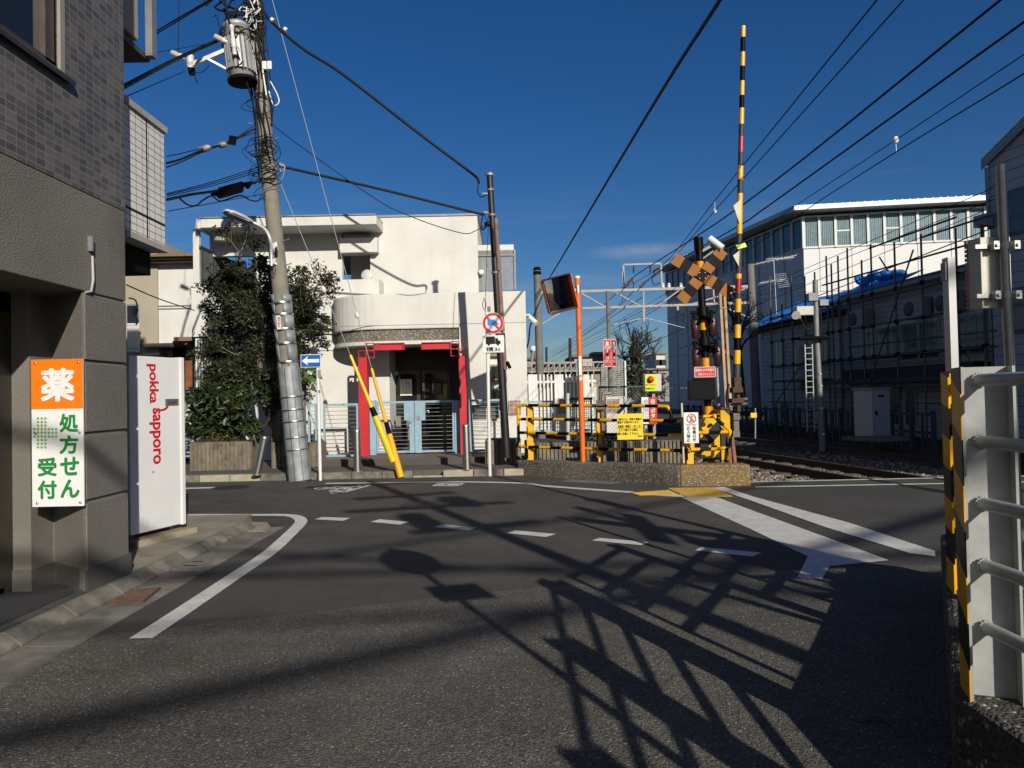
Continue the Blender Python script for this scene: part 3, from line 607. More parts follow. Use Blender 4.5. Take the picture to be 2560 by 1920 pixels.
for px, py in ((88, 908), (196, 906), (90, 1083), (199, 1081), (93, 1258), (201, 1256)):
    c = at(px, py, 5.496); b.lathe(c, [(.011, 0), (.010, .004), (.004, .007)], 10, ax=(0, -1, 0))
b.each('screw', m_steel, t)
# little white box and the conduit
c = G(0, 0) if False else P(106, 1376, 5.86)
t = thing('outdoor_socket', 'small white weatherproof box low on the stucco niche', 'socket', (c.x, 5.87, c.z))
MB().box((c.x - .04, 5.82, c.z - .065), (c.x + .04, 5.88, c.z + .065)).build('cover', M('socket_white', (.62, .62, .60), .5), t, bevel=.012)
MB().box((c.x - .0, 5.815, c.z - .02), (c.x + .03, 5.8195, c.z - .01)).build('slot', m_galv, t)
t = thing('conduit', 'white cable conduit with metal cap running down the stucco band', 'conduit', (XB, 5.5, 2.5))
pc = [PX(232, 595, XB + .02), PX(231, 640, XB + .02), PX(233, 700, XB + .02), PX(228, 729, XB + .02), PX(213, 731, XB + .0)]
MB().tube(pc[1:], .011, 8).build('pipe', M('conduit_white', (.42, .42, .40), .5), t)
MB().bar(PX(226, 590, XB + .012), PX(226, 628, XB + .012), .045, .02).build('cap', m_galv, t)

# vending machine seen from its side
v0 = G(332, 1352, .2); vx0, vy0 = -3.93, 7.28; vx1, vy1 = -3.70, 8.0
d = V((vx1 - vx0, vy1 - vy0, 0)).normalized(); nn = V((d.y, -d.x, 0)); Lm = .75; hm = 1.85; zb = .21
o0 = V((vx0, vy0, zb))
t = thing('vending_machine', 'white drinks vending machine seen from the side, red lettering running down', 'vending machine', (vx0 - .4, 7.7, zb))
MB().obox(o0 + d * Lm * .455 - nn * .5 + V((0, 0, hm / 2)), d * Lm * .90, nn, V((0, 0, hm))).build('cabinet', M('vending_white', (.76, .77, .78), .35, var=.04, vs=2, coat=.3, dirt=(.66, .67, .68), dn=.6, ds=3), t, bevel=.01)
MB().obox(o0 + d * Lm * .957 - nn * .495 + V((0, 0, hm / 2 + .0)), d * Lm * .084, nn * 1.03, V((0, 0, hm + .02))).build('front_door', M('vending_white', (0, 0, 0)), t, bevel=.012)
pl = o0 + nn * .0025
def vp(a, z): return pl + d * a + V((0, 0, z))
txt('pokka', vp(.306, 1.56), V((0, 0, -1)), d, .165, m_signr, t, wd=.42, bold=.028)
txt('sapporo', vp(.33, 1.00), V((0, 0, -1)), d, .155, m_signr, t, wd=.60, bold=.028)
b = MB()
for k in range(12):
    a = -2.6 + k * .26; b.bar(vp(.41 + .10 * math.cos(a), 1.325 + .05 * math.sin(a)), vp(.41 + .10 * math.cos(a + .28), 1.325 + .05 * math.sin(a + .28)), .014 + .0015 * k, .003, up=nn)
b.build('emblem', m_signr, t)
MB().obox(vp(.30, .62), d * .02, nn * .002, V((0, 0, .022))).build('mark', M('mark_grey', (.3, .3, .3), .5), t)
MB().obox(vp(.57, 1.36), d * .19, nn * .02, V((0, 0, .075))).build('lock_plate', m_galv, t, bevel=.008)
txt('Lock', vp(.57, 1.36) + nn * .012, d, V((0, 0, 1)), .04, m_signk, t)
b = MB()
for a in (.12, .66):
    for s_ in (-.12, -.88): b.cyl(o0 + d * a + nn * s_ + V((0, 0, -.055)), o0 + d * a + nn * s_, .025, n=8)
b.each('foot', m_galvd, t)
b = MB().obox(o0 + d * .40 - nn * .48 + V((0, 0, -.105)), d * .86, nn * 1.16, V((0, 0, .1)))
b.build('plinth', M('plinth_concrete', (.33, .28, .19), .85, var=.2, vs=5, dirt=(.14, .12, .09), dn=.52, ds=4), label='stained concrete slab under the white vending machine', cat='concrete slab', bevel=.008)

# ================================================================ HOUSES ON THE LEFT
m_beige = M('beige_wall', (.38, .34, .26), .8, var=.08, vs=1)
t = thing('beige_house', 'beige rendered house behind the vending machine with a white-railed window', 'house', (-12, 21, 0))
MB().box((-22, 20, 0), (P(395, 800, 20).x, 26, P(350, 600, 20).z)).build('wall', m_beige, t)
wf = MB(); wf.pb(316, 760, 347, 812, 19.97, .05); wf = wf.build('window', M('grey_alu', (0, 0, 0)), t)
MB().pb(318, 764, 344, 810, 19.95, .02).build('pane', m_glassd, wf)
b = MB()
for k in range(10): b.pb(318 + k * 3.1, 808, 319.6 + k * 3.1, 880, 19.6, .03)
b.pb(317, 812, 349, 814, 19.6, .03); b.pb(317, 870, 349, 872, 19.6, .03); b.build('window_railing', M('rail_white', (.72, .72, .70), .5), t)
b = MB().pb(350, 858, 432, 868, 19.2, .9); b.build('porch_roof', M('porch_roof', (.06, .055, .05), .7), t)
MB().pb(352, 868, 398, 893, 19.5, .5).build('porch_wall', m_beige, t)
t = thing('white_house', 'white rendered house with a brown plank eave between beige house and clinic', 'house', (-12, 24, 0))
MB().box((P(393, 800, 20.05).x, 20.05, 0), (P(486, 800, 20.05).x + .5, 27, P(440, 656, 20.05).z)).build('wall', m_white, t)
b = MB()
for k in range(3): b.pb(300, 635 + k * 7, 486, 641 + k * 7, 19.5 + .12 * k, 3)
b.build('roof', M('eave_brown', (.20, .13, .075), .7, var=.2, vs=3), t)
MB().pb(395, 763, 484, 765, 20.02, .02).pb(395, 770, 484, 772, 20.02, .02).build('cable_strip', m_galvd, t)
MB().pb(434, 842, 500, 852, 19.0, 1.0).build('porch_roof', M('eave_brown', (0, 0, 0)), t)
MB().pb(463, 858, 492, 975, 19.97, .06).build('door', M('door_wood', (.22, .075, .025), .5, var=.3, vs=3), t)
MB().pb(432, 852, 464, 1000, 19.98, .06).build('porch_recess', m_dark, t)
t = thing('slatted_fence', 'low grey louvred metal fence beside the shrubs at far left', 'fence', (-8.3, 16.9, 0))
b = MB()
for k in range(13): b.pb(440, 984 + k * 11, 488, 991 + k * 11, 16.9, .03)
b.build('slat', m_galvd, t)
MB().pb(440, 976, 488, 981, 16.88, .05).pb(484, 976, 488, 1135, 16.87, .06).build('frame', m_blue, t)
# ================================================================ CLINIC (white rendered building)
YW, YU, YC = 17.4, 18.0, 16.4
def X_(px, Y, py=850): return P(px, py, Y).x
def Z_(py, Y, px=900): return P(px, py, Y).z
t = thing('clinic_building', 'white two-storey rendered building with rounded canopy and jutting roof slab', 'building', (-4, 17.4, .13)); cl = t
b = MB()
zp = Z_(702, YW, 720); XL = X_(486, YW, 900)
b.box((X_(600, YW), YW, .1), (X_(972, YW), YW + .2, Z_(840, YW, 720)))
b.box((XL + .1, YW, Z_(840, YW, 560)), (X_(948, YW, 720), YW + .2, zp)); b.box((X_(951, YW) - .0, YW + .2, 3.5), (X_(948, YW, 720) - .001, YU, zp))
b.box((XL - .05, YW - .02, Z_(842, YW, 500)), (XL + .28, YW + .5, Z_(708, YW, 490)))
zt = P(1080, 541, YU).z
b.box((X_(925, YU, 640), YU, 3.4), (X_(1195, YU, 640), 26, zt))                                  # tall block
b.box((X_(632, YU, 640), YU, 3.5), (X_(855, YU, 640), YU + .2, Z_(565, YU, 740)))               # wall under the eave
b.box((X_(524, YU, 610), YU, Z_(640, YU, 580)), (X_(632, YU, 610) - .001, YU + .2, Z_(565, YU, 580)))
b.box((X_(855, YU, 640) + .001, YU - .25, Z_(636, YU, 890)), (X_(948, YU, 620), YU + .2, Z_(600, YU, 890)))   # beam over the opening
b.box((X_(845, YU), YU + 1.6, 3.5), (X_(935, YU), YU + 1.7, 5.9))
b.box((X_(487, YW), 20.5, 3), (X_(632, YU), 20.6, Z_(742, 20.5, 600)))
b.box((X_(632, YU), YU + .2, 3), (X_(925, YU) + .1, YU + 1.6, zp - .1))
# right-hand block under the parapet, split round the two slot windows
zr = P(1230, 729, YC).z; xa, xb = X_(1148, YC, 850), X_(1316, YC, 850)
b.box((xa, YC, .1), (X_(1226, YC, 930), 24, zr)); b.box((X_(1254, YC, 930), YC, .1), (xb, 24, zr))
b.box((X_(1226, YC, 930), YC + .12, .1), (X_(1254, YC, 930), 24, zr)); b.box((X_(1226, YC, 930), YC, Z_(878, YC, 1240)), (X_(1254, YC, 930), YC + .12, zr))
b.box((X_(1195, YU), 18.2, 3), (xb, 24, zr - .3))
b.build('wall', m_white, t, bevel=.02)
# canopy with rounded end
def outline(ins, Y0):
    xl = X_(823, YC + .5, 800) + ins; xr = xa + .0; R = 1.35; pts = [(xr, YW), (xr, Y0)]
    for k in range(13):
        a = math.pi / 2 * k / 12; pts.append((xl + R - R * math.sin(a), Y0 + (YW - Y0) * (1 - math.cos(a))))
    return pts
def ring(z0, z1, ins, Y0, nm, mt, bev=0):
    q_ = [(x, y, z0) for x, y in outline(ins, Y0)]
    return MB().prism(q_, (0, 0, z1 - z0)).build(nm, mt, t, bevel=bev)
zc0, zc1, zc2, zc3 = Z_(858, YC, 985), Z_(852, YC, 985), Z_(823, YC, 985), Z_(818, YC, 985)
ring(zc2, zr, 0, YC, 'canopy', m_white, .03)
ring(zc1, zc2 - .002, .06, YC + .06, 'terrazzo_band', mat_speck('terrazzo', (.20, .185, .155), (.62, .60, .52), 70, .16, .6, base2=(.12, .11, .095)))
ring(zc0 - .03, zc1 - .002, .02, YC + .01, 'canopy_lip', m_white)
# joint line above the terrazzo
MB().box((xa - 3.5, YC - .002, zc3 + .04), (xb, YC + .01, zc3 + .052)).build('joint', M('joint_grey', (.2, .19, .17), .8), t)
# eave slab
ze0, ze1 = P(720, 565, 17.1).z, P(720, 542, 17.1).z
MB().box((X_(500, 17.1, 555), 17.1, ze0), (X_(941, 17.1, 555), 24, ze1)).build('roof_slab', m_white, t, bevel=.015)
MB().box((X_(483, 17.0, 560), 17.1, P(490, 572, 17.1).z), (X_(500, 17.1, 560), 18.2, P(490, 548, 17.1).z)).build('roof_corner', m_white, t, bevel=.02)
MB().box((X_(925, YU, 640) - .02, YU - .03, zt + .001), (X_(1195, YU, 640) + .03, 26, zt + .05)).box((X_(500, 17.1, 555), 17.07, ze1 + .001), (X_(941, 17.1, 555), 24, ze1 + .03)).build('coping', M('coping_grey', (.30, .31, .32), .5, .4), t)
MB().lathe((X_(556, 17.6, 590), 17.6, ze0), [(.20, 0), (.20, -.22), (.17, -.24)][::1], 14).build('vent', M('vent_white', (.55, .54, .5), .6), t)
# balcony side screen
b = MB(); xs = X_(488, YW, 640)
b.box((xs - .03, YW - .05, Z_(708, YW, 490)), (xs + .12, YW + .05, Z_(574, YW, 490))); b.build('column', m_white, t)
sc = MB(); z1_ = P(494, 619, 17.3).z; z0_ = P(494, 702, 17.3).z
for k in range(5): sc.box((xs + .15, 17.35 + .62 * k, z0_), (xs + .19, 17.41 + .62 * k, z1_))
sc.box((xs + .14, 17.3, z1_), (xs + .20, 20.0, z1_ + .05)); sc.build('balcony_rail', M('rail_dark', (.07, .07, .07), .5), t)
MB().box((xs + .165, 17.4, z0_), (xs + .175, 19.9, z1_)).build('balcony_screen', M('smoked_screen', (.16, .17, .165), .3), t)
# dish on the terrace
b = MB().lathe(P(694, 682, 17.65) if False else P(917, 688, 17.65), [(.02, .03), (.09, .02), (.150, 0), (.153, -.01), (.150, -.015)], 22, ax=(-.1, -1, .15)); b.build('round_cover', M('dish_white', (.6, .6, .58), .4), t)
# corrugated screen on the roof right
b = MB()
x0_, x1_ = X_(1196, 18.1, 660), X_(1287, 18.1, 660); za, zb_ = P(1240, 727, 18.1).z, P(1240, 626, 18.1).z
b.box((x0_, 18.1, zb_), (x1_ - .02, 19, P(1240, 612, 18.1).z)); b.build('roof_box', m_white, t)
b = MB(); n_ = 38
for k in range(n_):
    x = x0_ + (x1_ - x0_) * k / n_; b.box((x, 18.08 - .015 * (k % 2), za), (x + (x1_ - x0_) / n_ * .72, 18.10, zb_))
b.bar((x1_, 18.05, za), (x1_, 18.05, zb_), .04, .04); b.bar((x0_, 18.05, za + .9), (x1_, 18.05, za + .9), .03, .03)
b.build('corrugated_screen', M('screen_grey', (.30, .31, .30), .35, .2, var=.15, vs=6), t)
# cables/light fittings on the white wall
b = MB().lathe(P(1203, 681, 17.98), [(.02, -.05), (.07, -.04), (.08, .02), (.05, .05)], 14, ax=(0, -1, .3)); b.build('wall_light', m_signw, t)
lc = P(1325, 797, YC + .2); lp = MB().tube([lc + V((-.18, .1, .08)), lc + V((-.02, .02, .09)), lc + V((.05, -.05, .0))], .035, 8)
lp.cyl(lc + V((.0, -.02, .03)), lc + V((.14, -.13, -.13)), .055, .07, 12); lp.build('spotlight', m_signw, t)
# entrance recess: side wall, ceiling, dark doors
xd0, xd1 = X_(972, YC), xa; YD = 18.3
MB().box((X_(972, YW) - .15, YW + .2, .1), (X_(972, YW), YD + .1, zc0)).build('recess_wall', m_white, t)
MB().box((X_(972, YW) - .3, YC + .2, zc0 + .0), (xa + .05, YD + .2, zc0 + .15)).build('soffit', M('soffit_grey', (.14, .135, .12), .8), t)
b = MB().box((X_(972, YW), YD + .1, .1), (xa + .1, YD + .2, zc0)); b.build('back_wall', M('door_surround', (.015, .013, .012), .5), t)
dr = []
xm = P(1053, 1000, YD).x; zdt = P(1053, 925, YD).z
for s_ in (-1, 1):
    b = MB()
    xo = P(990 if s_ < 0 else 1118, 1000, YD).x
    for (p_, q_) in (((xm + s_ * .02, YD, .28), (xm + s_ * .11, YD + .05, zdt)), ((xo, YD, .28), (xo + s_ * .09, YD + .05, zdt)), ((xm + s_ * .11, YD, zdt - .1), (xo, YD + .05, zdt)), ((xm + s_ * .11, YD, .28), (xo, YD + .05, .45))): b.box(p_, q_)
    d_ = b.build('door', M('door_brown', (.055, .032, .022), .45, var=.2), t)
    MB().box((xm + s_ * .11, YD + .02, .45), (xo, YD + .03, zdt - .1)).build('pane', m_glassd, d_)
    MB().tube([V((xm + s_ * .05, YD - .01, 1.22)), V((xm + s_ * .05, YD - .06, 1.22)), V((xm + s_ * .19, YD - .06, 1.24)), V((xm + s_ * .2, YD - .06, 1.18))], .012, 6).build('handle', m_steel, d_)
ncx = P(1015, 968, YD - .02)
nt_ = MB().pb(1000, 948, 1030, 989, YD - .03, .008).build('notice', M('notice_cream', (.66, .64, .54), .6), t)
yn = YD - .034
def atn(px, py): return P(px, py, yn)
txt('\n'.join('御用の方以外立入禁止'), atn(1016, 968), rt, up, .36, m_signk, nt_, wd=.03, sp=.9)
txt('\n'.join('医院からのお願い'), atn(1022.5, 965), rt, up, .24, m_signk, nt_, wd=.022, sp=.9)
txt('\n'.join('呼び出しは内線でお願いします'), atn(1009, 968), rt, up, .32, m_signk, nt_, wd=.016, sp=.9)
MB().pb(983, 929, 994, 938, YD - .03, .006).build('sticker', m_signw, t)
MB().pb(984, 930, 993, 932, YD - .033, .002).build('sticker_stripe', m_signr, t)
MB().pb(1056, 958, 1062, 977, YD - .03, .006).build('door_label', m_signw, t)
MB().box((P(1080, 1000, YD - .05).x, YD - .08, P(1090, 986, YD).z), (P(1107, 1000, YD).x, YD - .01, P(1090, 955, YD).z)).build('door_poster', M('poster_dark', (.05, .05, .05), .15), t, bevel=.03)
for px in (996, 1023): MB().pb(px - 6, 1040, px + 6, 1100, YD - .5, .06).build('stand', M('stand_grey', (.2, .21, .2), .6), t)
# slot windows with pink tile bands on the right block
b = MB()
for y0, y1 in ((884, 890), (911, 916), (947, 952), (973, 978)): b.pb(1226, y0, 1254, y1, YC - .02, .12)
b.each('pink_tile_band', m_pink, t)
b = MB(); b.pb(1226, 917, 1254, 946, YC - .012, .1); b.pb(1226, 979, 1254, 1020, YC - .012, .1); b.each('slot_window', m_glassd, t)
MB().pb(1183, 1014, 1216, 1047, YC - .03, .028).pb(1227, 1012, 1248, 1045, YC - .03, .028).each('name_plate', M('slate_plate', (.10, .11, .125), .35, var=.1, vs=4), t)
txt('MATES', P(1200, 1022, YC - .032), rt, up, .085, m_signk, t, wd=.26)
MB().pb(1272, 1001, 1302, 1037, YC - .03, .028).build('tile_panel', m_pink, t)
# louvre screen left of the trunk
t2 = MB()
for k in range(15): t2.pb(489 + k * 7.2, 846, 492.5 + k * 7.2, 975, 17.25, .05)
t2.pb(489, 846, 596, 849, 17.28, .03).pb(489, 860, 596, 864, 17.28, .03); t2.build('louvre_screen', m_whiteb, t)
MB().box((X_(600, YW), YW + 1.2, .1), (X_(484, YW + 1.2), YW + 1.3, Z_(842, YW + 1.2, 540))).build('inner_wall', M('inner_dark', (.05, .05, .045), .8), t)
MB().pb(765, 1085, 800, 1120, YW - .1, .1).pb(700, 1040, 760, 1100, YW - .05, .05).each('meter_box', M('meter_dark', (.03, .03, .03), .6), t)
# tiled platform and step
MB().box((X_(798, 15.3, 1150), 15.3, .125), (X_(1175, 15.3, 1150), 18.3, .27)).build('step', m_steptile, label='tiled entrance step in front of the blue gates', cat='step')
MB().box((X_(1175, 15.3, 1150) + .002, 15.6, .12), (xb, 16.4, .25)).build('step', m_steptile, label='low tiled ledge under the right-hand gate panel', cat='step')
# red portal frame
YF = 16.22
t = thing('entrance_portal', 'bright red metal portal frame with open squares round the clinic entrance', 'frame', (-2, YF, .27))
def outl(b, x0, y0, x1, y1, dpt=.12, th=.018):
    A = P(x0, (y0 + y1) / 2, YF).x; B = P(x1, (y0 + y1) / 2, YF).x; z1 = P((x0 + x1) / 2, y0, YF).z; z0 = P((x0 + x1) / 2, y1, YF).z
    b.box((A, YF, z0), (A + th, YF + dpt, z1)); b.box((B - th, YF, z0), (B, YF + dpt, z1)); b.box((A + th, YF, z0), (B - th, YF + dpt, z0 + th)); b.box((A + th, YF, z1 - th), (B - th, YF + dpt, z1))
for nm, (x0, y0, x1, y1) in (('left', (897, 895, 919, 1143)), ('right', (1149, 889, 1167, 1136))):
    b = MB(); xm0, xm1 = (x0, x1)
    A = P(x0, y0, YF); B = P(x1, y1, YF)
    b.box((P(x0, 1010, YF).x, YF, .27), (P(x1, 1010, YF).x, YF + .02, A.z)); b.box((P(x0, 1010, YF).x, YF + .021, .27), (P(x0, 1010, YF).x + .02, YF + .22, A.z)); b.box((P(x1, 1010, YF).x - .02, YF + .021, .27), (P(x1, 1010, YF).x, YF + .22, A.z))
    b.build('post', m_red, t)
for (x0, y0, x1, y1) in ((934, 857, 1010, 875), (1053, 855, 1127, 873)):
    b = MB(); outl(b, x0, y0, x1, y1, .16); b.pb(x0 + 3, y0 + 5, x1 - 4, y1 - 1.5, YF + .04, .02); b.build('beam', m_red, t)
for (x0, y0, x1, y1) in ((914, 857, 934.5, 876), (895, 876, 914.5, 895), (914, 876, 936, 895), (1126.5, 853, 1148, 872), (1126.5, 872, 1148, 890), (1147.5, 871, 1167, 890)):
    b = MB(); outl(b, x0, y0, x1, y1, .10, .014); b.build('open_square', m_red, t)
# pale blue gates
def panel(t, x0, y0, x1, y1, Y, n, posts=(1, 1)):
    A = P(x0, (y0 + y1) / 2, Y).x; B = P(x1, (y0 + y1) / 2, Y).x; xm = (x0 + x1) / 2; z1 = P(xm, y0, Y).z; z0 = P(xm, y1, Y).z
    b = MB(); b.box((A, Y, z0), (A + .045, Y + .04, z1)); b.box((B - .045, Y, z0), (B, Y + .04, z1)); b.box((A + .045, Y, z0), (B - .045, Y + .04, z0 + .045)); b.box((A + .045, Y, z1 - .05), (B - .045, Y + .04, z1))
    b.build('frame', m_blue, t)
    b = MB()
    for k in range(n): z = z0 + .06 + (z1 - z0 - .1) * (k + .6) / n; b.cyl((A + .04, Y + .02, z), (B - .04, Y + .02, z), .006, n=5)
    b.build('wire', m_wire, t)
t = thing('blue_fence_panel', 'pale blue framed wire panel left of the red portal', 'fence', (-4, 16.15, .2)); panel(t, 808, 1009, 896, 1142, 16.1, 12)
t = thing('blue_fence_panel', 'pale blue wire panel in front of the slate name plate', 'fence', (-.7, 16.1, .2)); panel(t, 1173, 998, 1257, 1128, 16.1, 12)
t = thing('blue_fence_panel', 'short pale blue wire panel just right of the concrete utility pole', 'fence', (-4.8, 16.6, .2)); panel(t, 770, 1009, 792, 1140, 16.5, 12)
t = thing('double_gate', 'pale blue double gate of horizontal wires under the red portal', 'gate', (-2.2, 16.3, .27))
YG = 16.45
for px0, px1 in ((920, 940), (1137, 1151)):
    b = MB().pb(px0, 1001, px1, 1139, YG, .12); b.build('gate_post', m_blue, t)
lf = thing('gate_leaf', None, None); lf.parent = t; lf.location = (0, 0, 0)
C.objects.unlink(lf); bpy.data.objects.remove(lf)
for (x0, x1) in ((941, 1036), (1037, 1136)):
    b = MB(); A = P(x0, 1070, YG).x; B = P(x1, 1070, YG).x; z1 = P(1040, 1002, YG).z; z0 = .31
    b.box((A, YG, z0), (A + .045, YG + .04, z1)); b.box((B - .045, YG, z0), (B, YG + .04, z1)); b.box((A + .045, YG, z0), (B - .045, YG + .04, z0 + .045)); b.box((A + .045, YG, z1 - .05), (B - .045, YG + .04, z1))
    lf = b.build('gate_leaf', m_blue, t)
    b = MB()
    for k in range(12): z = z0 + .05 + (z1 - z0 - .1) * (k + .6) / 12; b.cyl((A + .04, YG + .02, z), (B - .04, YG + .02, z), .006, n=5)
    b.build('wire', m_wire, lf)
b = MB().pb(1010, 1007, 1034, 1051, YG - .02, .018).pb(1037.5, 1007, 1063, 1051, YG - .02, .018).pb(1024, 1051, 1034, 1132, YG - .02, .018).pb(1037.5, 1051, 1054, 1132, YG - .02, .018); b.each('lock_panel', m_blue, t)
MB().tube([P(1016, 1055, YG - .05), P(1026, 1056, YG - .07), P(1032, 1050, YG - .05)], .012, 6).build('latch', m_galv, t)
MB().pb(1042, 1040, 1050, 1050, YG - .03, .008).build('lock', m_galvd, t)

# ================================================================ planters
def planter(px0, px1, py0, py1, Y, dp, label, z0=.13):
    x0, x1 = P(px0, (py0 + py1) / 2, Y).x, P(px1, (py0 + py1) / 2, Y).x; z1 = P((px0 + px1) / 2, py0, Y).z
    t = thing('planter', label, 'planter', ((x0 + x1) / 2, Y + dp / 2, z0))
    b = MB(); b.box((x0, Y, z0), (x1, Y + dp, z1)); n = max(3, int((x1 - x0) / .085)); w_ = (x1 - x0) / n
    for k in range(n): b.box((x0 + k * w_ + .016, Y - .04, z0 + .001), (x0 + (k + 1) * w_ - .016, Y - .001, z1 - .005))
    n = max(2, int(dp / .085)); w2 = dp / n
    for k in range(n):
        b.box((x0 - .02, Y + k * w2 + .012, z0 + .001), (x0 - .001, Y + (k + 1) * w2 - .012, z1 - .005))
    b.build('trough', M('ribbed_concrete', (.20, .17, .125), .9, var=.28, vs=5, bump=1, bs=70, dirt=(.07, .062, .05), dn=.5, ds=4), t, bevel=.006)
    MB().box((x0 + .05, Y + .05, z1 + .001), (x1 - .05, Y + dp - .05, z1 + .012)).build('soil', m_soil, t)
    return t
planter(476, 628, 1105, 1173, 14.95, .55, 'long ribbed concrete planter with a low flowering shrub, far left')
planter(680, 728, 1106, 1170, 15.1, .5, 'ribbed planter at the foot of the tree trunk, half behind the utility pole')
planter(768, 801, 1106, 1160, 15.3, .5, 'narrow end of a ribbed planter just right of the utility pole')
planter(1215, 1303, 1100, 1155, 15.0, .7, 'ribbed round-ended planter between the truck sign and the yellow rails')
planter(1345, 1700, 1104, 1150, 15.6, .6, 'long ribbed concrete planter wall behind the yellow and black rails', z0=0)
# ---- foliage
def leaves(b, c, R, n, sz, mi=0, asp=.42, squash=1.0, shell=.55):
    for _ in range(n):
        d = V((random.gauss(0, 1), random.gauss(0, 1), random.gauss(0, 1) * squash)); d.normalize()
        p = V(c) + V((d.x * R[0], d.y * R[1], d.z * R[2])) * (shell + (1 - shell) * random.random() ** .6)
        l = sz * random.uniform(.6, 1.25); a = V((random.gauss(0, 1), random.gauss(0, 1), random.gauss(-.35, .7))).normalized(); s_ = a.orthogonal().normalized()
        s_ = (s_ * math.cos(random.random() * 3)).normalized() if False else Matrix.Rotation(random.random() * 6.28, 3, a) @ s_
        up_ = a.cross(s_) * l * .12
        b.add([p, p + a * l * .35 + s_ * l * asp * .5 + up_, p + a * l * .75 + s_ * l * asp * .42 + up_, p + a * l, p + a * l * .75 - s_ * l * asp * .42 + up_, p + a * l * .35 - s_ * l * asp * .5 + up_, p + a * l * .5],
              [(0, 1, 6), (1, 2, 6), (2, 3, 6), (0, 6, 5), (6, 4, 5), (6, 3, 4)], mi)
def branch(b, p, d, L_, r, depth, tips, spread=.6, up_=.15):
    pts = [V(p)]; dd = V(d).normalized(); n = 4
    for i in range(n):
        dd = (dd + V((random.gauss(0, .14), random.gauss(0, .14), random.gauss(0, .1) + up_ * .2))).normalized(); pts.append(pts[-1] + dd * L_ / n)
    b.tube(pts, r, 6 if r > .02 else 4, r2=r * .6)
    if depth == 0: tips.append(pts[-1]); return
    for k in range(3 if depth > 1 else 4):
        nd = (dd + V((random.gauss(0, spread), random.gauss(0, spread), random.gauss(.1, spread * .7)))).normalized()
        branch(b, pts[-1] if k < 2 else pts[-2], nd, L_ * random.uniform(.55, .8), r * .55, depth - 1, tips, spread, up_)
YT = 15.5
t = thing('street_tree', 'evergreen broadleaf tree with pale forked trunk behind the utility pole', 'tree', (P(690, 1110, YT).x, YT, .5))
b = MB(); tips = []
tr0 = [P(698, 1120, YT), P(693, 1040, YT), P(688, 985, YT), P(681, 925, YT)]
b.tube(tr0, .17, 12, r2=.115); 
b.tube([tr0[3], P(665, 890, YT), P(650, 840, YT), P(640, 780, YT)], .09, 8, r2=.05); b.tube([tr0[3], P(690, 890, YT), P(700, 840, YT + .2), P(715, 780, YT + .3)], .08, 8, r2=.04)
b.tube([P(705, 1110, YT + .1), P(680, 1060, YT + .2), P(660, 1010, YT), P(648, 900, YT - .1), P(625, 780, YT), P(610, 700, YT)], .09, 8, r2=.035)
random.seed(11)
for px, py, dx, dz_ in ((640, 780, -.6, .8), (715, 780, .5, .9), (650, 850, -.9, .3), (700, 840, .9, .4), (610, 700, -.3, 1), (640, 780, .3, 1), (625, 800, -1, .5), (715, 800, .9, .6), (665, 900, -.8, .2), (705, 850, .7, .1)):
    branch(b, P(px, py, YT), (dx, random.uniform(-.4, .4), dz_), .62, .032, 2, tips)
b.build('trunk', m_bark, t)
b = MB()
crown = [(555, 790, .55), (560, 720, .45), (600, 680, .42), (640, 720, .55), (585, 850, .55), (640, 800, .6), (728, 730, .42), (752, 765, .40), (755, 820, .40), (738, 860, .38), (740, 790, .5), (700, 700, .4), (540, 870, .45), (610, 920, .5), (680, 760, .5), (720, 900, .35), (600, 760, .5), (560, 930, .4), (652, 665, .3), (765, 790, .28), (700, 850, .5), (650, 870, .5)]
for px, py, R in crown:
    leaves(b, P(px, py, YT + random.uniform(-.5, .6)), (R * .8, R * .8, R * .66), int(520 * R / .45), .085, shell=.3)
    for k in range(5): leaves(b, P(px + random.gauss(0, 38), py + random.gauss(0, 34), YT + random.uniform(-.6, .6)), (R * .42, R * .42, R * .3), 110, .08, shell=.2)
for tp in tips: leaves(b, tp, (.2, .2, .18), 26, .085, shell=.1)
b.build('crown', m_leaf, t)
t = thing('loquat_shrub', 'dark broad-leaved shrub rising from the left planter', 'shrub', (P(560, 1110, 15.3).x, 15.3, .5))
b = MB(); tips = []
for k in range(7): branch(b, P(520 + 20 * k, 1112, 15.35), (random.gauss(0, .35), random.gauss(0, .3), 1), .75, .03, 1, tips)
b.build('stem', m_barkd, t); b = MB()
for tp in tips:
    for k in range(2): leaves(b, tp, (.22, .2, .2), 9, .18, asp=.34, shell=.2)
for px, py, R in ((520, 960, .35), (500, 1040, .35), (560, 1000, .4), (600, 960, .38), (570, 1050, .4), (620, 1020, .35), (480, 1000, .3), (640, 960, .3), (530, 1070, .35), (620, 1080, .3), (475, 1060, .25), (680, 960, .26), (690, 1010, .22)):
    leaves(b, P(px + random.gauss(0, 8), py + random.gauss(0, 10), 15.1 + random.uniform(-.2, .3)), (R * .8, R * .7, R * random.uniform(.6, .9)), int(120 * R / .35), random.uniform(.12, .2), asp=.36, shell=.25)
b.build('foliage', m_leafb, t)
t = thing('broadleaf_sapling', 'few large glossy leaves showing right of the armoured utility pole', 'shrub', (P(765, 1100, 15.0).x, 15.0, .5))
b = MB().tube([P(765, 1112, 15.2), P(762, 1000, 15.1), P(766, 930, 15.0)], .02, 6); b.build('stem', m_bark, t)
b = MB(); leaves(b, P(768, 945, 14.95), (.16, .14, .22), 34, .25, asp=.42); b.build('foliage', M('leaf_bright', (.085, .17, .03), .35, var=.25), t)
t = thing('azalea', 'low clipped reddish green shrub in the left planter', 'shrub', (P(565, 1105, 15.2).x, 15.2, .5))
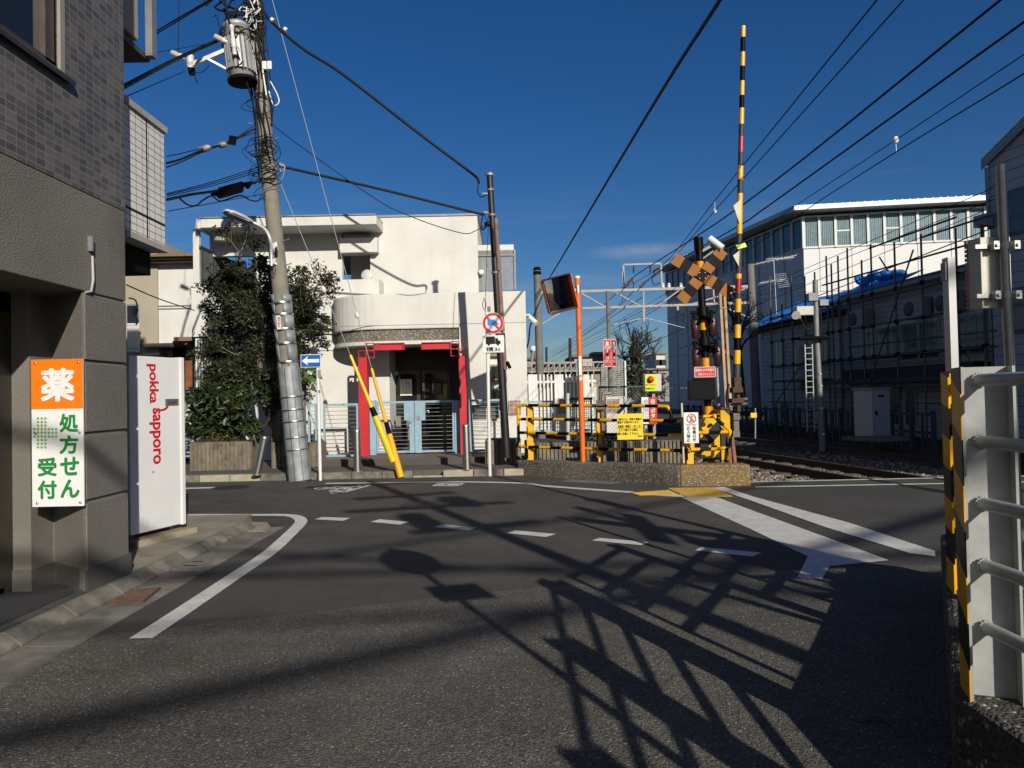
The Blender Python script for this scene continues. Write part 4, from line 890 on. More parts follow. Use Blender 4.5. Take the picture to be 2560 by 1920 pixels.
b = MB(); leaves(b, P(565, 1098, 15.15), (.42, .2, .14), 900, .045, shell=.4); b.build('foliage', M('azalea_leaf', (.10, .075, .03), .7, var=.4, vs=6), t)
b = MB(); leaves(b, P(565, 1090, 15.0), (.05, .04, .04), 26, .045); b.build('bright_tip', M('lime_leaf', (.42, .55, .03), .5), t)

# ================================================================ bollards
def bollard(base, top, label):
    t = thing('bollard', label, 'bollard', base)
    MB().cyl(base, top, .072, n=20).build('post', m_steel, t)
    ax = (V(top) - V(base)).normalized()
    MB().lathe(top, [(.074, -.03), (.074, .0), (.065, .012), (.02, .018)], 20, ax=ax).build('cap', m_steel, t)
    MB().lathe(base, [(.095, 0), (.095, .006), (.075, .010)], 20).build('collar', m_galvd, t)
gb = G(894, 1179, .13); bollard(gb, P(892, 1075, gb.y), 'upright stainless bollard in front of the left blue panel')
gb = G(1168, 1174, .13); bollard(gb, P(1164, 1063, gb.y), 'upright stainless bollard right of the red portal')
gb = G(642, 1187, .13); bollard(gb, P(662, 1092, gb.y - .0), 'leaning stainless bollard beside the left planter')

# ================================================================ utility pole 1
YP = 13.85
def pole_at(py): # axis point at photo height py
    q = [(1201, 750), (760, 705), (380, 667), (0, 634), (-420, 600)]
    for i in range(len(q) - 1):
        if py >= q[i + 1][0]: f = (q[i][0] - py) / (q[i][0] - q[i + 1][0]); return P(q[i][1] + (q[i + 1][1] - q[i][1]) * f, py, YP)
    return P(600, py, YP)
t = thing('utility_pole', 'tall leaning concrete utility pole wrapped in metal sheets at its foot', 'utility pole', pole_at(1201)); up_t = t
pb_ = pole_at(1203); pb_.z = -.1
MB().tube([pb_, pole_at(980), pole_at(760), pole_at(380), pole_at(0), pole_at(-420)], .180, 24, r2=.125).build('shaft', m_polec, t)
ax = (pole_at(400) - pole_at(1100)).normalized()
b = MB(); b.tube([pole_at(1200), pole_at(1060), pole_at(918)], .222, 24, r2=.205); ar = b.build('armour_sheet', M('zinc_sheet', (.30, .325, .34), .6, .35, var=.3, vs=5, dirt=(.22, .22, .21), dn=.6, ds=6), t)
b = MB()
for k in range(9):  # seams
    a = .4 + k * .7; c0, c1 = pole_at(1200), pole_at(920); o_ = V((math.cos(a), math.sin(a), 0)); b.bar(c0 + o_ * .223, c1 + o_ * .207, .012, .006, up=o_)
b.build('seam', M('seam_dark', (.10, .10, .10), .5, .5), ar)
# upper climbing-guard: pairs of sheets leaving a strip of concrete
b = MB(); zx = ax.orthogonal().normalized()
def arcsheet(b, c0, c1, r, a0, a1):
    n = 8; vs = []
    for c in (c0, c1):
        for rr in (r, r - .004):
            for k in range(n + 1): a = a0 + (a1 - a0) * k / n; vs.append(c + V((math.cos(a), math.sin(a), 0)) * rr)
    m_ = n + 1; fs = []
    for k in range(n): fs += [(k, k + 1, 2 * m_ + k + 1, 2 * m_ + k), (m_ + k + 1, m_ + k, 3 * m_ + k, 3 * m_ + k + 1), (k, m_ + k, m_ + k + 1, k + 1), (2 * m_ + k, 2 * m_ + k + 1, 3 * m_ + k + 1, 3 * m_ + k)]
    fs += [(0, 2 * m_, 3 * m_, m_), (n, m_ + n, 3 * m_ + n, 2 * m_ + n)]
    b.add(vs, fs, 0, True)
segs = [(738, 757), (760, 786), (789, 822), (826, 858), (862, 903), (907, 938), (942, 972)]
for (a_, c_) in segs:
    arcsheet(b, pole_at(a_), pole_at(c_), .196, math.radians(-70), math.radians(75)); arcsheet(b, pole_at(a_), pole_at(c_), .196, math.radians(180 - 60), math.radians(180 + 62))
b.build('guard_sheet', M('zinc_sheet', (0, 0, 0)), t)
b = MB()
for py in (759, 788, 824, 860, 906, 940): b.lathe(pole_at(py), [(.198, -.018), (.201, 0), (.198, .018)], 24, ax=ax)
for py in (993, 1025, 1054, 1094, 1124): b.lathe(pole_at(py), [(.219, -.015), (.224, 0), (.222, .015)], 24, ax=ax)
b.each('band', m_steel, t)
b = MB()
for py in (727, 727 - 30, 683, 640, 612, 570, 545, 512, 486, 445, 428, 392, 372, 340, 330, 300, 270, 215, 196, 150, 95, 60): b.lathe(pole_at(py), [(.170 - (1200 - py) * .000035, -.012 - (.02 if py in (445, 392, 300, 95) else 0)), (.172 - (1200 - py) * .000035, .012 + (.02 if py in (445, 392, 300, 95) else 0))], 20, ax=ax)
b.each('clamp', m_galv, t)
b = MB()
for i, py in enumerate((545, 605, 665, 480, 415, 352)):
    c = pole_at(py); s_ = 1; b.cyl(c + V((s_ * .14, -.05, 0)), c + V((s_ * .26, -.06, .03)), .010, n=6); b.cyl(c + V((s_ * .26, -.06, .03)), c + V((s_ * .275, -.06, .034)), .018, n=8)
for py in (400, 310, 460): c = pole_at(py); b.cyl(c + V((-.14, -.05, 0)), c + V((-.30, -.05, -.0)), .010, n=6)
b.each('step_bolt', m_galvd, t)
b = MB().bar(pole_at(659) + V((-.14, -.20, 0)), pole_at(659) + V((.03, -.21, 0)), .01, .10); pl_ = b.build('number_plate', m_signw, t)
txt('W 547', pole_at(659) + V((-.055, -.216, 0)), rt, up, .045, m_signk, pl_, bold=.02)
c = P(697, 806, YP - .215); MB().obox(c, (.085, 0, 0), (0, .006, 0), (-.02, 0, .27)).build('notice_strip', M('strip_white', (.66, .65, .6), .5), t)
txt('\n'.join('電柱番号'), c + V((0, -.006, 0)), rt, up, .2, m_signr, t, wd=.05)
# risers and tangle
random.seed(5); b = MB()
for k in range(16):
    ph = random.uniform(-2.8, .3); pts = []
    y0 = random.uniform(-60, 90); y1 = random.uniform(180, 460)
    for i in range(10):
        py = y0 + (y1 - y0) * i / 9; r_ = .17 + random.uniform(0, .05); a = ph + .25 * math.sin(i * .9 + k)
        pts.append(pole_at(py) + V((math.cos(a) * r_, math.sin(a) * r_, 0)))
    b.tube(smooth(pts, 3), random.choice((.010, .014, .020)), 6)
for k in range(26):
    c = pole_at(random.choice((25, 40, 60, 75, 270, 375, 385, 440, 480))) ; R = random.uniform(.08, .22); a0 = random.random() * 6; pts = []
    for i in range(9): a = a0 + i * .7; pts.append(c + V((math.cos(a) * R * random.uniform(.7, 1.2) + random.choice((-.15, .12)), -.14 - random.uniform(0, .12), math.sin(a) * R * 1.2)))
    b.tube(smooth(pts, 3), .007, 5)
b.build('riser_cable', m_cable, t)
b = MB()
for k in range(8):
    c = pole_at(random.uniform(10, 90)); pts = [c + V((random.uniform(-.25, .22), -.2 - random.uniform(0, .1), random.uniform(-.3, .3))) for _ in range(4)]; b.tube(smooth(pts, 4), .010, 5)
pts = [pole_at(210) + V((.22, -.1, 0)), pole_at(240) + V((.33, -.12, .0)), pole_at(262) + V((.36, -.12, 0)), pole_at(270) + V((.25, -.12, 0)), pole_at(235) + V((.18, -.12, 0))]
b.tube(smooth(pts), .013, 6); b.tube([pole_at(185) + V((.12, -.2, 0)), pole_at(250) + V((.15, -.2, 0))], .016, 6); b.build('white_lead', m_signw, t)
b = MB()
for dx in (-.0, .10): b.obox(pole_at(176) + V((.16 + dx, -.2, 0)), (.085, 0, 0), (0, .05, 0), (0, 0, .16))
b.each('terminal_block', m_signw, t, bevel=.01)
b = MB()
for k in range(24):
    c = pole_at(random.uniform(-30, 75)) + V((random.uniform(-.75, .15), random.uniform(-.35, .0), 0)); pts = [c]
    for i in range(4): pts.append(pts[-1] + V((random.uniform(-.2, .2), random.uniform(-.08, .08), random.uniform(-.2, .2))))
    b.tube(smooth(pts, 3), random.choice((.009, .013, .022)), 5)
b.build('cable_loop', m_cable, t)
# transformer
c = P(598, 130, YP - .35); tf_t = thing('pole_transformer', 'grey finned can transformer hanging on the utility pole', 'transformer', c + V((0, 0, -.6)))
tx = V((-.10, 0, 1)).normalized()
b = MB().lathe(c, [(.20, -.52), (.225, -.51), (.235, .43), (.25, .44), (.25, .49), (.22, .53), (.05, .56)], 28, ax=tx); b.build('tank', M('tank_grey', (.40, .40, .395), .45, .2, var=.08, vs=3, dirt=(.36, .35, .33), dn=.6, ds=4), tf_t)
b = MB()
for k in range(20):
    a = k * 2 * math.pi / 20; o_ = V((math.cos(a), math.sin(a), 0)); b.bar(c + o_ * .262 - tx * .40, c + o_ * .262 + tx * .20, .05, .028, up=o_)
b.build('fin', M('tank_grey', (0, 0, 0)), tf_t)
MB().lathe(c, [(.27, -.60), (.275, -.55), (.26, -.54)], 28, ax=tx).build('base_ring', m_dark, tf_t)
b = MB(); c2 = c + V((.02, -.33, 0)); b.lathe(c2, [(.04, -.22), (.04, -.08), (.06, -.06), (.04, -.03), (.06, 0), (.04, .03), (.06, .06), (.04, .09), (.03, .25), (.045, .27), (.045, .34)], 14, ax=tx)
b.build('bushing', M('porcelain', (.70, .68, .62), .2, var=.05, coat=.4), tf_t)
b = MB().bar(P(470, 166, YP - .55), P(583, 118, YP - .4), .07, .07); b.bar(P(520, 148, YP - .5), P(580, 180, YP - .4), .04, .04); b.bar(P(465, 164, YP - .55), P(560, 128, YP - .9), .03, .03) if False else None
b.build('bracket', m_galv, tf_t)
for (px, py, ln) in ((448, 140, 1), (556, 100, 1)):
    b = MB(); cc = P(px, py, YP - .55); b.lathe(cc, [(.03, -.16), (.055, -.15), (.055, .02), (.065, .03), (.045, .05), (.03, .12)], 14, ax=V((.9, 0, -.45))); b.build('insulator', M('porcelain', (0, 0, 0)), tf_t)
b = MB(); cc = P(476, 152, YP - .55); b.lathe(cc, [(.055, -.14), (.055, -.06), (.08, -.04), (.055, -.01), (.08, .02), (.055, .05), (.07, .09), (.03, .12)], 14); b.build('insulator', M('porcelain', (0, 0, 0)), tf_t)
b = MB().cyl(P(478, 172, YP - .55), P(481, 186, YP - .55), .07, .06, n=10); b.tube(smooth([P(484, 186, YP - .55), P(490, 195, YP - .55), P(494, 208, YP - .55), P(489, 200, YP - .5), P(487, 186, YP - .5)]), .006, 5); b.tube(smooth([P(486, 180, YP - .55), P(505, 180, YP - .5), P(525, 162, YP - .5)]), .008, 5); b.build('switch', m_cable, tf_t)
b = MB(); random.seed(31)
for k in range(14):
    c_ = P(random.uniform(560, 640), random.uniform(20, 120), YP - random.uniform(.3, .65)); pts = [c_]
    for i in range(4): pts.append(pts[-1] + V((random.uniform(-.16, .2), random.uniform(-.05, .05), random.uniform(-.28, .12))))
    b.tube(smooth(pts, 4), random.choice((.007, .010, .014)), 5)
b.tube(smooth([P(560, 0, YP - .5), P(575, 60, YP - .62), P(590, 120, YP - .66), P(612, 190, YP - .5), P(630, 250, YP - .3), P(640, 300, YP - .2)], 4), .018, 6)
b.build('lead_cable', m_cable, tf_t)
# street lamp on the pole
t = thing('street_lamp', 'grey curved-arm street lamp clamped to the utility pole', 'street lamp', pole_at(665))
YL = YP - .35
arm = smooth([P(679, 665, YL + .1), P(678, 630, YL + .1), P(676, 600, YL), P(664, 575, YL), P(645, 562, YL), P(628, 555, YL - .05)], 5)
MB().tube(arm, .030, 10).build('arm', M('lamp_grey', (.56, .60, .58), .4, .2, var=.05), t)
b = MB(); h0, h1 = P(630, 558, YL - .05), P(560, 528, YL - .5); d = (h1 - h0).normalized(); s_ = d.cross(V((0, 0, 1))).normalized(); u2 = s_.cross(d)
ring_ = []
for f, wd, ht in ((0, .05, .05), (.12, .09, .07), (.4, .13, .085), (.75, .14, .08), (.95, .10, .06), (1, .05, .03)):
    c = h0.lerp(h1, f); ring_.append([c + s_ * wd * math.cos(a) + u2 * ht * (max(math.sin(a), -.15)) for a in [2 * math.pi * k / 14 for k in range(14)]])
vs = sum(ring_, []); fs = [(i * 14 + k, i * 14 + (k + 1) % 14, (i + 1) * 14 + (k + 1) % 14, (i + 1) * 14 + k) for i in range(5) for k in range(14)]
b.add(vs, fs, 0, True); b.add(ring_[0], [tuple(reversed(range(14)))]); b.add(ring_[-1], [tuple(range(14))]); b.build('lamp_head', M('lamp_grey', (0, 0, 0)), t)
MB().obox(h0.lerp(h1, .55) - u2 * .022, d * .42, s_ * .19, u2 * .015).build('lens', M('lens_grey', (.40, .42, .43), .2), t)
MB().bar(P(680, 612, YL + .1), P(690, 628, YP - .15), .06, .12).bar(P(681, 655, YL + .1), P(690, 660, YP - .15), .05, .06).cyl(P(689, 606, YP - .2), P(690, 617, YP - .2), .03, n=8).each('clamp', m_signw, t)
MB().cyl(P(690, 620, YP - .22), P(691, 638, YP - .2), .03, n=8).tube(smooth([P(684, 665, YL + .1), P(682, 680, YL + .1), P(687, 684, YL + .1), P(689, 670, YL + .15)]), .006, 5).build('photocell', m_cable, t)
# guy wires with yellow guards
def guy(p0, p1, c0, c1, c2, Ya, Yb, label, lab2):
    pass
Yg = G(1000, 1194).y
t = thing('guy_wire', 'guy wire from the pole clamp, ending in the thicker upper yellow guard', 'guy wire', G(985, 1180))
def gp_(px, py, Y): return P(px, py, Y)
A = gp_(699, 453, YP - .1); B = gp_(985, 1156, Yg - .15)
def on(A, B, px):  # point on the line at photo x
    lo, hi = 0, 1
    for _ in range(40):
        m_ = (lo + hi) / 2; p = A.lerp(B, m_); d = p - V((0, 0, CAMZ)); x = 1280 + FPX * d.dot(_r) / d.dot(_F)
        if x < px: lo = m_
        else: hi = m_
    return A.lerp(B, lo)
MB().cyl(A, B, .008, n=6).build('wire', m_wire, t)
b = MB().cyl(on(A, B, 876), on(A, B, 931), .030, .040, n=12); b.build('guard_tube', m_yelc, t)
b = MB().cyl(on(A, B, 929), on(A, B, 941), .05, .065, n=12); b.build('rubber_boot', m_black, t)
b = MB().cyl(on(A, B, 938), on(A, B, 984), .066, .076, n=14); b.build('guard_sleeve', m_yelc, t)
b = MB().lathe(on(A, B, 809), [(.02, -.07), (.045, -.035), (.05, .035), (.02, .07)], 12, ax=(B - A)); b.build('insulator', M('porcelain', (0, 0, 0)), t)
t = thing('guy_wire', 'pale guy wire from above the frame, ending in the thinner yellow guard at the kerb', 'guy wire', G(1002, 1193))
A = gp_(662, -70, YP + .0); B = G(1003, 1196)
MB().cyl(A, B, .008, n=6).build('wire', m_wire, t)
b = MB().cyl(on(A, B, 929), on(A, B, 966), .030, .034, n=12); b.build('guard_tube', m_yel, t)
b = MB().cyl(on(A, B, 965), on(A, B, 975), .045, .05, n=12); b.build('rubber_boot', m_black, t)
b = MB().cyl(on(A, B, 973), on(A, B, 1002), .056, .068, n=14); b.build('guard_sleeve', m_yel, t)
b = MB().lathe(on(A, B, 893), [(.02, -.07), (.045, -.035), (.05, .035), (.02, .07)], 12, ax=(B - A)); b.build('insulator', M('porcelain', (0, 0, 0)), t)

# ================================================================ traffic signs by the clinic
g = G(801, 1201); Y1 = g.y
t = thing('one_way_sign', 'blue rectangular sign with white arrow pointing left, on a white pole', 'road sign', g)
MB().cyl(V((g.x, g.y, -.05)), P(794, 908, Y1 - .0), .032, n=12).build('pole', M('pole_white', (.74, .74, .72), .45, var=.05, vs=20, dirt=(.25, .24, .22), dn=.72, ds=25), t)
b = MB().pb(751.5, 886, 802, 918.5, Y1 - .05, .012).build('rim', m_signw, t, bevel=.004)
MB().pb(753, 887.5, 800.5, 917, Y1 - .053, .002).build('face', m_signb, t)
cz = P(776, 902, Y1 - .056); 
def arrow(c, L_, h):
    return [(c.x - L_ / 2, c.y, c.z), (c.x - L_ * .12, c.y, c.z + h / 2), (c.x - L_ * .20, c.y, c.z + h * .18), (c.x + L_ / 2, c.y, c.z + h * .18), (c.x + L_ / 2, c.y, c.z - h * .18), (c.x - L_ * .20, c.y, c.z - h * .18), (c.x - L_ * .12, c.y, c.z - h / 2)]
MB().prism(arrow(cz, .34, .19), (0, .002, 0)).build('arrow', m_signw, t)
MB().pb(794, 925, 802, 945, Y1 - .034, .003).pb(795, 975, 801, 982, Y1 - .034, .003).build('worn_sticker', M('sticker_worn', (.25, .24, .22), .7), t)
g = G(1225, 1190); Y1 = g.y
t = thing('truck_ban_sign', 'round red-ringed no-trucks sign above a small weight plate, on a white pole', 'road sign', g)
MB().cyl(V((g.x, g.y, -.05)), P(1217, 780, Y1), .034, n=12).build('pole', M('pole_white', (0, 0, 0)), t)
c = P(1232.5, 808, Y1 - .05); R = 26.5 / FPX * Y1
b = MB().lathe(c, [(R, 0), (R, .01)], 40, ax=(0, -1, 0)); b.build('disc', m_signw, t)
def annulus(c, r0, r1, n=40, y=0):
    b = MB(); vs = []
    for k in range(n):
        a = 2 * math.pi * k / n
        vs += [(c.x + r0 * math.cos(a), c.y + y, c.z + r0 * math.sin(a)), (c.x + r1 * math.cos(a), c.y + y, c.z + r1 * math.sin(a))]
    return b.add(vs, [(2 * k, (2 * k + 2) % (2 * n), (2 * k + 3) % (2 * n), 2 * k + 1) for k in range(n)])
a_ = annulus(c, R * .72, R * .97, y=-.0125); a_.bar(c + V((-.72 * R * .7, -.0122, .72 * R * .7)), c + V((.72 * R * .7, -.0122, -.72 * R * .7)), .001, .045, up=(.7, 0, .7)); a_.build('red_ring', m_signr, t)
def truck(c, s, y, flip=1):
    b = MB(); q = lambda pts: [(c.x + flip * p[0] * s, c.y + y, c.z + p[1] * s) for p in pts]
    b.prism(q([(-.5, -.22), (.12, -.22), (.12, .30), (-.5, .30)]), (0, .002, 0)); b.prism(q([(.14, -.22), (.5, -.22), (.5, -.02), (.36, .02), (.30, .18), (.14, .18)]), (0, .002, 0))
    for wx in (-.3, .32): b.cyl(V((c.x + flip * wx * s, c.y + y - .0005, c.z - .24 * s)), V((c.x + flip * wx * s, c.y + y + .0018, c.z - .24 * s)), .085 * s, n=14)
    return b
truck(c + V((0, 0, .01)), R * 1.02, -.017).build('truck_symbol', M('truck_blue', (.02, .20, .62), .4), t)
b = MB().pb(1206.5, 838.5, 1260, 881.5, Y1 - .06, .01).build('plate', m_signw, t, bevel=.006)
b = MB().pb(1208, 840, 1258.5, 880, Y1 - .0605, .001)
cpl = P(1233, 852, Y1 - .062); truck(cpl, .29, -.003).build('truck_symbol', m_signk, t)
txt('積3t', P(1233, 873, Y1 - .064), rt, up, .088, m_signk, t, wd=.29, bold=.012)
MB().pb(1213, 880, 1222, 884, Y1 - .05, .04).build('bracket', m_galv, t)

# ================================================================ black steel pole 2 with half pipe
YK = 14.6
t = thing('service_pole', 'slim black steel utility pole with brown half-pipe covers beside the truck sign', 'utility pole', P(1268, 1098, YK))
k0, k1 = P(1266, 1100, YK), P(1224, 440, YK); k0.z = .3
MB().cyl(k0, k1, .085, .062, n=16).build('shaft', M('pole_black', (.018, .017, .017), .5, .3, var=.3, vs=4), t)
MB().cyl(k1, k1 + V((0, 0, .05)), .085, .085, n=16).build('cap', m_galvd, t)
dkp = (k1 - k0).normalized(); off_ = V((.075, -.06, 0))
b = MB()
for f0, f1 in ((.31, .44), (.445, .655), (.66, .845)): b.cyl(k0.lerp(k1, f0) + off_, k0.lerp(k1, f1) + off_, .045, n=10)
b.each('half_pipe', M('pipe_brown', (.20, .125, .095), .75, var=.35, vs=6, dirt=(.42, .33, .28), dn=.58, ds=7), t)
b = MB(); 
for f in (.655, .44, .86, .95): b.lathe(k0.lerp(k1, f), [(.095 - .02 * f, -.02), (.10 - .02 * f, .02)], 14, ax=dkp)
b.each('band', m_galvd, t)
b = MB(); jx = P(1220, 560, YK - .1); b.lathe(jx, [(.02, -.05), (.07, -.04), (.08, .02), (.03, .06)], 12); 
b.tube(smooth([P(1197, 455, YK), P(1194, 478, YK), P(1202, 492, YK), P(1214, 488, YK), P(1224, 478, YK)]), .012, 6); b.tube(smooth([P(1208, 535, YK), P(1203, 560, YK), P(1206, 575, YK), P(1216, 566, YK - .1)]), .014, 6); b.tube(smooth([P(1212, 535, YK), P(1216, 550, YK - .05), P(1222, 540, YK), P(1222, 530, YK)]), .008, 5)
b.tube(smooth([jx + V((.04, 0, 0)), P(1232, 575, YK - .08), P(1234, 610, YK - .1), P(1237, 640, YK - .1)]), .022, 8)
b.tube(smooth([P(1222, 555, YK - .1), P(1217, 640, YK - .1), P(1214, 745, YK - .1), P(1213, 770, YK - .1), P(1215, 790, YK - .1)]), .006, 5); b.tube(smooth([P(1208, 745, YK - .1), P(1215, 756, YK - .1), P(1212, 775, YK - .1), P(1206, 762, YK - .1), P(1211, 748, YK - .1)]), .007, 5)
b.build('cable_loop', m_cable, t)
b = MB().bar(P(1206, 484, YK), P(1230, 484, YK), .03, .03); b.bar(P(1210, 530, YK), P(1230, 533, YK), .03, .03); b.each('clamp', m_galvd, t)
MB().pb(1218, 766, 1226, 778, YK - .2, .08).build('meter', M('pipe_brown', (0, 0, 0)), t)
b = MB().cyl(P(1268, 905, YK - .1), P(1275, 920, YK - .15), .035, n=8); b.build('lug', m_black, t)
# ================================================================ far block wall with hazard rails
k0 = V((.07, 14.1, 0)); k1 = V((2.77, 11.86, 0)); k2 = V((3.90, 11.70, 0))
def wallseg(b, pts, wd, zs, mi=0):
    """low wall along pts, front face on pts, thickness wd behind, rounded top by bevel"""
    n = len(pts); N_ = []
    for i in range(n):
        t_ = (pts[min(i + 1, n - 1)] - pts[max(i - 1, 0)]).normalized(); N_.append(V((-t_.y, t_.x, 0)) * wd)
    for i in range(n - 1):
        a, c = pts[i], pts[i + 1]; A, Cc = a + N_[i], c + N_[i + 1]
        z0, z1 = zs[i], zs[i + 1]
        vs = [V((a.x, a.y, -.2)), V((c.x, c.y, -.2)), V((Cc.x, Cc.y, -.2)), V((A.x, A.y, -.2)), V((a.x, a.y, z0)), V((c.x, c.y, z1)), V((Cc.x, Cc.y, z1)), V((A.x, A.y, z0))]
        b.add(vs, [(0, 3, 2, 1), (4, 5, 6, 7), (0, 1, 5, 4), (1, 2, 6, 5), (2, 3, 7, 6), (3, 0, 4, 7)], mi)
    return b
t = thing('block_wall', 'low exposed-aggregate concrete wall, its right end stained ochre, under the yellow rails', 'wall', (2, 12.8, 0))
wallseg(MB(), [k0, k1 + V((-.003, .002, 0))], .34, [.29, .35]).build('grey_section', m_agg, t, bevel=.035)
b = MB(); b.prism([V((k1.x, k1.y, .355)), V((k2.x, k2.y, .355)), V((k2.x, k2.y + .34, .355)), V((k1.x + .05, k1.y + .36, .355))], (0, 0, -.55)); b.build('ochre_section', m_aggy, t, bevel=.035)
MB().prism([(1.0, 13.15, .004), (1.9, 12.55, .004), (1.65, 12.35, .004), (.85, 12.9, .004)], (0, 0, -.004)).build('pad', m_conc, label='pale concrete patch at the foot of the orange mirror pole', cat='concrete patch')
MB().prism([V((.1, 14.5, .0)), (2.6, 12.5, 0), (3.9, 12.3, 0), (3.9, 15.5, 0), (.3, 15.6, 0)], (0, 0, -.3)).build('verge', m_soil, kind='structure')
# hazard fence: three posts, four rails with hooped ends
P1a = V((.34, 14.1, .29)); P2a = V((1.60, 13.05, .32)); P3a = V((2.98, 12.02, .355)); P4a = V((3.82, 11.9, .355))
t = thing('hazard_fence', 'yellow and black striped pipe fence on the block wall with a stepped right end', 'fence', (1.9, 12.9, .3))
for p, zt_ in ((P1a, 1.39), (P2a, 1.36), (P3a, 1.20)):
    b = MB(); b.bar((p.x - .06, p.y - .02, p.z - .02), (p.x - .06, p.y - .02, zt_), .02, .13); b.bar((p.x + .07, p.y + .05, p.z - .02), (p.x + .07, p.y + .05, zt_), .02, .13)
    b.box((p.x - .05, p.y - .005, p.z - .02), (p.x + .06, p.y + .01, zt_)); b.build('post', m_yb, t)
    MB().box((p.x - .048, p.y - .03, p.z), (p.x + .058, p.y - .0055, zt_ - .01)).build('post_face', m_yel, t)
dE = (P1a - P2a).normalized(); E0 = P1a + dE * .30; zs_ = [1.37, 1.10, .83, .55]
r_ = .030
def hz(pts, sm=True): return MB().tube(smooth([V(p) for p in pts], 4) if sm else pts, r_, 10).build('rail', m_ybx, t)
off = V((0, -.03, 0))
def pt(base, z, dx=0): return V((base.x + dx, base.y - .07, z))
E1 = P2a.lerp(P3a, .72)
hz([pt(E0, .62), pt(E0, 1.28), pt(E0 - dE * .03, 1.35), pt(E0 - dE * .12, 1.375), pt(P1a, 1.375), pt(P2a, 1.35), pt(P2a.lerp(P3a, .35), 1.345), pt(E1, 1.33), pt(E1 - dE * .1, 1.30), pt(E1 - dE * .14, 1.22), pt(E1 - dE * .15, 1.10)])
hz([pt(E0, 1.10), pt(P1a, 1.10), pt(P2a, 1.09), pt(P3a, 1.08)], False)
hz([pt(E0, .83), pt(P1a, .83), pt(P2a, .83), pt(P3a, .84)], False)
hz([pt(E0, .64), pt(E0 - dE * .03, .57), pt(E0 - dE * .12, .55), pt(P1a, .55), pt(P2a, .56), pt(P3a, .58)])
hz([pt(P3a, 1.15), pt(P3a, 1.15, .45), P(1785, 1040, 11.85), P(1800, 1055, 11.85), P(1822, 1074, 11.85), P(1825, 1082, 11.85), P(1825, 1108, 11.85), P(1820, 1118, 11.85), P(1805, 1121, 11.85), pt(P3a, .60, .4), pt(P3a, .60)])
hz([pt(P3a, .88), P(1820, 1080, 11.85)], False)
# signs on and behind that fence
m_txt = m_signk
def sheet_sign(name, label, cat_, x0, y0, x1, y1, Y, mt, tilt=0):
    t = thing(name, label, cat_, P((x0 + x1) / 2, y1, Y)); MB().pb(x0, y0, x1, y1, Y, .012).build('board', mt, t, bevel=.003); return t
YS = 12.28
t = sheet_sign('caution_sign', 'yellow caution board with five lines of black writing tied to the striped rails', 'sign', 1543, 1034, 1608, 1099, YS, m_signy)
for s_, py, h_, wd in (('踏切には、列車の車輪が', 1048, .044, .40), ('通過する溝があります。', 1055.5, .042, .38), ('自転車・車椅子・ベビーカー', 1065.5, .05, .415), ('などで通行する際は', 1075, .042, .33), ('溝に注意して下さい。', 1084, .048, .37)):
    txt(s_, P(1575.5 if wd > .39 else 1571, py, YS - .004), rt, up, h_, m_txt, t, wd=wd, bold=.012)
MB().pb(1545, 1069.6, 1606, 1070.6, YS - .003, .002).build('underline', m_signk, t)
MB().pb(1594, 1089, 1606, 1091.5, YS - .003, .002).build('small_print', m_signk, t)
YE = 12.9
t = sheet_sign('emergency_sign', 'red board with white vertical writing under the emergency button', 'sign', 1622, 993, 1643, 1061, YE, m_signr)
txt('\n'.join('非常ボタン'), P(1632.5, 1027, YE - .004), rt, up, .43, m_signw, t, wd=.09, bold=.02, sp=.95)
t = sheet_sign('notice_sign', 'white notice with columns of small black writing left of the red board', 'sign', 1604, 993, 1621.5, 1060, YE, m_signw)
for k, s_ in enumerate(('非常の場合は押してください', '踏切内で車が動かなくなった時', 'いたずらに押すと罰せられます')):
    txt('\n'.join(s_), P(1618 - k * 5, 1027, YE - .004), rt, up, .40, m_signk, t, wd=.024, sp=.85)
t = thing('emergency_button', 'lime-fronted emergency button box with a big red push button', 'button box', P(1630, 1060, YE + .1))
cx0, cx1, cz0, cz1 = P(1612, 956, YE).x, P(1641, 956, YE).x, P(1627, 979, YE).z, P(1627, 935, YE).z
MB().box((cx0, YE, cz0), (P(1654, 956, YE).x, YE + .22, cz1)).build('housing', M('housing_cream', (.55, .52, .42), .5), t, bevel=.015)
MB().box((cx0 + .005, YE - .006, cz0 + .008), (cx1, YE - .001, cz1 - .008)).build('face', m_lime, t)
bc = P(1626.5, 948.5, YE - .006)
MB().lathe(bc, [(.062, 0), (.060, .02), (.035, .022), (.035, .05), (.045, .055), (.042, .07), (.02, .075)], 22, ax=(0, -1, 0)).build('push_button', M('button_red', (.75, .03, .01), .3, coat=.4), t)
txt('非常ボタン', P(1626.5, 971.5, YE - .009), rt, up, .036, m_signk, t, wd=.17, bold=.02)
MB().pb(1615, 960, 1619, 964, YE - .009, .003).pb(1621, 961, 1638, 963, YE - .009, .003).build('label_print', m_signr, t)
MB().box((cx0 + .15, YE + .1, .0), (cx0 + .20, YE + .15, cz0)).build('post', m_galvd, t)
MB().pb(1612, 1060, 1618, 1100, YE + .05, .03).build('stay', m_galv, t)
t = sheet_sign('staff_only_sign', 'white staff-only board with a crossed-out figure in a red ring, tied to the rails', 'sign', 1709.5, 1031, 1746.5, 1108, 11.78, m_signw)
Yq = 11.776; cc = P(1728.5, 1046.5, Yq); R = 12 / FPX * Yq
annulus(cc, R * .82, R, y=-.002).bar(cc + V((-.65 * R, -.0022, .65 * R)), cc + V((.65 * R, -.0022, -.65 * R)), .0008, .012, up=(.7, 0, .7)).build('red_ring', m_signr, t)
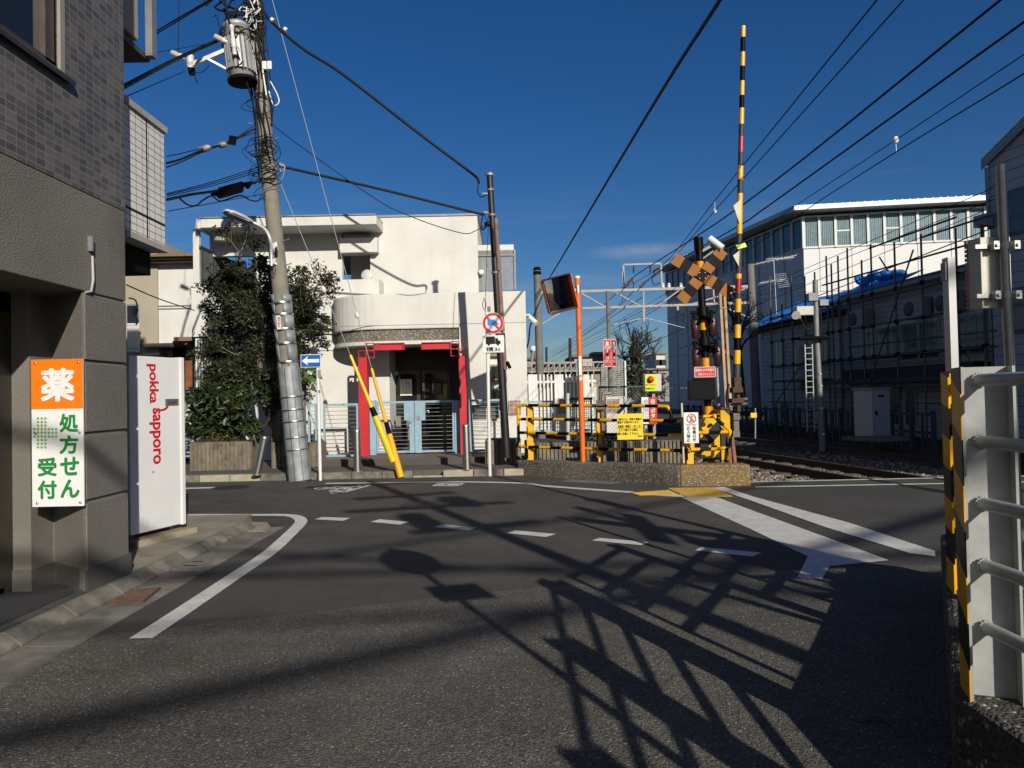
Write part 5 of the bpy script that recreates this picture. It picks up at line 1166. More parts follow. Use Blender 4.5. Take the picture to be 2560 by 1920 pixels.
b = MB(); b.cyl(cc + V((.005, -.001, R * .40)), cc + V((.005, -.0015, R * .40)), R * .26, n=14); b.prism([cc + V(p) * R for p in ((-.45, 0, -.65), (.5, 0, -.65), (.25, 0, .05), (-.2, 0, .05))], (0, -.001, 0)); b.prism([cc + V(p) * R for p in ((.5, 0, .0), (.6, 0, .05), (.68, 0, .5), (.58, 0, .5))], (0, -.001, 0)); b.build('figure', M('figure_grey', (.25, .22, .22), .5), t)
txt('STAFF ONLY', P(1729, 1062, Yq - .002), rt, up, .018, m_signk, t, wd=.17, bold=.02)
txt('\n'.join('係員以外'), P(1736, 1085, Yq - .002), rt, up, .255, m_signk, t, wd=.062, sp=1.0, bold=.008)
txt('\n'.join('立入禁止'), P(1721.5, 1085, Yq - .002), rt, up, .255, m_signk, t, wd=.062, sp=1.0, bold=.008)
b = MB(); 
for px, py in ((1713, 1034.5), (1743, 1034), (1715, 1104), (1744, 1104)): b.cyl(P(px, py, Yq), P(px, py, Yq - .003), .006, n=8)
b.each('screw', m_galvd, t)
MB().tube([P(1704, 1008, 12.0), P(1706, 1060, 11.95), P(1709, 1158, 11.9)], .018, 8).build('timber_stake', M('stake', (.58, .50, .38), .8, var=.1), label='pale wooden stake left of the white staff-only board', cat='stake')
# ================================================================ mirror
g = G(1459, 1197); Ym = g.y
t = thing('traffic_mirror', 'square orange-hooded traffic mirror tilted on a tall orange pole', 'traffic mirror', g)
mt_ = P(1443, 692, Ym)
MB().cyl(V((g.x, g.y, -.05)), mt_, .050, n=18).build('pole', m_orange, t)
MB().lathe(mt_, [(.052, -.03), (.053, .0), (.045, .012)], 18).build('cap', m_signw, t)
MB().cyl(P(1443.5, 714, Ym), P(1444.5, 733, Ym), .056, n=18).build('clamp', m_galv, t)
c = P(1396, 735, Ym - .22); ux = V((math.cos(-.35) * .97, -.30, .24)).normalized(); ux = V((.90, .33, .26)).normalized(); uz = V((-.24, -.17, 1)); uz = (uz - ux * uz.dot(ux)).normalized(); uy = ux.cross(uz)  # uy points away or near
if uy.y > 0: uy = -uy
W_, H_ = .46, .62
W_ = .50
b = MB().obox(c - uy * .06, ux * W_, uy * .10, uz * H_); b.build('housing', m_orange, t, bevel=.01)
b = MB().obox(c + ux * (W_ / 2 + .004) + uy * .07, ux * .012, uy * .20, uz * H_); b.build('hood_side', m_orange, t)
for s_ in (1, -1):
    q0 = [c + uz * s_ * (H_ / 2 + .006) + ux * a * W_ / 2 + uy * d_ for a, d_ in ((-1, -.02), (1, -.02), (1, .17), (-1, .13))]
    MB().prism(q0, uz * s_ * .012).build('hood_edge', mat_stripe('hood_stripe%d' % (s_ > 0), (.10, .008, .006), (.02, .015, .015), (.8, -.4, .8), .13), t)
n = 10; vs = []
for i in range(n + 1):
    for j in range(n + 1):
        a, e = i / n * 2 - 1, j / n * 2 - 1; vs.append(c + ux * a * W_ * .47 + uz * e * H_ * .47 + uy * (.012 + .035 * (1 - (a * a + e * e) / 2)))
b = MB().add(vs, [(i * (n + 1) + j, (i + 1) * (n + 1) + j, (i + 1) * (n + 1) + j + 1, i * (n + 1) + j + 1) for i in range(n) for j in range(n)], 0, True)
b.build('mirror_face', M('mirror', (.26, .27, .28), .02, 1.0, var=0), t)
MB().bar(c - uy * .11, P(1443, 724, Ym), .05, .05).bar(c - uy * .11 + uz * -.2, P(1444, 735, Ym), .04, .04).build('bracket', m_galv, t)
b = MB().pb(1447, 890, 1454, 938, Ym - .056, .003).build('notice_strip', m_signw, t)
MB().pb(1448, 942, 1456, 951, Ym - .057, .004).build('sticker', M('strip_white', (0, 0, 0)), t)
# ================================================================ crossing signal
def signal(t, X0, Y0, s_lean=0, zb_=.1, face=-1):
    """level crossing signal; axis from the ground up"""
    base = V((X0, Y0, zb_))
    def A(z): return V((X0 + s_lean * z, Y0, z))
    b = MB(); b.cyl(base, A(4.3), .068, n=18); b.build('mast', mat_stripe('mast_band', BLK, (.78, .34, .012), (0, 0, 1), .86, .58, off=.48), t)
    b = MB().cyl(A(4.10), A(4.32), .082, n=18); b.build('mast_cap', m_black, t)
    c = A(3.62) + V((.0, -.12, 0))
    for k, ang in enumerate((-33, 49)):
        a = math.radians(ang); ux = V((math.cos(a), 0, math.sin(a))); uz = V((-math.sin(a), 0, math.cos(a)))
        b = MB(); n = 7; L_ = 1.17 / n
        for i in range(n):
            if k and i == 3: continue
            b.obox(c + V((0, -.004 * k, 0)) + ux * (i - 3) * L_, ux * L_, V((0, .006, 0)), uz * .20, 1 if i % 2 else 0) if False else b.obox(c + ux * (i - 3) * L_, ux * (L_ - .0006), V((0, .008, 0)), uz * .21, (1 if i in (1, 3, 5) else 0))
        b.build('cross_arm', [M('board_orange', (.30, .118, .018), .6, var=.08, vs=5, spec=.2), m_black], t)
    b = MB()
    for dx, dz in ((-.05, .05), (.05, .05), (-.05, -.05), (.05, -.05)): b.cyl(c + V((dx, -.004, dz)), c + V((dx, -.02, dz)), .011, n=8)
    b.each('bolt', m_galvd, t)
    for (dx, z, rot) in ((-.15, 2.74, 1), (.12, 2.78, -1), (-.16, 2.22, 1), (.17, 2.26, -1)):
        p = A(z) + V((dx * 1.15, -.04, 0)); ax = V((rot * -.25, -.95, -.1)).normalized()
        b = MB().lathe(p, [(.03, -.06), (.12, -.02), (.12, .03), (.10, .032)], 18, ax=(rot * .85, -.5, 0)); lm = b.build('lamp', m_black, t)
        MB().lathe(p + V((rot * .85, -.5, 0)).normalized() * .034, [(.098, 0), (.07, .02), (.01, .03)], 18, ax=(rot * .85, -.5, 0)).build('lens', M('lens_red', (.10, .008, .014), .15, coat=.5), lm)
        b = MB(); n = 10; vs = []
        for i in range(n + 1):
            a = math.pi * (.0 + 1.0 * i / n)
            for d_ in (0, .22): vs.append(p + V((rot * .85, -.5, 0)).normalized() * (.03 + d_ * (1 if .2 < i / n < .8 else .5)) + V((.5, .85 * rot, 0)).normalized() * .125 * math.cos(a) + V((0, 0, .125 * math.sin(a))))
        b.add(vs, [(2 * i, 2 * i + 1, 2 * i + 3, 2 * i + 2) for i in range(n)], 0, True); b.build('hood', m_black, lm)
        b = MB().lathe(p + V((0, -.05, .03)), [(.04, -.27), (.07, -.24), (.085, -.10), (.09, .05), (.07, .07)], 16); b.build('lamp_shroud', M('shroud_maroon', (.040, .012, .014), .35, var=.2, coat=.2), lm)
        MB().bar(A(z + .12), p + V((0, 0, .12)), .05, .04).cyl(p + V((0, 0, .05)), p + V((0, 0, .24)), .03, n=8).build('bracket', m_black, lm)
    for z in (2.98, 2.44):
        MB().cyl(A(z - .06), A(z + .09), .11, .10, n=12).cyl(A(z) + V((-.22, -.02, 0)), A(z) + V((.22, -.02, 0)), .03, n=8).build('clamp', m_black, t)
    return A
gY = 12.62; gx = P(1770, 1000, gY).x
t = thing('crossing_signal', 'railway crossing signal with orange and black X boards and four lamps', 'crossing signal', (gx, gY, .1))
A = signal(t, gx + .03, gY, s_lean=-.030)
# side horn/camera, camera sign and black box
cc = P(1788, 610, gY - .05)
MB().cyl(cc + V((-.10, 0, .10)), cc + V((.10, -.10, -.10)), .065, .06, n=14).build('camera', m_signw, t)
MB().bar(A(4.05), cc, .05, .05).bar(A(3.9), cc + V((.0, 0, -.1)), .03, .03).build('camera_arm', m_galvd, t)
sg = MB().pb(1737, 918, 1788, 942, gY - .16, .01).build('camera_sign', m_signr, t)
MB().pb(1736, 917, 1789, 918, gY - .163, .01).pb(1736, 942, 1789, 943, gY - .163, .01).pb(1736, 918, 1737, 942, gY - .163, .01).pb(1788, 918, 1789, 942, gY - .163, .01).build('border', m_signw, sg)
txt('監視カメラ作動中', P(1762, 925, gY - .165), rt, up, .048, m_signw, sg, wd=.33, bold=.02); txt('東急セキュリティ', P(1765, 935.5, gY - .165), rt, up, .04, m_signw, sg, wd=.27, bold=.015)
MB().pb(1722, 951, 1788, 1000, gY - .20, .12).pb(1734, 943, 1787, 951, gY - .18, .1).build('direction_box', m_black, t, bevel=.01)
MB().box((gx - .05, gY + .08, .1), (gx + .12, gY + .2, P(1770, 1000, gY).z)).build('lower_post', M('board_orange', (0, 0, 0)), t)
MB().cyl((gx + .22, gY, .1), (gx + .16, gY, 2.3), .03, n=8).build('conduit', m_galvd, t)
# black timber uprights and braces
t = thing('timber_trellis', 'tall narrow frame of two bare timber battens behind the crossing signal', 'timber frame', (P(1820, 1150, 12.9).x, 12.9, 0))
for px0, py0, px1, py1 in ((1800, 733, 1816, 1028), (1811, 733, 1827, 1025)):
    MB().bar(P(px0, py0, 12.95), P(px1, py1, 12.9), .045, .045, up=(0, 1, 0)).build('batten', m_wood, t)
b = MB().bar(P(1772, 880, 12.95), P(1820, 880, 12.95), .04, .03).bar(P(1802, 770, 12.92), P(1816, 770, 12.92), .03, .02); b.build('crosspiece', m_wood, t)
b = MB(); 
for a, c_ in (((1822, 1090), (1826, 1158)), ((1831, 1092), (1838, 1158))): b.bar(P(*a, 12.2), P(*c_, 12.1), .05, .03, up=(0, 1, 0))
b.each('stub', M('timber_red', (.22, .10, .055), .8, var=.2), t)
# ================================================================ barrier machine and raised arm
YB = 12.25
t = thing('barrier_machine', 'yellow and black striped barrier machine housing behind the hooped rails', 'barrier machine', (P(1790, 1150, YB).x, YB, 0))
x0_, x1_ = P(1750, 1080, YB).x, P(1825, 1080, YB).x; zt_ = P(1790, 1030, YB).z
b = MB(); b.prism([(x0_, YB, .42), (x1_ - .17, YB, .42), (x1_ - .17, YB, zt_ - .02), (x0_ + .10, YB, zt_ - .1), (x0_, YB, zt_ - .35)], (0, .40, 0)); b.build('housing', mat_stripe('housing_diag', (.72, .45, .02), (.035, .033, .032), (.62, 0, -.62), .34), t, bevel=.01)
b = MB().box((x1_ - .168, YB - .03, .38), (x1_ + .0, YB + .35, zt_ + .04)); b.build('gear_case', mat_stripe('case_diag', (.72, .42, .02), (.05, .047, .045), (.62, 0, .62), .42, off=.3), t, bevel=.01)
MB().box((x0_ + .35, YB - .06, zt_ + .045), (x1_ + .02, YB + .3, zt_ + .08)).build('lid', m_rust, t)
MB().cyl((x1_ - .34, YB - .02, zt_ - .22), (x1_ - .34, YB - .06, zt_ - .22), .03, n=10).tube([V((x1_ - .4, YB - .03, .6)), V((x1_ - .3, YB - .05, .58)), V((x1_ - .25, YB - .04, .64))], .02, 6).each('handle', m_dark, t)
b = MB()
for dx in (.1, .5): b.bar((x0_ + dx, YB + .1, .42), (x0_ + dx + .02, YB + .1, -.1), .07, .05)
b.each('leg', m_rust, t)
t = thing('crossing_barrier', 'raised yellow and black barrier arm pointing straight up', 'barrier arm', P(1848, 1130, YB))
YA = 12.3
def arm_at(py): return P(1858 + (py - 66) * (1842 - 1858) / (920 - 66), py, YA)
bands = [(66, 94, 0, .042), (94, 131, 1, .042), (131, 166, 0, .042), (166, 203, 1, .042), (203, 239, 0, .042), (239, 271, 1, .042), (271, 311, 0, .044), (311, 342, 3, .044), (342, 381, 2, .046), (381, 415, 3, .046), (415, 450, 0, .048), (450, 484, 3, .048), (484, 520, 0, .048), (520, 563, 0, .048), (563, 585, 0, .05), (585, 612, 3, .05), (612, 685, 3, .052), (685, 697, 0, .052), (697, 733, 2, .052), (733, 748, 3, .056), (748, 781, 0, .056), (781, 812, 1, .056), (812, 845, 0, .058), (845, 876, 1, .058), (876, 910, 0, .060), (910, 945, 3, .062)]
b = MB()
for y0, y1, mi, r in bands: b.cyl(arm_at(y0), arm_at(y1), r, n=14, mi=mi, caps=True)
b.build('arm', [m_yel, m_black, M('band_red', (.35, .01, .02), .4), M('ribbed_grip', (.03, .03, .03), .6, var=.3, vs=90)], t)
b = MB().prism([arm_at(500) + V((0, -.05, 0)), arm_at(516) + V((-.13, -.06, -.0)), arm_at(560) + V((-.02, -.06, 0))], (0, .012, 0)); b.prism([arm_at(628) + V((-.01, -.06, 0)), arm_at(640) + V((-.12, -.06, 0)), arm_at(668) + V((-.02, -.07, 0))], (0, .012, 0)); b.each('slack_flag', M('flag_cream', (.62, .58, .42), .7), t)
b = MB().obox(arm_at(617) + V((.02, -.06, 0)), (.16, 0, .04), (0, .01, 0), (-.03, 0, .07)); b.build('flag', m_lime, t)
b = MB().pb(1836, 943, 1854, 975, YA - .07, .16).pb(1832, 968, 1858, 982, YA - .1, .2).pb(1830, 996, 1862, 1008, YA - .1, .22).pb(1842, 905 + 40, 1851, 1030, YA - .03, .1); b.build('hinge', m_rust, t, bevel=.008)
b = MB()
for y0 in (1000, 1012): b.cyl(P(1826, y0, YA), P(1868, y0 - 3, YA), .022, n=8)
b.pb(1834, 1033, 1850, 1050, YA - .1, .14).pb(1835, 1052, 1848, 1078, YA - .08, .1).pb(1833, 1078, 1850, 1093, YA - .1, .14); b.build('counterweight', M('weight_grey', (.15, .135, .11), .8, var=.3, vs=12), t)
b = MB().tube(smooth([P(1822, 960, YA), P(1816, 990, YA), P(1820, 1020, YA), P(1832, 1035, YA)]), .02, 6).tube(smooth([P(1858, 985, YA), P(1862, 1005, YA), P(1856, 1025, YA)]), .012, 6); b.build('cable_loop', m_cable, t)

# ================================================================ fences and yard behind the rails
t = thing('baluster_fence', 'tall white upright-slat fence enclosing the yard right of the clinic', 'fence', (3, 22, 0))
b = MB(); Yf = 21.0
for k in range(18):
    px = 1322 + 9.3 * k
    wd = 4 if k % 7 not in (0, 1) else 9
    b.pb(px, 936, px + wd, 1080, Yf, .08)
b.pb(1318, 951, 1490, 957, Yf + .02, .05).build('slat', m_whiteb, t)
MB().pb(1318, 960, 1492, 1085, Yf + .3, .1).build('back_panel', mat_brick('screen_block', (.66, .64, .54), (.60, .58, .50), (.45, .44, .38), .2, .1, .008, 0, 'XZ', .7, .4), t)
t = thing('sound_barrier', 'grey corrugated sound barrier with white end post behind the stop boxes', 'wall', (5, 27, 0))
b = MB()
for k in range(6):
    x0 = 1503 + 10 * k
    for j in range(18): b.pb(x0, 905 + (5 - k) * 1.2 + j * 5.5, x0 + 9.2, 909.4 + (5 - k) * 1.2 + j * 5.5, 27 - .02 * (k % 2), .1)
b.build('panel', M('barrier_grey', (.28, .28, .26), .6, var=.1), t)
MB().pb(1562, 902, 1566, 992, 26.9, .15).build('end_post', m_whiteb, t)
t = thing('yard_fence', 'pale blue framed wire fence behind the left part of the striped rails', 'fence', (1.5, 17.5, 0))
panel(t, 1307, 1002, 1384, 1079, 17.4, 8); panel(t, 1425, 993, 1490, 1079, 17.6, 8)
t = thing('tiled_gatepost', 'white gate post with a pink tile panel in the middle of the yard fence', 'gate post', (2, 17.3, 0))
MB().pb(1388, 996, 1424, 1090, 17.5, .3).build('post', m_white, t, bevel=.01); MB().pb(1393, 999, 1419, 1034, 17.48, .015).build('tile_panel', m_pink, t)
t = thing('white_gate_wall', 'low white wall with pink tile behind the chain link, right of the yard', 'wall', (5, 17.6, 0))
MB().pb(1516, 991, 1568, 1090, 18.0, .25).build('wall', m_white, t, bevel=.01); MB().pb(1519, 998, 1549, 1032, 17.98, .015).build('tile_panel', m_pink, t)
t = thing('chain_link_fence', 'green framed chain link fence behind the yellow caution board', 'fence', (4.2, 15.8, 0)); Yl = 16.0
b = MB().pb(1498, 965, 1501, 1110, Yl, .05).pb(1498, 965, 1618, 969, Yl, .05).pb(1560, 965, 1562, 1110, Yl, .04).pb(1615, 965, 1618, 1110, Yl, .04); b.build('frame', m_mesh, t)
b = MB(); p0 = P(1501, 969, Yl); p1 = P(1616, 1110, Yl); W_ = p1.x - p0.x; H_ = p0.z - p1.z; s_ = .085
k = -int(H_ / s_) - 1
while k * s_ < W_:
    for sg_ in (1, -1):
        a = []
        for zz in (0, H_):
            a.append(k * s_ + zz)
        x0, x1 = a; z0, z1 = 0, H_
        if x0 < 0: z0 += -x0; x0 = 0
        if x1 > W_: z1 -= x1 - W_; x1 = W_
        if x1 > x0:
            if sg_ > 0: b.bar((p0.x + x0, Yl + .02, p0.z - z0), (p0.x + x1, Yl + .02, p0.z - z1), .004, .004)
            else: b.bar((p0.x + W_ - x0, Yl + .024, p0.z - z0), (p0.x + W_ - x1, Yl + .024, p0.z - z1), .004, .004)
    k += 1
b.build('mesh', M('green_wire', (.10, .14, .11), .6), t)
t = thing('mesh_locker', 'green wire cage standing behind the orange mirror pole', 'cage', (2.6, 15.3, 0))
b = MB(); Yk = 16.6
for k in range(11): b.pb(1427 + k * 5, 1000, 1428.4 + k * 5, 1130, Yk, .012)
for k in range(12): b.pb(1426, 1003 + k * 10, 1478, 1004.4 + k * 10, Yk - .013, .012)
b.build('mesh', m_mesh, t); b = MB().pb(1424, 998, 1428, 1135, Yk - .03, .06).pb(1477, 998, 1481, 1135, Yk - .03, .06).pb(1424, 994, 1481, 1000, Yk - .03, .06); b.build('frame', m_mesh, t)
MB().tube([P(1419, 983, 16.2), P(1420, 1120, 16.2)], .045, 10).build('white_post', M('post_offwhite', (.5, .5, .46), .6), label='short off-white post left of the green cage', cat='post')
t = thing('brown_bracket_post', 'thin brown post clamped to the striped rails left of the caution board', 'post', (2.5, 13.1, .3))
MB().bar(P(1505, 1006, 13.0), P(1512, 1155, 12.95), .05, .05).build('post', m_brown, t)
MB().pb(1491, 1000, 1513, 1014, 12.9, .03).pb(1493, 1018, 1512, 1024, 12.9, .03).pb(1496, 1110, 1518, 1117, 12.9, .03).each('clamp', m_brown, t)
MB().tube(smooth([P(1528, 983, 13.6), P(1515, 984, 13.6), P(1508, 986, 13.6), P(1506, 1006, 13.6)]), .028, 8).build('pipe', m_galvd, t)
b = MB().tube([P(1315, 1100, 14.4), P(1316, 1150, 14.35)], .035, 8); b.build('green_post', M('post_green', (.02, .14, .06), .5), label='short green post behind the left end of the striped fence', cat='post')
# leaning striped signs beyond
t = thing('white_trestle', 'white barrier with diagonal grey stripes leaning behind the caution board', 'trestle', (4.6, 15.5, 0))
MB().pb(1585, 1003, 1595, 1080, 15.2, .05).build('board', mat_stripe('trestle_stripe', (.75, .75, .74), (.06, .06, .06), (.6, 0, -.6), .22), t)
MB().bar(P(1544, 1034, 15.3), P(1578, 996, 15.3), .10, .06).build('brace', m_galvd, t)

# STOP boxes on the post
t = thing('stop_sign', 'pair of red and white bordered vertical warning boxes on a grey post', 'sign', P(1520, 985, 19))
Ys = 19.0
MB().tube([P(1518, 728, Ys + .2), P(1521, 800, Ys + .2), P(1526, 985, Ys + .2)], .046, 12, r2=.058).build('post', m_polegr, t)
for (x0, x1, dy, nm) in ((1508.5, 1528, 0, 0), (1529, 1540, .0, 1)):
    A_ = P(x0, 882, Ys); B_ = P(x1, 882, Ys + (.0 if nm == 0 else .25)); z1, z0 = P(1520, 848, Ys).z, P(1520, 917, Ys).z
    bx = MB().prism([(A_.x, A_.y, z0), (B_.x, B_.y, z0), (B_.x, B_.y, z1), (A_.x, A_.y, z1)], (0, .05, 0)).build('warning_box', m_signr, t)
    rr_ = V((B_.x - A_.x, B_.y - A_.y, 0)); wd_ = rr_.length; rr_.normalize(); nn_ = V((rr_.y, -rr_.x, 0)); cc = V(((A_.x + B_.x) / 2, (A_.y + B_.y) / 2, 0))
    def q_(f): return cc + V((0, 0, z1 + (z0 - z1) * f)) + nn_ * .01
    txt('STOP', q_(.31), rr_, up, .09, m_signw, bx, wd=wd_ * .75, bold=.02); txt('非常\nボタン', q_(.74), rr_, up, .17, m_signw, bx, wd=wd_ * .7, bold=.01)
    b = MB()
    for k in range(9):
        for f in (.012, .988): c_ = cc - rr_ * wd_ / 2 + rr_ * wd_ * (k + .5) / 9 + V((0, 0, z1 + (z0 - z1) * f)) + nn_ * .006; b.obox(c_, rr_ * wd_ / 18, nn_ * .004, V((0, 0, .03)))
    for k in range(20):
        for s_ in (-1, 1): c_ = cc + rr_ * wd_ * .475 * s_ + V((0, 0, z1 + (z0 - z1) * (k + .5) / 20)) + nn_ * .006; b.obox(c_, rr_ * .02, nn_ * .004, V((0, 0, (z1 - z0) / 42)))
    b.build('dashed_border', m_signw, bx)
    b = MB(); b.obox(q_(.16), rr_ * wd_ * .35, nn_ * .003, V((0, 0, .10))); b.obox(q_(.27 if nm else .225), rr_ * wd_ * .5, nn_ * .003, V((0, 0, .012))); b.obox(q_(.43), rr_ * wd_ * .12, nn_ * .003, V((0, 0, .08))); b.build('pictogram', m_signw, bx)
    MB().cyl(q_(.54), q_(.54) + nn_ * .01, wd_ * .17, n=12).build('knob_print', m_signk, bx)

# ================================================================ catenary gantry
Yc = 31.0
t = thing('catenary_gantry', 'steel catenary gantry spanning the tracks between two round concrete poles', 'gantry', (5.7, Yc, 0))
MB().tube([V((P(1352, 1000, Yc).x, Yc, -.3)), P(1342.5, 671, Yc)], .18, 16, r2=.155).build('pole', m_polegr, t)
MB().tube([V((P(1893, 1000, Yc).x, Yc, -.3)), P(1875, 661, Yc)], .20, 16, r2=.165).build('pole', m_polegr, t)
MB().lathe(P(1342.5, 671, Yc), [(.165, -.1), (.165, .0), (.13, .05)], 14).lathe(P(1342.8, 683, Yc), [(.175, -.07), (.175, .07)], 14).build('pole_cap', m_dark, t)
m_beam = M('gantry_cream', (.36, .34, .30), .6, var=.15, vs=3, dirt=(.22, .20, .17), dn=.58, ds=4)
def gb_(name, *prs, w_=.09):
    b = MB()
    for a, c_ in prs: b.bar(P(*a, Yc), P(*c_, Yc), w_, w_)
    return b.build(name, m_beam, t)
gb_('upper_beam', ((1338, 732), (1885, 716)), w_=.12); gb_('lower_beam', ((1455, 771), (1870, 757)), w_=.10)
for a, c_ in (((1518, 727), (1519, 771)), ((1609, 722), (1609, 768)), ((1783, 722), (1786, 760)), ((1453, 733), (1515, 768)), ((1530, 726), (1605, 767)), ((1712, 765), (1870, 720)), ((1640, 768), (1700, 724)), ((1792, 760), (1875, 795)), ((1354, 735), (1372, 745)), ((1350, 813), (1400, 783))): gb_('strut', (a, c_), w_=.055)
gb_('hanger', ((1609, 768), (1609.5, 804)), w_=.11); gb_('hanger', ((1694, 765), (1694, 776)), w_=.09)
gb_('bracket_frame', ((1561, 726), (1558, 662)), ((1558, 662), (1652, 659)), ((1652, 659), (1655, 722)), ((1556, 680), (1561, 724)), w_=.08)
def insul(p, q, r=.05, par=t):
    b = MB().cyl(p, q, r * .35, n=6); p = V(p); q = V(q)
    for k in range(4): m_ = p.lerp(q, .25 + .17 * k); b.lathe(m_, [(r * .4, -.03), (r, -.01), (r, .01), (r * .4, .03)], 10, ax=(q - p))
    return b
for px, y0, y1 in ((1584, 663, 685), (1626, 662, 684)): insul(P(px, y0, Yc), P(px, y1, Yc)).build('insulator', M('insulator_brown', (.06, .03, .02), .3), t)
for px in (1657, 1702, 1672): MB().lathe(P(px, 714, Yc), [(.06, -.12), (.11, -.09), (.06, -.05), (.09, 0), (.05, .05), (.08, .08), (.02, .12)], 12).build('post_insulator', M('porcelain', (0, 0, 0)), t)
for (a, c_) in (((1561, 719), (1581, 696)), ((1600, 719), (1611, 706)), ((1637, 684), (1648, 677))): MB().cyl(P(*a, Yc), P(*c_, Yc), .07, n=10).build('strain_insulator', m_brown, t)
b = MB().tube(smooth([P(1573, 703, Yc), P(1583, 706, Yc), P(1582, 720, Yc), P(1570, 720, Yc)]), .02, 5); b.tube(smooth([P(1642, 684, Yc), P(1630, 695, Yc), P(1636, 712, Yc), P(1652, 706, Yc)]), .02, 5); b.tube(smooth([P(1697, 770, Yc), P(1700, 782, Yc), P(1712, 790, Yc), P(1708, 806, Yc)]), .02, 5); b.tube([P(1690, 762, Yc), P(1692, 792, Yc)], .02, 5); b.tube(smooth([P(1712, 762, Yc), P(1716, 775, Yc), P(1708, 788, Yc), P(1706, 790, Yc)]), .02, 5); b.each('jumper', m_cable, t)
MB().pb(1877, 1032, 1892, 1044, 24, .02).build('sign_plate', m_signy, label='tiny yellow plate low beside the shaded concrete pole', cat='sign')
MB().tube([P(1888, 1020, 24.05), P(1888, 1100, 24.05)], .03, 6).build('stake', m_galvd, label='thin metal stake below the tiny yellow plate', cat='stake')

# ================================================================ wires
def cable(name, label, pts, r, mat=None, cat_='cable', group=None, sag=0, n=6):
    pts = [V(p) for p in pts]
    if len(pts) == 2 and sag:
        a, c_ = pts; pts = [a.lerp(c_, i / 16) - V((0, 0, sag * 4 * (i / 16) * (1 - i / 16))) for i in range(17)]
    elif len(pts) > 2: pts = smooth(pts, 6)
    return MB().tube(pts, r, n).build(name, mat or m_cable, label=label, cat=cat_, group=group)
# railway wires: from the gantry towards and past the camera
cable('railway_wire', 'leftmost thin wire over the railway, ending at the gantry frame', [P(1561, 719, 31), P(1657, 662, 24), P(1800, 485, 14.5), P(2192, 0, 7.6), P(2600, -505, 5.4)], .010, cat_='wire')
cable('railway_wire', 'second thin wire over the railway, ending at the brown insulator', [P(1605, 712, 31), P(1658, 673, 26), P(1800, 512, 15), P(2259, 0, 8), P(2700, -492, 5.7)], .010, cat_='wire')
cable('railway_feeder', 'upper of the two thickest wires crossing behind the barrier arm', [P(1500, 772, 36), P(1581, 696, 31), P(1600, 681, 29), P(1853, 515, 16.5), P(2501, 0, 8.2), P(2800, -238, 6.6)], .018, cat_='wire')
cable('railway_feeder', 'lower of the two thickest wires, passing above the flat-roofed white building', [P(1611, 706, 31), P(1656, 673, 28), P(1841, 568, 19), P(1913, 520, 16.6), P(2560, 55, 9), P(2800, -117, 7.4)], .018, cat_='wire')
cable('contact_wire', 'thin upper wire of the hanger pair with the white insulator clip', [P(1400, 880, 75), P(1620, 760, 36), P(1860, 603, 22), P(1980, 520, 18), P(2236, 352, 13), P(2560, 136, 9.4), P(2900, -91, 7)], .009, cat_='wire')
cable('contact_wire', 'lower wire of the hanger pair, just under the white insulator clip', [P(1400, 890, 75), P(1630, 772, 36), P(1880, 618, 22), P(2022, 520, 18), P(2240, 380, 13), P(2560, 184, 9.4), P(2900, -34, 7)], .011, cat_='wire')
MB().lathe(P(2239, 350, 13), [(.03, -.06), (.05, -.03), (.05, .03), (.03, .06)], 10).cyl(P(2239, 352, 13), P(2241, 378, 13), .008, n=5).build('wire_hanger', m_signw, label='white insulator clip joining two overhead wires at upper right', cat='insulator')
MB().lathe(P(1787, 528, 17.5), [(.03, -.05), (.05, 0), (.03, .05)], 8).cyl(P(1787, 505, 17.5), P(1787, 528, 17.5), .006, n=5).build('wire_hanger', m_signw, label='small hanger clip on the thin wires left of the barrier arm', cat='insulator')
far = [((2482, 470), (2000, 677), (1700, 800), 'topmost of the wires meeting the grey gabled house'), ((2486, 498), (2000, 690), (1700, 815), 'second wire down meeting the grey gabled house'), ((2560, 485), (2000, 719), (1700, 838), 'third wire down, crossing the upper window of the grey house'), ((2486, 568), (2000, 757), (1700, 872), 'lowest and heaviest wire crossing the scaffolding')]
for i, (a, m_, c_, lb) in enumerate(far):
    cable('overhead_wire', lb, [P(*a, 17.5), P(*m_, 28), P(*c_, 45)], .016 if i == 3 else .010, cat_='wire')
for i, (a, c_) in enumerate((((1606, 743), (1500, 812)), ((1590, 722), (1480, 822)), ((1560, 738), (1500, 800)))):
    cable('railway_wire', ('thin wire sloping left below the gantry, nearest its hanger', 'thin wire sloping left from the middle of the gantry', 'short thin wire sloping left from the gantry frame')[i], [P(*a, 31), P(*c_, 45), P(1380, 893 - 6 * i, 120)], .016, cat_='wire')
for i, (a, m_, c_) in enumerate((((1790, 690), (1560, 800), (1370, 897)), ((1780, 790), (1600, 868), (1500, 905)), ((1720, 727), (1520, 838), (1375, 905)))):
    cable('railway_wire', ('long wire from behind the X boards sloping down to the far left', 'low wire passing in front of the grey side of the white building', 'wire from the lower tip of the X board sloping down left')[i], [P(*a, 30), P(*m_, 50), P(*c_, 110)], .016, cat_='wire')
cable('span_wire', 'pale insulated span wire sagging under the gantry hanger', [P(1532, 812, 31), P(1596, 798, 31), P(1609, 797, 31), P(1625, 798, 31), P(1712, 820, 31)], .018, M('wire_pale', (.5, .5, .5), .5), 'wire')
# thick cable from the top middle to the far left of the gantry
cable('overhead_cable', 'thick black cable running from the top edge down to behind the mirror', [P(1376, 690, 31), P(1392, 665, 28), P(1604, 310, 12.5), P(1800, 0, 8.4), P(2050, -395, 6)], .026)
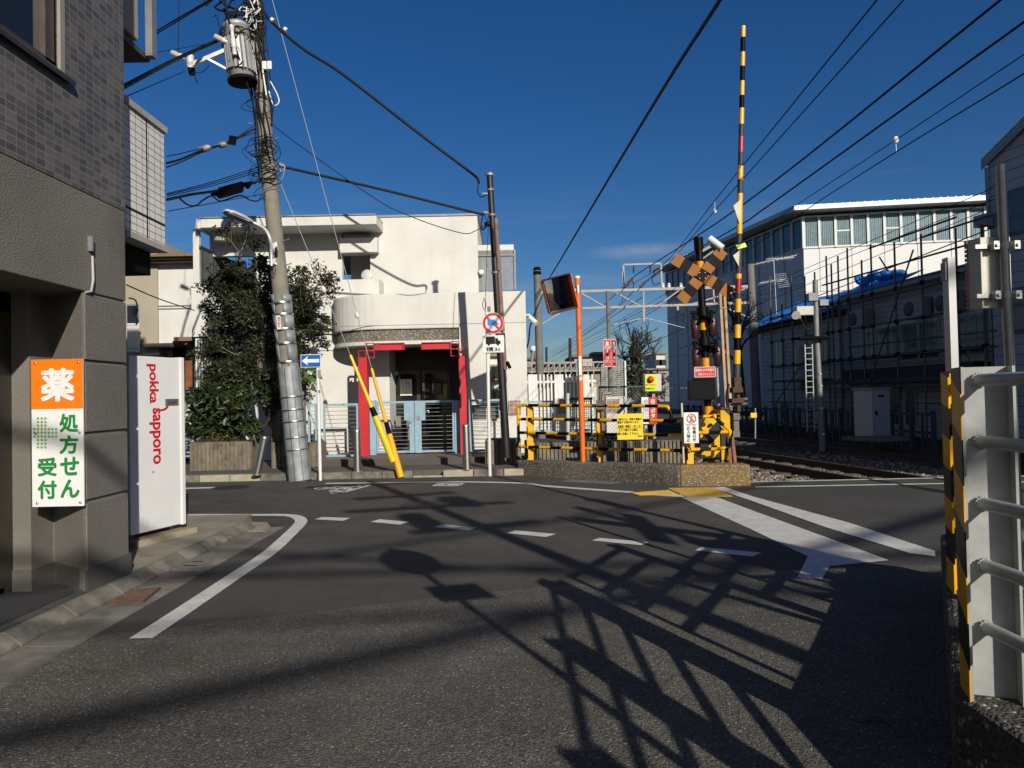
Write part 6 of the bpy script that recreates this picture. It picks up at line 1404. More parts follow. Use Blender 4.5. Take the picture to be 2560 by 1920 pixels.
# street wires
pe = P(650, -10, YP)
cable('overhead_cable', 'heavy sagging cable from the utility pole top to the black service pole', [pe, P(661, 30, YP), P(690, 65, YP), P(760, 124, YP), P(856, 185, YP + .1), P(1041, 329, YP + .3), P(1158, 417, YP + .5), P(1192, 445, YK), P(1197, 458, YK)], .028)
MB().cyl(P(678, 48, YP), P(684, 53, YP), .045, n=10).cyl(P(711, 72, YP), P(717, 77, YP), .045, n=10).build('cable_marker', m_signw, label='two white sleeves on the heavy cable near the utility pole', cat='cable sleeve')
cable('overhead_cable', 'bundled cable from the pole clamp to the black service pole below its top', [P(705, 415, YP - .1), P(730, 422, YP), P(960, 475, YP + .3), P(1185, 531, YK), P(1205, 536, YK)], .026)
MB().tube(smooth([P(690, 424, YP - .2), P(697, 418, YP - .2), P(703, 430, YP - .2), P(712, 418, YP - .2), P(705, 410, YP - .2), P(695, 412, YP - .2)]), .015, 6).tube(smooth([P(712, 420, YP - .2), P(708, 440, YP - .2), P(700, 452, YP - .2)]), .010, 6).bar(P(697, 410, YP - .2), P(710, 415, YP - .2), .04, .04).build('cable_clamp', m_galvd, label='knot of cable clamps right of the utility pole', cat='clamp')
cable('overhead_wire', 'thin wire drooping across the clinic wall to the service pole', [P(677, 309, YP), P(760, 372, YP), P(943, 500, YP + .2), P(1022, 539, YP + .3), P(1101, 568, YP + .4), P(1164, 584, YK), P(1190, 576, YK), P(1216, 563, YK)], .009, cat_='wire')
cable('overhead_wire', 'upper of the paired thin wires at top left', [P(373, 88, 9.5), P(530, -4, 9.2)], .010, cat_='wire')
cable('overhead_wire', 'lower of the paired thin wires at top left', [P(373, 95, 9.5), P(537, -4, 9.2)], .010, cat_='wire')
cable('drop_wire', 'vertical wire dropping from the top edge to the bracket insulator', [P(449, -20, YP - .6), P(445, 130, YP - .6)], .008, cat_='wire')
cable('overhead_cable', 'thick cable from behind the balcony to the transformer', [P(280, 232, 8.5), P(330, 206, 9.4), P(440, 148, 12.3), P(545, 101, YP - .35), P(575, 92, YP - .35)], .032)
cable('overhead_wire', 'thin wire under the thick cable, ending at the bracket', [P(300, 248, 9), P(462, 178, YP - .55)], .007, cat_='wire')
cable('overhead_wire', 'faint thin wire above the thick cable at upper left', [P(350, 138, 10), P(556, 103, 14.5)], .005, cat_='wire')
for i, (y0, y1) in enumerate(((391, 340), (408, 355), (418, 362))):
    cable('overhead_cable', ('top strand', 'middle strand', 'bottom strand')[i] + ' of the twisted bundle reaching the pole at bracket height', [P(417, y0, 11), P(455, y0 - 8 - 3 * i, 11.8), P(510, 370 + 4 * i, 12.8), P(556, 362, 13.3), P(600, 338 + 3 * i, YP - .3), P(640, 310 + 10 * i, YP - .15)], (.008, .018, .010)[i])
MB().lathe(P(511, 372, 12.8), [(.03, -.12), (.06, -.08), (.06, .08), (.03, .12)], 10, ax=(1, 0, .3)).lathe(P(556, 362, 13.3), [(.03, -.08), (.06, -.04), (.06, .05), (.03, .08)], 10, ax=(1, 0, .2)).build('cable_joint', m_galvd, label='two small grey joints on the twisted cable bundle', cat='cable joint')
MB().obox(P(581, 351, 13.4), (.14, 0, -.03), (0, .02, 0), (.03, 0, .17)).build('cable_tag', m_black, label='small square black tag hanging on the twisted cable bundle', cat='tag')
for i, (y0, y1) in enumerate(((484, 418), (487, 424), (491, 430))):
    cable('overhead_wire', ('highest', 'middle', 'lowest')[i] + ' of three parallel thin wires above the black closure box', [P(418, y0, 10.5), P(530, (y0 + y1) / 2 + 4, 12.2), P(645, y1, YP - .2)], .008, cat_='wire')
cable('overhead_cable', 'thick black cable leading into the black closure box', [P(418, 499, 10.5), P(480, 486, 11.5), P(536, 478, 12.6), P(570, 470, 13.1), P(630, 458, YP - .3), P(655, 450, YP - .15)], .022)
cable('overhead_cable', 'black loop hanging below the closure box cable', [P(450, 497, 11), P(470, 512, 11.3), P(490, 514, 11.7), P(508, 500, 12.2), P(530, 490, 12.6), P(550, 503, 13), P(580, 494, 13.3), P(605, 489, YP - .3), P(625, 500, YP - .3), P(645, 502, YP - .2), P(655, 488, YP - .15)], .014)
t = thing('closure_box', 'black fibre closure box strung left of the utility pole', 'cable box', P(578, 490, 13.1))
ux = (P(616, 464, 13.3) - P(537, 486, 12.7)).normalized()
MB().obox(P(577, 475, 13.0), ux * .60, V((0, .16, 0)), V((.03, 0, .19))).build('body', m_black, t, bevel=.03); MB().cyl(P(616, 464, 13.25), P(630, 456, 13.35), .07, .03, n=10).cyl(P(538, 482, 12.75), P(530, 485, 12.65), .06, .03, n=10).each('collar', m_black, t)
cable('overhead_wire', 'thin straight wire passing under the closure box', [P(420, 528, 11), P(657, 485, YP)], .007, cat_='wire')
cable('overhead_wire', 'thin wire crossing the white house behind the vending machine', [P(316, 712, 12), P(400, 748, 14), P(486, 776, 16.5)], .012, cat_='wire')
MB().tube(smooth([P(322, 745, 18), P(338, 750, 18), P(343, 770, 18), P(335, 785, 18), P(345, 800, 18), P(340, 812, 18)]), .02, 5).lathe(P(338, 775, 18), [(.05, -.1), (.08, 0), (.05, .1)], 8).build('house_cable', M('cable_grey', (.18, .18, .17), .6), label='coil of grey cable on the beige house wall', cat='cable')
cable('overhead_cable', 'black cable looping down past the white spotlight on the clinic corner', [P(1376, 690, 30.8), P(1360, 730, 28), P(1330, 800, 19), P(1322, 850, 18.5), P(1317, 870, 18)], .02)
# ================================================================ big flat-roofed white building beyond the tracks
m_bw = M('bw_light', (.78, .78, .77), .75, var=.03, vs=.5, dirt=(.70, .70, .69), dn=.6, ds=.35)
m_pane = M('pane_teal', (.05, .11, .14), .12, var=.25, vs=1.2, spec=.7)
m_curt = M('pane_curtain', (.10, .19, .23), .5, var=.3, vs=3)
t = thing('office_building', 'long white building with a band of teal curtained windows under a thin flat roof', 'building', (25, 55, 0)); bb = t
c0 = P(2007, 560, 49); zT = P(2007, 523, 49).z; zW1 = P(2007, 541, 49).z; zW0 = P(2007, 622, 49).z
dL = (V((P(1665, 655, 71).x, 71, 0)) - V((c0.x, c0.y, 0))); LL = dL.length; dL.normalize(); nL = V((-dL.y, dL.x, 0))
dR = (V((P(2560, 560, 47).x, 47, 0)) - V((c0.x, c0.y, 0))); dR.normalize(); nR = V((dR.y, -dR.x, 0)); LR = 19
base = V((c0.x, c0.y, 0))
if nL.x > 0: nL = -nL
if nR.y > 0: nR = -nR
B1 = base + dL * LL; B2 = base + dR * LR
def quadwall(b, a, d, L_, z0, z1, inw, th, mi=0):
    p = [a, a + d * L_, a + d * L_ + inw * th, a + inw * th]; b.prism([V((q.x, q.y, z0)) for q in p], (0, 0, z1 - z0), mi)
b = MB(); b.prism([V((q.x, q.y, 0)) for q in (base, B2, B2 + dL * LL, B1)], (0, 0, zW0)); b.build('wall', m_bw, t)
b = MB(); core = [base - nL * .3 - nR * .3, B2 - nR * .3, B2 + dL * LL, B1 - nL * .3]
b.prism([V((q.x, q.y, zW0 + .002)) for q in core], (0, 0, zT - .3 - zW0)); b.build('inner_core', m_pane, t)
def winrow(a, d, L_, nrm, n, curtains, pitch):
    b = MB(); pb2 = MB(); cb2 = MB()
    for k in range(n + 1):
        q = a + d * (L_ * k / n); b.obox(V((q.x, q.y, (zW0 + zW1) / 2)) + nrm * .0, d * .16, nrm * .22, V((0, 0, zW1 - zW0)))
    b.obox(V((a.x, a.y, zW0 + .06)) + d * L_ / 2, d * L_, nrm * .16, V((0, 0, .12))); b.obox(V((a.x, a.y, zW1 - .06)) + d * L_ / 2, d * L_, nrm * .16, V((0, 0, .12)))
    fr = b.build('window_frame', m_bw, t)
    for k in range(n):
        q = a + d * (L_ * (k + .5) / n); q = V((q.x, q.y, (zW0 + zW1) / 2)); wd = L_ / n - .17
        pb2.obox(q - nrm * .02, d * wd, nrm * .02, V((0, 0, zW1 - zW0 - .24)))
        if curtains:
            for j in range(7): cb2.obox(q - nrm * (-.0 + .0) + d * ((j - 3) * wd / 7.2) + nrm * (.0 + .012 * (j % 2)), d * wd / 9, nrm * .02, V((0, 0, zW1 - zW0 - .26)))
            if k in (2, 5, 13): b2 = MB(); b2.obox(q + nrm * .03, d * wd, nrm * .02, V((0, 0, .1))); b2.build('transom', m_bw, fr)
    pb2.build('pane', m_pane, fr)
    if curtains: cb2.build('curtain', m_curt, fr)
winrow(base, dR, LR, nR, 18, True, 1); winrow(base, dL, LL, nL, 18, False, 1)
b = MB(); ov = [base + nL * .9 + nR * .9, B2 + nR * .9, B2 + dL * LL, B1 + nL * .9 + dL * 1.2]
b.prism([V((q.x, q.y, zT - .32)) for q in ov], (0, 0, .2)); b.prism([V((q.x, q.y, zT - .119)) for q in ov], (0, 0, .12)); b.build('roof', M('roof_white', (.62, .63, .63), .5, .2), t)
b = MB()
for k in range(46):
    q = base + nL * .8 + dL * (LL * k / 46); b.box((q.x - .05, q.y - .05, zT + .0), (q.x + .05, q.y + .05, zT + .1))
for k in range(40):
    q = base + nR * .8 + dR * (LR * k / 40); b.box((q.x - .05, q.y - .05, zT), (q.x + .05, q.y + .05, zT + .1))
b.each('snow_stop', M('roof_white', (0, 0, 0)), t)
# recessed bays, joints
b = MB()
for f0, f1 in ((.25, .42), (.66, .80)):
    z1 = zW0 - 2.6; b.obox(base + dL * LL * (f0 + f1) / 2 + nL * .015 + V((0, 0, z1 / 2)), dL * LL * (f1 - f0), nL * .03, V((0, 0, z1)))
b.each('bay', M('bay_grey', (.62, .62, .64), .8, var=.05), t)
b = MB()
for f in (.1, .25, .42, .55, .66, .80, .9): b.obox(base + dL * LL * f + nL * .04 + V((0, 0, zW0 / 2)), dL * .08, nL * .08, V((0, 0, zW0)))
for z in (zW0 - 2.4, zW0 - 6.2): b.obox(base + dL * LL / 2 + nL * .02 + V((0, 0, z)), dL * LL, nL * .04, V((0, 0, .05)))
b.obox(base + dR * LR / 2 + nR * .01 + V((0, 0, zW0 - 3.0)), dR * LR, nR * .03, V((0, 0, .05)))
for k in range(9): b.obox(base + dR * LR * (k + .5) / 9 + nR * .01 + V((0, 0, zW0 - 1.5)), dR * .03, nR * .03, V((0, 0, 3.0)))
b.build('joint', M('joint_pale', (.5, .5, .5), .8), t)
for f0, f1 in ((.29, .50), (.58, .80)):
    z = zW0 - 3.1; q = base + dR * LR * (f0 + f1) / 2 + nR * .02; b = MB().obox(V((q.x, q.y, z - 1.6)), dR * LR * (f1 - f0), nR * .05, V((0, 0, 3.2))); o = b.build('opening', M('opening_pale', (.62, .62, .60), .7), t)
    MB().obox(V((q.x, q.y, z - .25)) + nR * .03, dR * LR * (f1 - f0), nR * .05, V((0, 0, .6))).build('shutter_box', M('shutter_dark', (.14, .14, .135), .6), o)

# ================================================================ scaffolded long house with tarpaulin roof
a0 = V((P(2440, 900, 20).x, 20, 0)); a1 = V((P(1905, 900, 33).x, 33, 0)); dS = (a1 - a0).normalized(); LS = (a1 - a0).length; nS = V((-dS.y, dS.x, 0))
if nS.x > 0: nS = -nS
zE = P(2440, 678, 20).z
def s_at(px, off=0.0):
    """distance along the house wall seen at photo x"""
    lo, hi = -3.0, LS + 8
    for _ in range(50):
        m_ = (lo + hi) / 2; p = a0 + dS * m_ + nS * off - V((0, 0, CAMZ - 3)); x = 1280 + FPX * p.dot(_r) / p.dot(_F)
        if x > px: lo = m_
        else: hi = m_
    return lo
t = thing('scaffolded_house', 'long grey sided house in shade with a dark roof and blue tarpaulin, behind scaffolding', 'house', (a0 + a1) / 2); sh = t
m_sid = mat_brick('siding_grey', (.52, .52, .51), (.49, .49, .48), (.14, .14, .14), 30, .18, .010, 0, 'YZ', .7, .5)
b = MB(); st = s_at(2130)
w0, w1 = a0 - dS * .6, a1
b.prism([V((q.x, q.y, -.3)) for q in (w0, w1, w1 - nS * 6, w0 - nS * 6)], (0, 0, zE + .3)); b.build('wall', m_sid, t)
b = MB(); e0, e1 = w0 + nS * .4, a0 + dS * st + nS * .4; rh = .8
b.prism([V((e0.x, e0.y, zE)), V((e0.x, e0.y, zE + .12)), V((e0.x, e0.y, zE + .12)) - nS * 3.2 + V((0, 0, rh)), V((e0.x, e0.y, zE + .12)) - nS * 6.8, V((e0.x, e0.y, zE)) - nS * 6.8], dS * (st + .6)); b.build('roof', mat_brick('roof_slates', (.075, .06, .055), (.06, .05, .045), (.025, .02, .02), .45, .12, .01, .5, 'YZ', .8, .6), t)
MB().bar(e0 + V((0, 0, zE + .02)), e1 + V((0, 0, zE + .02)), .10, .12).build('gutter', M('gutter_pale', (.36, .35, .33), .6), t)
f0, f1 = e1 + dS * .02, a1 + nS * .4 + dS * .5
MB().prism([V((f0.x, f0.y, zE - .5)), V((f0.x, f0.y, zE - .42)), V((f0.x, f0.y, zE - .3)) - nS * 3.0 + V((0, 0, 1.1)), V((f0.x, f0.y, zE - .5)) - nS * 6.5], dS * (f1 - f0).length).build('lower_roof', M('roof_dark', (.06, .05, .045), .8), t)
b = MB(); n = 16; vs = []   # tarpaulin: rumpled sheet over the lower roof
for i in range(n + 1):
    for j in range(7):
        q = V((f0.x, f0.y, 0)) + dS * (-1.2 * (j / 6) * (1 - i / n) + (f1 - f0).length * i / n + .9 + random.gauss(0, .05)) - nS * (-.15 + 3.2 * j / 6); z = zE - .36 + (1.35 * j / 6) + random.uniform(0, .14); vs.append((q.x, q.y, z))
b.add(vs, [(i * 7 + j, i * 7 + j + 1, (i + 1) * 7 + j + 1, (i + 1) * 7 + j) for i in range(n) for j in range(6)]); o = b.build('tarpaulin', m_tarp, t)
sm_ = o.modifiers.new('thick', 'SOLIDIFY'); sm_.thickness = .03
b = MB()
for k in range(14): 
    q = f0 - nS * 3.0 + V((random.uniform(-.5, .5), 0, zE + 1.15 + random.uniform(-.1, .15))) + dS * random.uniform(1.2, 3.2); b.lathe(q, [(.05, -.16), (.22, -.08), (.24, .04), (.10, .16)], 7, ax=(random.gauss(0, 1), random.gauss(0, 1), 1))
b.build('tarpaulin_roll', m_tarp, t)
def wall_box(b, px0, px1, z0, z1, off=.05, th=.06, mi=0):
    s0, s1 = s_at(px1), s_at(px0)
    q = a0 + dS * (s0 + s1) / 2 + nS * off; b.obox(V((q.x, q.y, (z0 + z1) / 2)), dS * abs(s1 - s0), nS * th, V((0, 0, z1 - z0)), mi)
for px0, px1, z0, z1 in ((2162, 2198, 2.5, 3.7), (2200, 2252, 2.5, 3.7), (2256, 2300, 2.4, 3.7), (2302, 2352, 2.4, 3.7), (2385, 2425, 2.3, 3.7), (2428, 2470, 2.3, 3.7), (1942, 1962, 2.6, 3.8), (1990, 2006, 1.5, 3.4), (2052, 2075, 2.6, 3.7), (1950, 1975, .3, 1.2), (2180, 2204, .3, 1.6), (2225, 2250, .3, 1.6), (2262, 2290, .3, 1.6)):
    b = MB(); wall_box(b, px0, px1, z0, z1, .03, .08); w_ = b.build('window', M('window_pale', (.56, .56, .55), .6), t)
    b = MB(); m_ = (px0 + px1) / 2; wall_box(b, px0 + 2.5, m_ - 1, z0 + .08, z1 - .08, .075, .02); wall_box(b, m_ + 1, px1 - 2.5, z0 + .08, z1 - .08, .075, .02); b.build('pane', M('pane_grey', (.05, .06, .065), .15, var=.3, vs=2), w_)
b = MB(); wall_box(b, 2135, 2475, 1.9, 2.25, .25, .5); wall_box(b, 2130, 2480, 1.75, 1.9, .6, 1.1); b.build('balcony_deck', M('deck_dark', (.03, .032, .036), .8), t)
b = MB()
for k in range(46): wall_box(b, 2145 + k * 7.2, 2146.2 + k * 7.2, 1.25, 1.9, 1.1, .02) if False else None
wall_box(b, 2000, 2080, 1.9, 2.0, .6, 1.2); b.build('awning', M('awning_dark', (.07, .06, .055), .8), t) if b.f else None
for px in (2172, 2318, 2400):
    q = a0 + dS * s_at(px) + nS * .30; b = MB().obox(V((q.x, q.y, 4.02)), dS * .85, nS * .34, V((0, 0, .62))); ac = b.build('outdoor_unit', M('ac_pale', (.36, .36, .34), .6), t, bevel=.02)
    MB().lathe(V((q.x, q.y, 4.02)) + nS * .172 + dS * .15, [(.23, 0), (.23, .012), (.04, .02)], 18, ax=nS).build('fan_grille', M('grille_grey', (.11, .11, .11), .7), ac)
b = MB()
for px in (2110, 2128): q = a0 + dS * s_at(px) + nS * .1; b.cyl(V((q.x, q.y, 0)), V((q.x, q.y, zE)), .05, n=6)
b.each('downpipe', M('gutter_pale', (0, 0, 0)), t)
# scaffolding
t = thing('scaffolding', 'steel tube scaffolding standing in front of the shaded long house', 'scaffolding', (a0 + a1) / 2 + nS * 1.1)
m_tube = M('scaffold_tube', (.11, .105, .10), .5, .6, var=.3, vs=3, dirt=(.14, .05, .03), dn=.6, ds=3)
tops = [(1930, 690), (1958, 760), (1983, 690), (2017, 690), (2042, 680), (2072, 640), (2084, 660), (2101, 640), (2125, 620), (2160, 650), (2184, 610), (2243, 605), (2310, 585), (2397, 570), (2462, 560)]
for i, (px, py) in enumerate(tops):
    for off in ((1.1,) if i % 2 else (1.1, .35)):
        s_ = s_at(px, off); q = a0 + dS * s_ + nS * off; dd = ray(px, py); z = CAMZ + dd.z / dd.y * q.y - (0 if off > 1 else .5)
        MB().cyl((q.x, q.y, -.2), (q.x, q.y, z), .030, n=6).build('upright', m_tube, t)
for z, p0, p1, off in ((5.35, 2060, 2490, 1.14), (4.6, 1930, 2490, 1.14), (3.6, 1930, 2490, 1.14), (3.0, 2120, 2490, 1.14), (2.6, 1920, 2490, 1.14), (1.6, 1920, 2490, 1.14), (1.1, 1920, 2490, 1.14), (6.1, 2180, 2400, 1.14), (4.6, 1930, 2490, .3), (2.6, 1930, 2490, .3), (5.9, 2310, 2490, 1.14)):
    A_ = a0 + dS * s_at(p0, off) + nS * off; B_ = a0 + dS * s_at(p1, off) + nS * off
    MB().cyl((A_.x, A_.y, z), (B_.x, B_.y, z + random.uniform(-.05, .05)), .028, n=6).build('ledger', m_tube, t)
for px0, z0, px1, z1 in ((2150, 1.0, 2290, 5.6), (2225, 5.2, 2205, 5.7), (1935, 1.0, 2010, 2.7)):
    A_ = a0 + dS * s_at(px0, 1.2) + nS * 1.2; B_ = a0 + dS * s_at(px1, 1.2) + nS * 1.2; MB().cyl((A_.x, A_.y, z0), (B_.x, B_.y, z1), .026, n=6).build('brace', m_tube, t)
b = MB()
for px, py in tops[::1]:
    for z in (4.6, 3.6, 2.6): q = a0 + dS * s_at(px, 1.12) + nS * 1.12; b.box((q.x - .05, q.y - .05, z - .06), (q.x + .05, q.y + .05, z + .06))
b.each('coupler', m_dark, t)
b = MB(); n=0
for z in (1.62, 2.62):
    A_ = a0 + dS * s_at(2030, .7) + nS * .7; B_ = a0 + dS * s_at(2480, .7) + nS * .7; b.bar((A_.x, A_.y, z), (B_.x, B_.y, z), .5, .04)
b.build('deck_board', M('deck_board', (.05, .048, .045), .8), t)
# trackside fence and block
t = thing('trackside_fence', 'dark open fence with posts at the foot of the scaffolding', 'fence', (a0 + a1) / 2 + nS * 2.2)
b = MB()
for k in range(44):
    q = a0 + nS * 2.1 + dS * (-1 + (LS + 6) * k / 44); b.box((q.x - .05, q.y - .05, -.2), (q.x + .05, q.y + .05, .95)) if k % 2 == 0 else b.box((q.x - .025, q.y - .025, -.2), (q.x + .025, q.y + .025, .9))
for z in (.35, .85): b.bar(V((a0.x, a0.y, z)) + nS * 2.1 - dS, V((a0.x, a0.y, z)) + nS * 2.1 + dS * (LS + 5), .05, .08)
b.build('fence', M('fence_dark', (.06, .06, .058), .8), t)
t = thing('handrail_fence', 'thin white tube railing at the foot of the grey side of the white building', 'fence', (8, 38, 0))
b = MB(); Yh = 36
for k in range(9): b.pb(1660 + k * 22, 968, 1661.8 + k * 22, 1020, Yh, .04)
b.pb(1655, 968, 1850, 970, Yh, .04).pb(1655, 986, 1850, 987.5, Yh, .04); b.build('rail', M('rail_white', (0, 0, 0)), t)
# control pole with speaker and boxes
t = thing('control_pole', 'thin grey pole with camera boxes and a ladder in front of the scaffolding', 'control pole', P(2055, 1108, 20))
Yq = 19.6; pb0 = P(2057, 1112, Yq); pb0.z = -.2
MB().tube([pb0, P(2041, 840, Yq), P(2038, 700, Yq)], .085, 12, r2=.07).build('shaft', M('control_grey', (.22, .23, .23), .6, .3, var=.15), t)
MB().pb(1992, 765, 2035, 788, Yq - .2, .25).build('camera_housing', M('housing_pale', (.5, .5, .47), .5), t, bevel=.02)
MB().cyl(P(1990, 788, Yq - .3), P(1998, 795, Yq - .1), .12, .05, n=14).build('horn', M('housing_pale', (0, 0, 0)), t)
MB().pb(2022, 732, 2046, 752, Yq - .12, .2).pb(2050, 748, 2072, 764, Yq - .12, .25).build('junction_box', M('control_grey', (0, 0, 0)), t, bevel=.01)
MB().pb(2000, 840, 2085, 846, Yq - .3, .5).build('platform', m_dark, t)
b = MB().bar(P(2012, 850, Yq), P(2018, 1080, Yq), .03, .03).bar(P(2030, 850, Yq), P(2036, 1080, Yq), .03, .03)
for k in range(16): b.bar(P(2012 + .4 * k, 856 + 14 * k, Yq), P(2030 + .4 * k, 855 + 14 * k, Yq), .02, .02)
b.build('ladder', m_galvd, t)
b = MB().tube(smooth([P(2002, 795, Yq), P(2010, 815, Yq), P(2025, 822, Yq), P(2040, 800, Yq)]), .02, 6).tube(smooth([P(2046, 764, Yq), P(2053, 800, Yq), P(2050, 860, Yq), P(2056, 900, Yq)]), .02, 6); b.build('cable', m_cable, t)
b = MB(); 
for py in (935, 965, 1020, 1085): b.lathe(P(2046 + (py - 900) * .06, py, Yq), [(.095, -.02), (.095, .02)], 12)
b.each('band', m_steel, t)
# relay cabinet
Yk = 18.6; cx0, cxm, cx1 = P(2143, 1030, Yk).x, P(2174, 1030, Yk).x, P(2225, 1030, Yk).x; cz1 = P(2180, 975, Yk).z; cz0 = P(2180, 1090, Yk).z
t = thing('relay_cabinet', 'pale grey two-door relay cabinet standing in shade beyond the tracks', 'cabinet', ((cx0 + cx1) / 2, Yk, cz0))
d1 = V((cxm - cx0, -.30, 0)); d2_ = V((cx1 - cxm, .12, 0))
p0 = V((cx0, Yk + .18, cz0)); p1 = p0 + d1; p2 = p1 + d2_; p3 = p2 - d1 * 1.0
MB().prism([p0, p1, p2, p3], (0, 0, cz1 - cz0)).build('body', M('cabinet_grey', (.46, .46, .44), .5, var=.05), t, bevel=.01)
MB().prism([p0 + V((-.05, 0, cz1 - cz0 + .002)), p1 + V((-.02, -.05, cz1 - cz0 + .002)), p2 + V((.05, -.02, cz1 - cz0 + .002)), p3 + V((0, .05, cz1 - cz0 + .002))], (0, 0, .06)).build('lid', m_galvd, t)
nd = V((d2_.y, -d2_.x, 0)).normalized(); q = p1 + d2_ * .5 + nd * .012 + V((0, 0, (cz1 - cz0) / 2))
dd_ = MB().obox(q, d2_ * .92, nd * .02, V((0, 0, (cz1 - cz0) * .95))).build('door', M('cabinet_blue', (.30, .32, .37), .5, var=.05), t)
MB().obox(p1 + d2_ * .2 + nd * .03 + V((0, 0, .6)), d2_.normalized() * .05, nd * .03, V((0, 0, .12))).build('handle', m_dark, dd_)
MB().obox(p1 + d2_ * .5 + nd * .026 + V((0, 0, cz1 - cz0 - .16)), d2_.normalized() * .18, nd * .006, V((0, 0, .05))).build('name_plate', m_dark, dd_)
MB().prism([p0 + V((-.25, .2, -.12)), p1 + V((0, -.35, -.12)), p2 + V((.3, -.3, -.12)), p3 + V((.2, .3, -.12))], (0, 0, .11)).build('plinth', m_conc, t)

# ================================================================ grey gabled house at the right edge
t = thing('gabled_house', 'grey weatherboard house in shade with a gabled roof at the right edge', 'house', (15, 17, 0))
h0 = V((P(2479, 700, 18.5).x, 18.5, 0)); hd = V((.2, -1, 0)).normalized(); hn = V((-1, -.2, 0)).normalized()
zc = P(2479, 410, 18.5).z; pk = .73
hw = 7.0; q = [h0 + V((0, 0, -.3)), h0 + V((0, 0, zc)), h0 + hd * (hw / 2) + V((0, 0, zc + pk * 2.3)), h0 + hd * hw + V((0, 0, zc)), h0 + hd * hw + V((0, 0, -.3))]
MB().prism(q, -hn * 8).build('wall', mat_brick('siding_blue', (.46, .47, .49), (.44, .45, .48), (.10, .10, .105), 30, .26, .010, 0, 'YZ', .7, .5), t)
b = MB(); r0 = h0 - hd * .10 + V((0, 0, zc + .0)) + hn * .08; rpk = h0 + hd * hw / 2 + V((0, 0, zc + pk * 2.3 + .12)) + hn * .08; r1 = h0 + hd * (hw + .28) + V((0, 0, zc - .05)) + hn * .08
b.prism([r0, rpk, r1, r1 + V((0, 0, .14)), rpk + V((0, 0, .16)), r0 + V((0, 0, .14))], -hn * 8.6); b.build('roof', M('roof_slate', (.10, .10, .10), .7), t)
MB().prism([r0 + hn * .03 - V((0, 0, .12)), rpk + hn * .03 - V((0, 0, .12)), rpk + hn * .03 + V((0, 0, .17)), r0 + hn * .03 + V((0, 0, .15))], -hn * .03).build('bargeboard', M('barge_grey', (.34, .34, .34), .6), t)
MB().cyl(h0 + hn * .06 + V((0, 0, zc - .1)), h0 + hn * .04 + V((0, 0, zc - 1.7)), .035, n=8).build('downpipe', M('barge_grey', (0, 0, 0)), t)
MB().obox(h0 + hn * .2 + V((0, 0, zc - 1.5)), hd * .35, hn * .25, V((0, 0, .3))).build('bracket', M('barge_grey', (0, 0, 0)), t)
for px0, py0, px1, py1 in ((2522, 487, 2570, 585), (2530, 728, 2575, 826)):
    def hp(px, py):
        d = ray(px, py); o_ = V((0, 0, CAMZ)); s_ = (h0 - o_).dot(hn) / d.dot(hn); return o_ + d * s_
    A_, B_ = hp(px0, py1), hp(px0, py0); ln = 1.7
    w_ = MB().obox(A_ + hd * ln / 2 + V((0, 0, (B_.z - A_.z) / 2)) + hn * .03, hd * (ln + .14), hn * .08, V((0, 0, B_.z - A_.z + .14))).build('window', M('frame_blue', (.13, .14, .16), .6), t)
    MB().obox(A_ + hd * ln / 2 + V((0, 0, (B_.z - A_.z) / 2)) + hn * .075, hd * ln, hn * .02, V((0, 0, B_.z - A_.z))).build('pane', M('pane_house', (.10, .125, .15), .2, var=.2), w_)

# ================================================================ right foreground: kerb wall and guard fence
m_kw = mat_speck('aggregate_dark', (.095, .088, .078), (.45, .43, .38), 60, .10, 1.0, base2=(.045, .042, .036))
K = [V((1.63, -6, 0)), V((1.665, 2.69, 0)), V((3.37, 5.65, 0))]
t = thing('kerb_wall', 'dark exposed-aggregate low wall carrying the guard fence at the right', 'wall', (2, 3, 0))
b = MB(); w_ = .42
b.prism([(1.63, -6, .40), (1.63 + w_, -6, .40), (1.63 + w_, 2.58, .40), (3.72, 5.42, .40), (3.37, 5.65, .40), (1.63, 2.69, .40)], (0, 0, -.6)); b.build('wall', m_kw, t, bevel=.035)
sheet('verge', [(2.05, -6), (7, -6), (8.4, 3.4), (6.0, 6.1), (3.8, 5.6), (2.05, 2.7)], -.005, m_soil)
# near galvanised guard fence, parallel with the road
t = thing('guard_fence', 'grey painted steel guard fence of welded posts and pipe rails, nearest the camera', 'fence', (1.83, 2.7, .4))
def hpost(t, x, y, z0, z1, d, mats, name='post', fl=.085, wd=.175, tape=False):
    d = V(d).normalized(); n_ = V((-d.y, d.x, 0))
    b = MB(); c = V((x, y, 0))
    b.obox(c + n_ * wd / 2 + V((0, 0, (z0 + z1) / 2)), d * fl, n_ * .009, V((0, 0, z1 - z0))); b.obox(c - n_ * wd / 2 + V((0, 0, (z0 + z1) / 2)), d * fl, n_ * .009, V((0, 0, z1 - z0)))
    b.obox(c + V((0, 0, (z0 + z1) / 2)), d * .008, n_ * (wd - .010), V((0, 0, z1 - z0)))
    o = b.build(name, mats, t)
    b = MB()
    if tape:
        b.obox(c + n_ * (wd / 2 + .007) + V((0, 0, (z0 + z1) / 2)), d * (fl + .004), n_ * .004, V((0, 0, z1 - z0 - .004))); b.build('hazard_tape', mat_stripe('hazard_tape', YEL, BLK, (.30, .25, -.86), .29, off=.55) if 'hazard_tape' not in _mc else _mc['hazard_tape'], o)
    return o
XF = 1.75; hs = [1.575, 1.345, 1.115, .885, .655]
hpost(t, 1.764, 2.66, .38, 1.625, (.36, .933, 0), m_gpaint, tape=True, fl=.15, wd=.160)
for y in (1.24, -.18, -1.6, -3.0): hpost(t, XF, y, .38, 1.625, (0, 1, 0), m_gpaint)
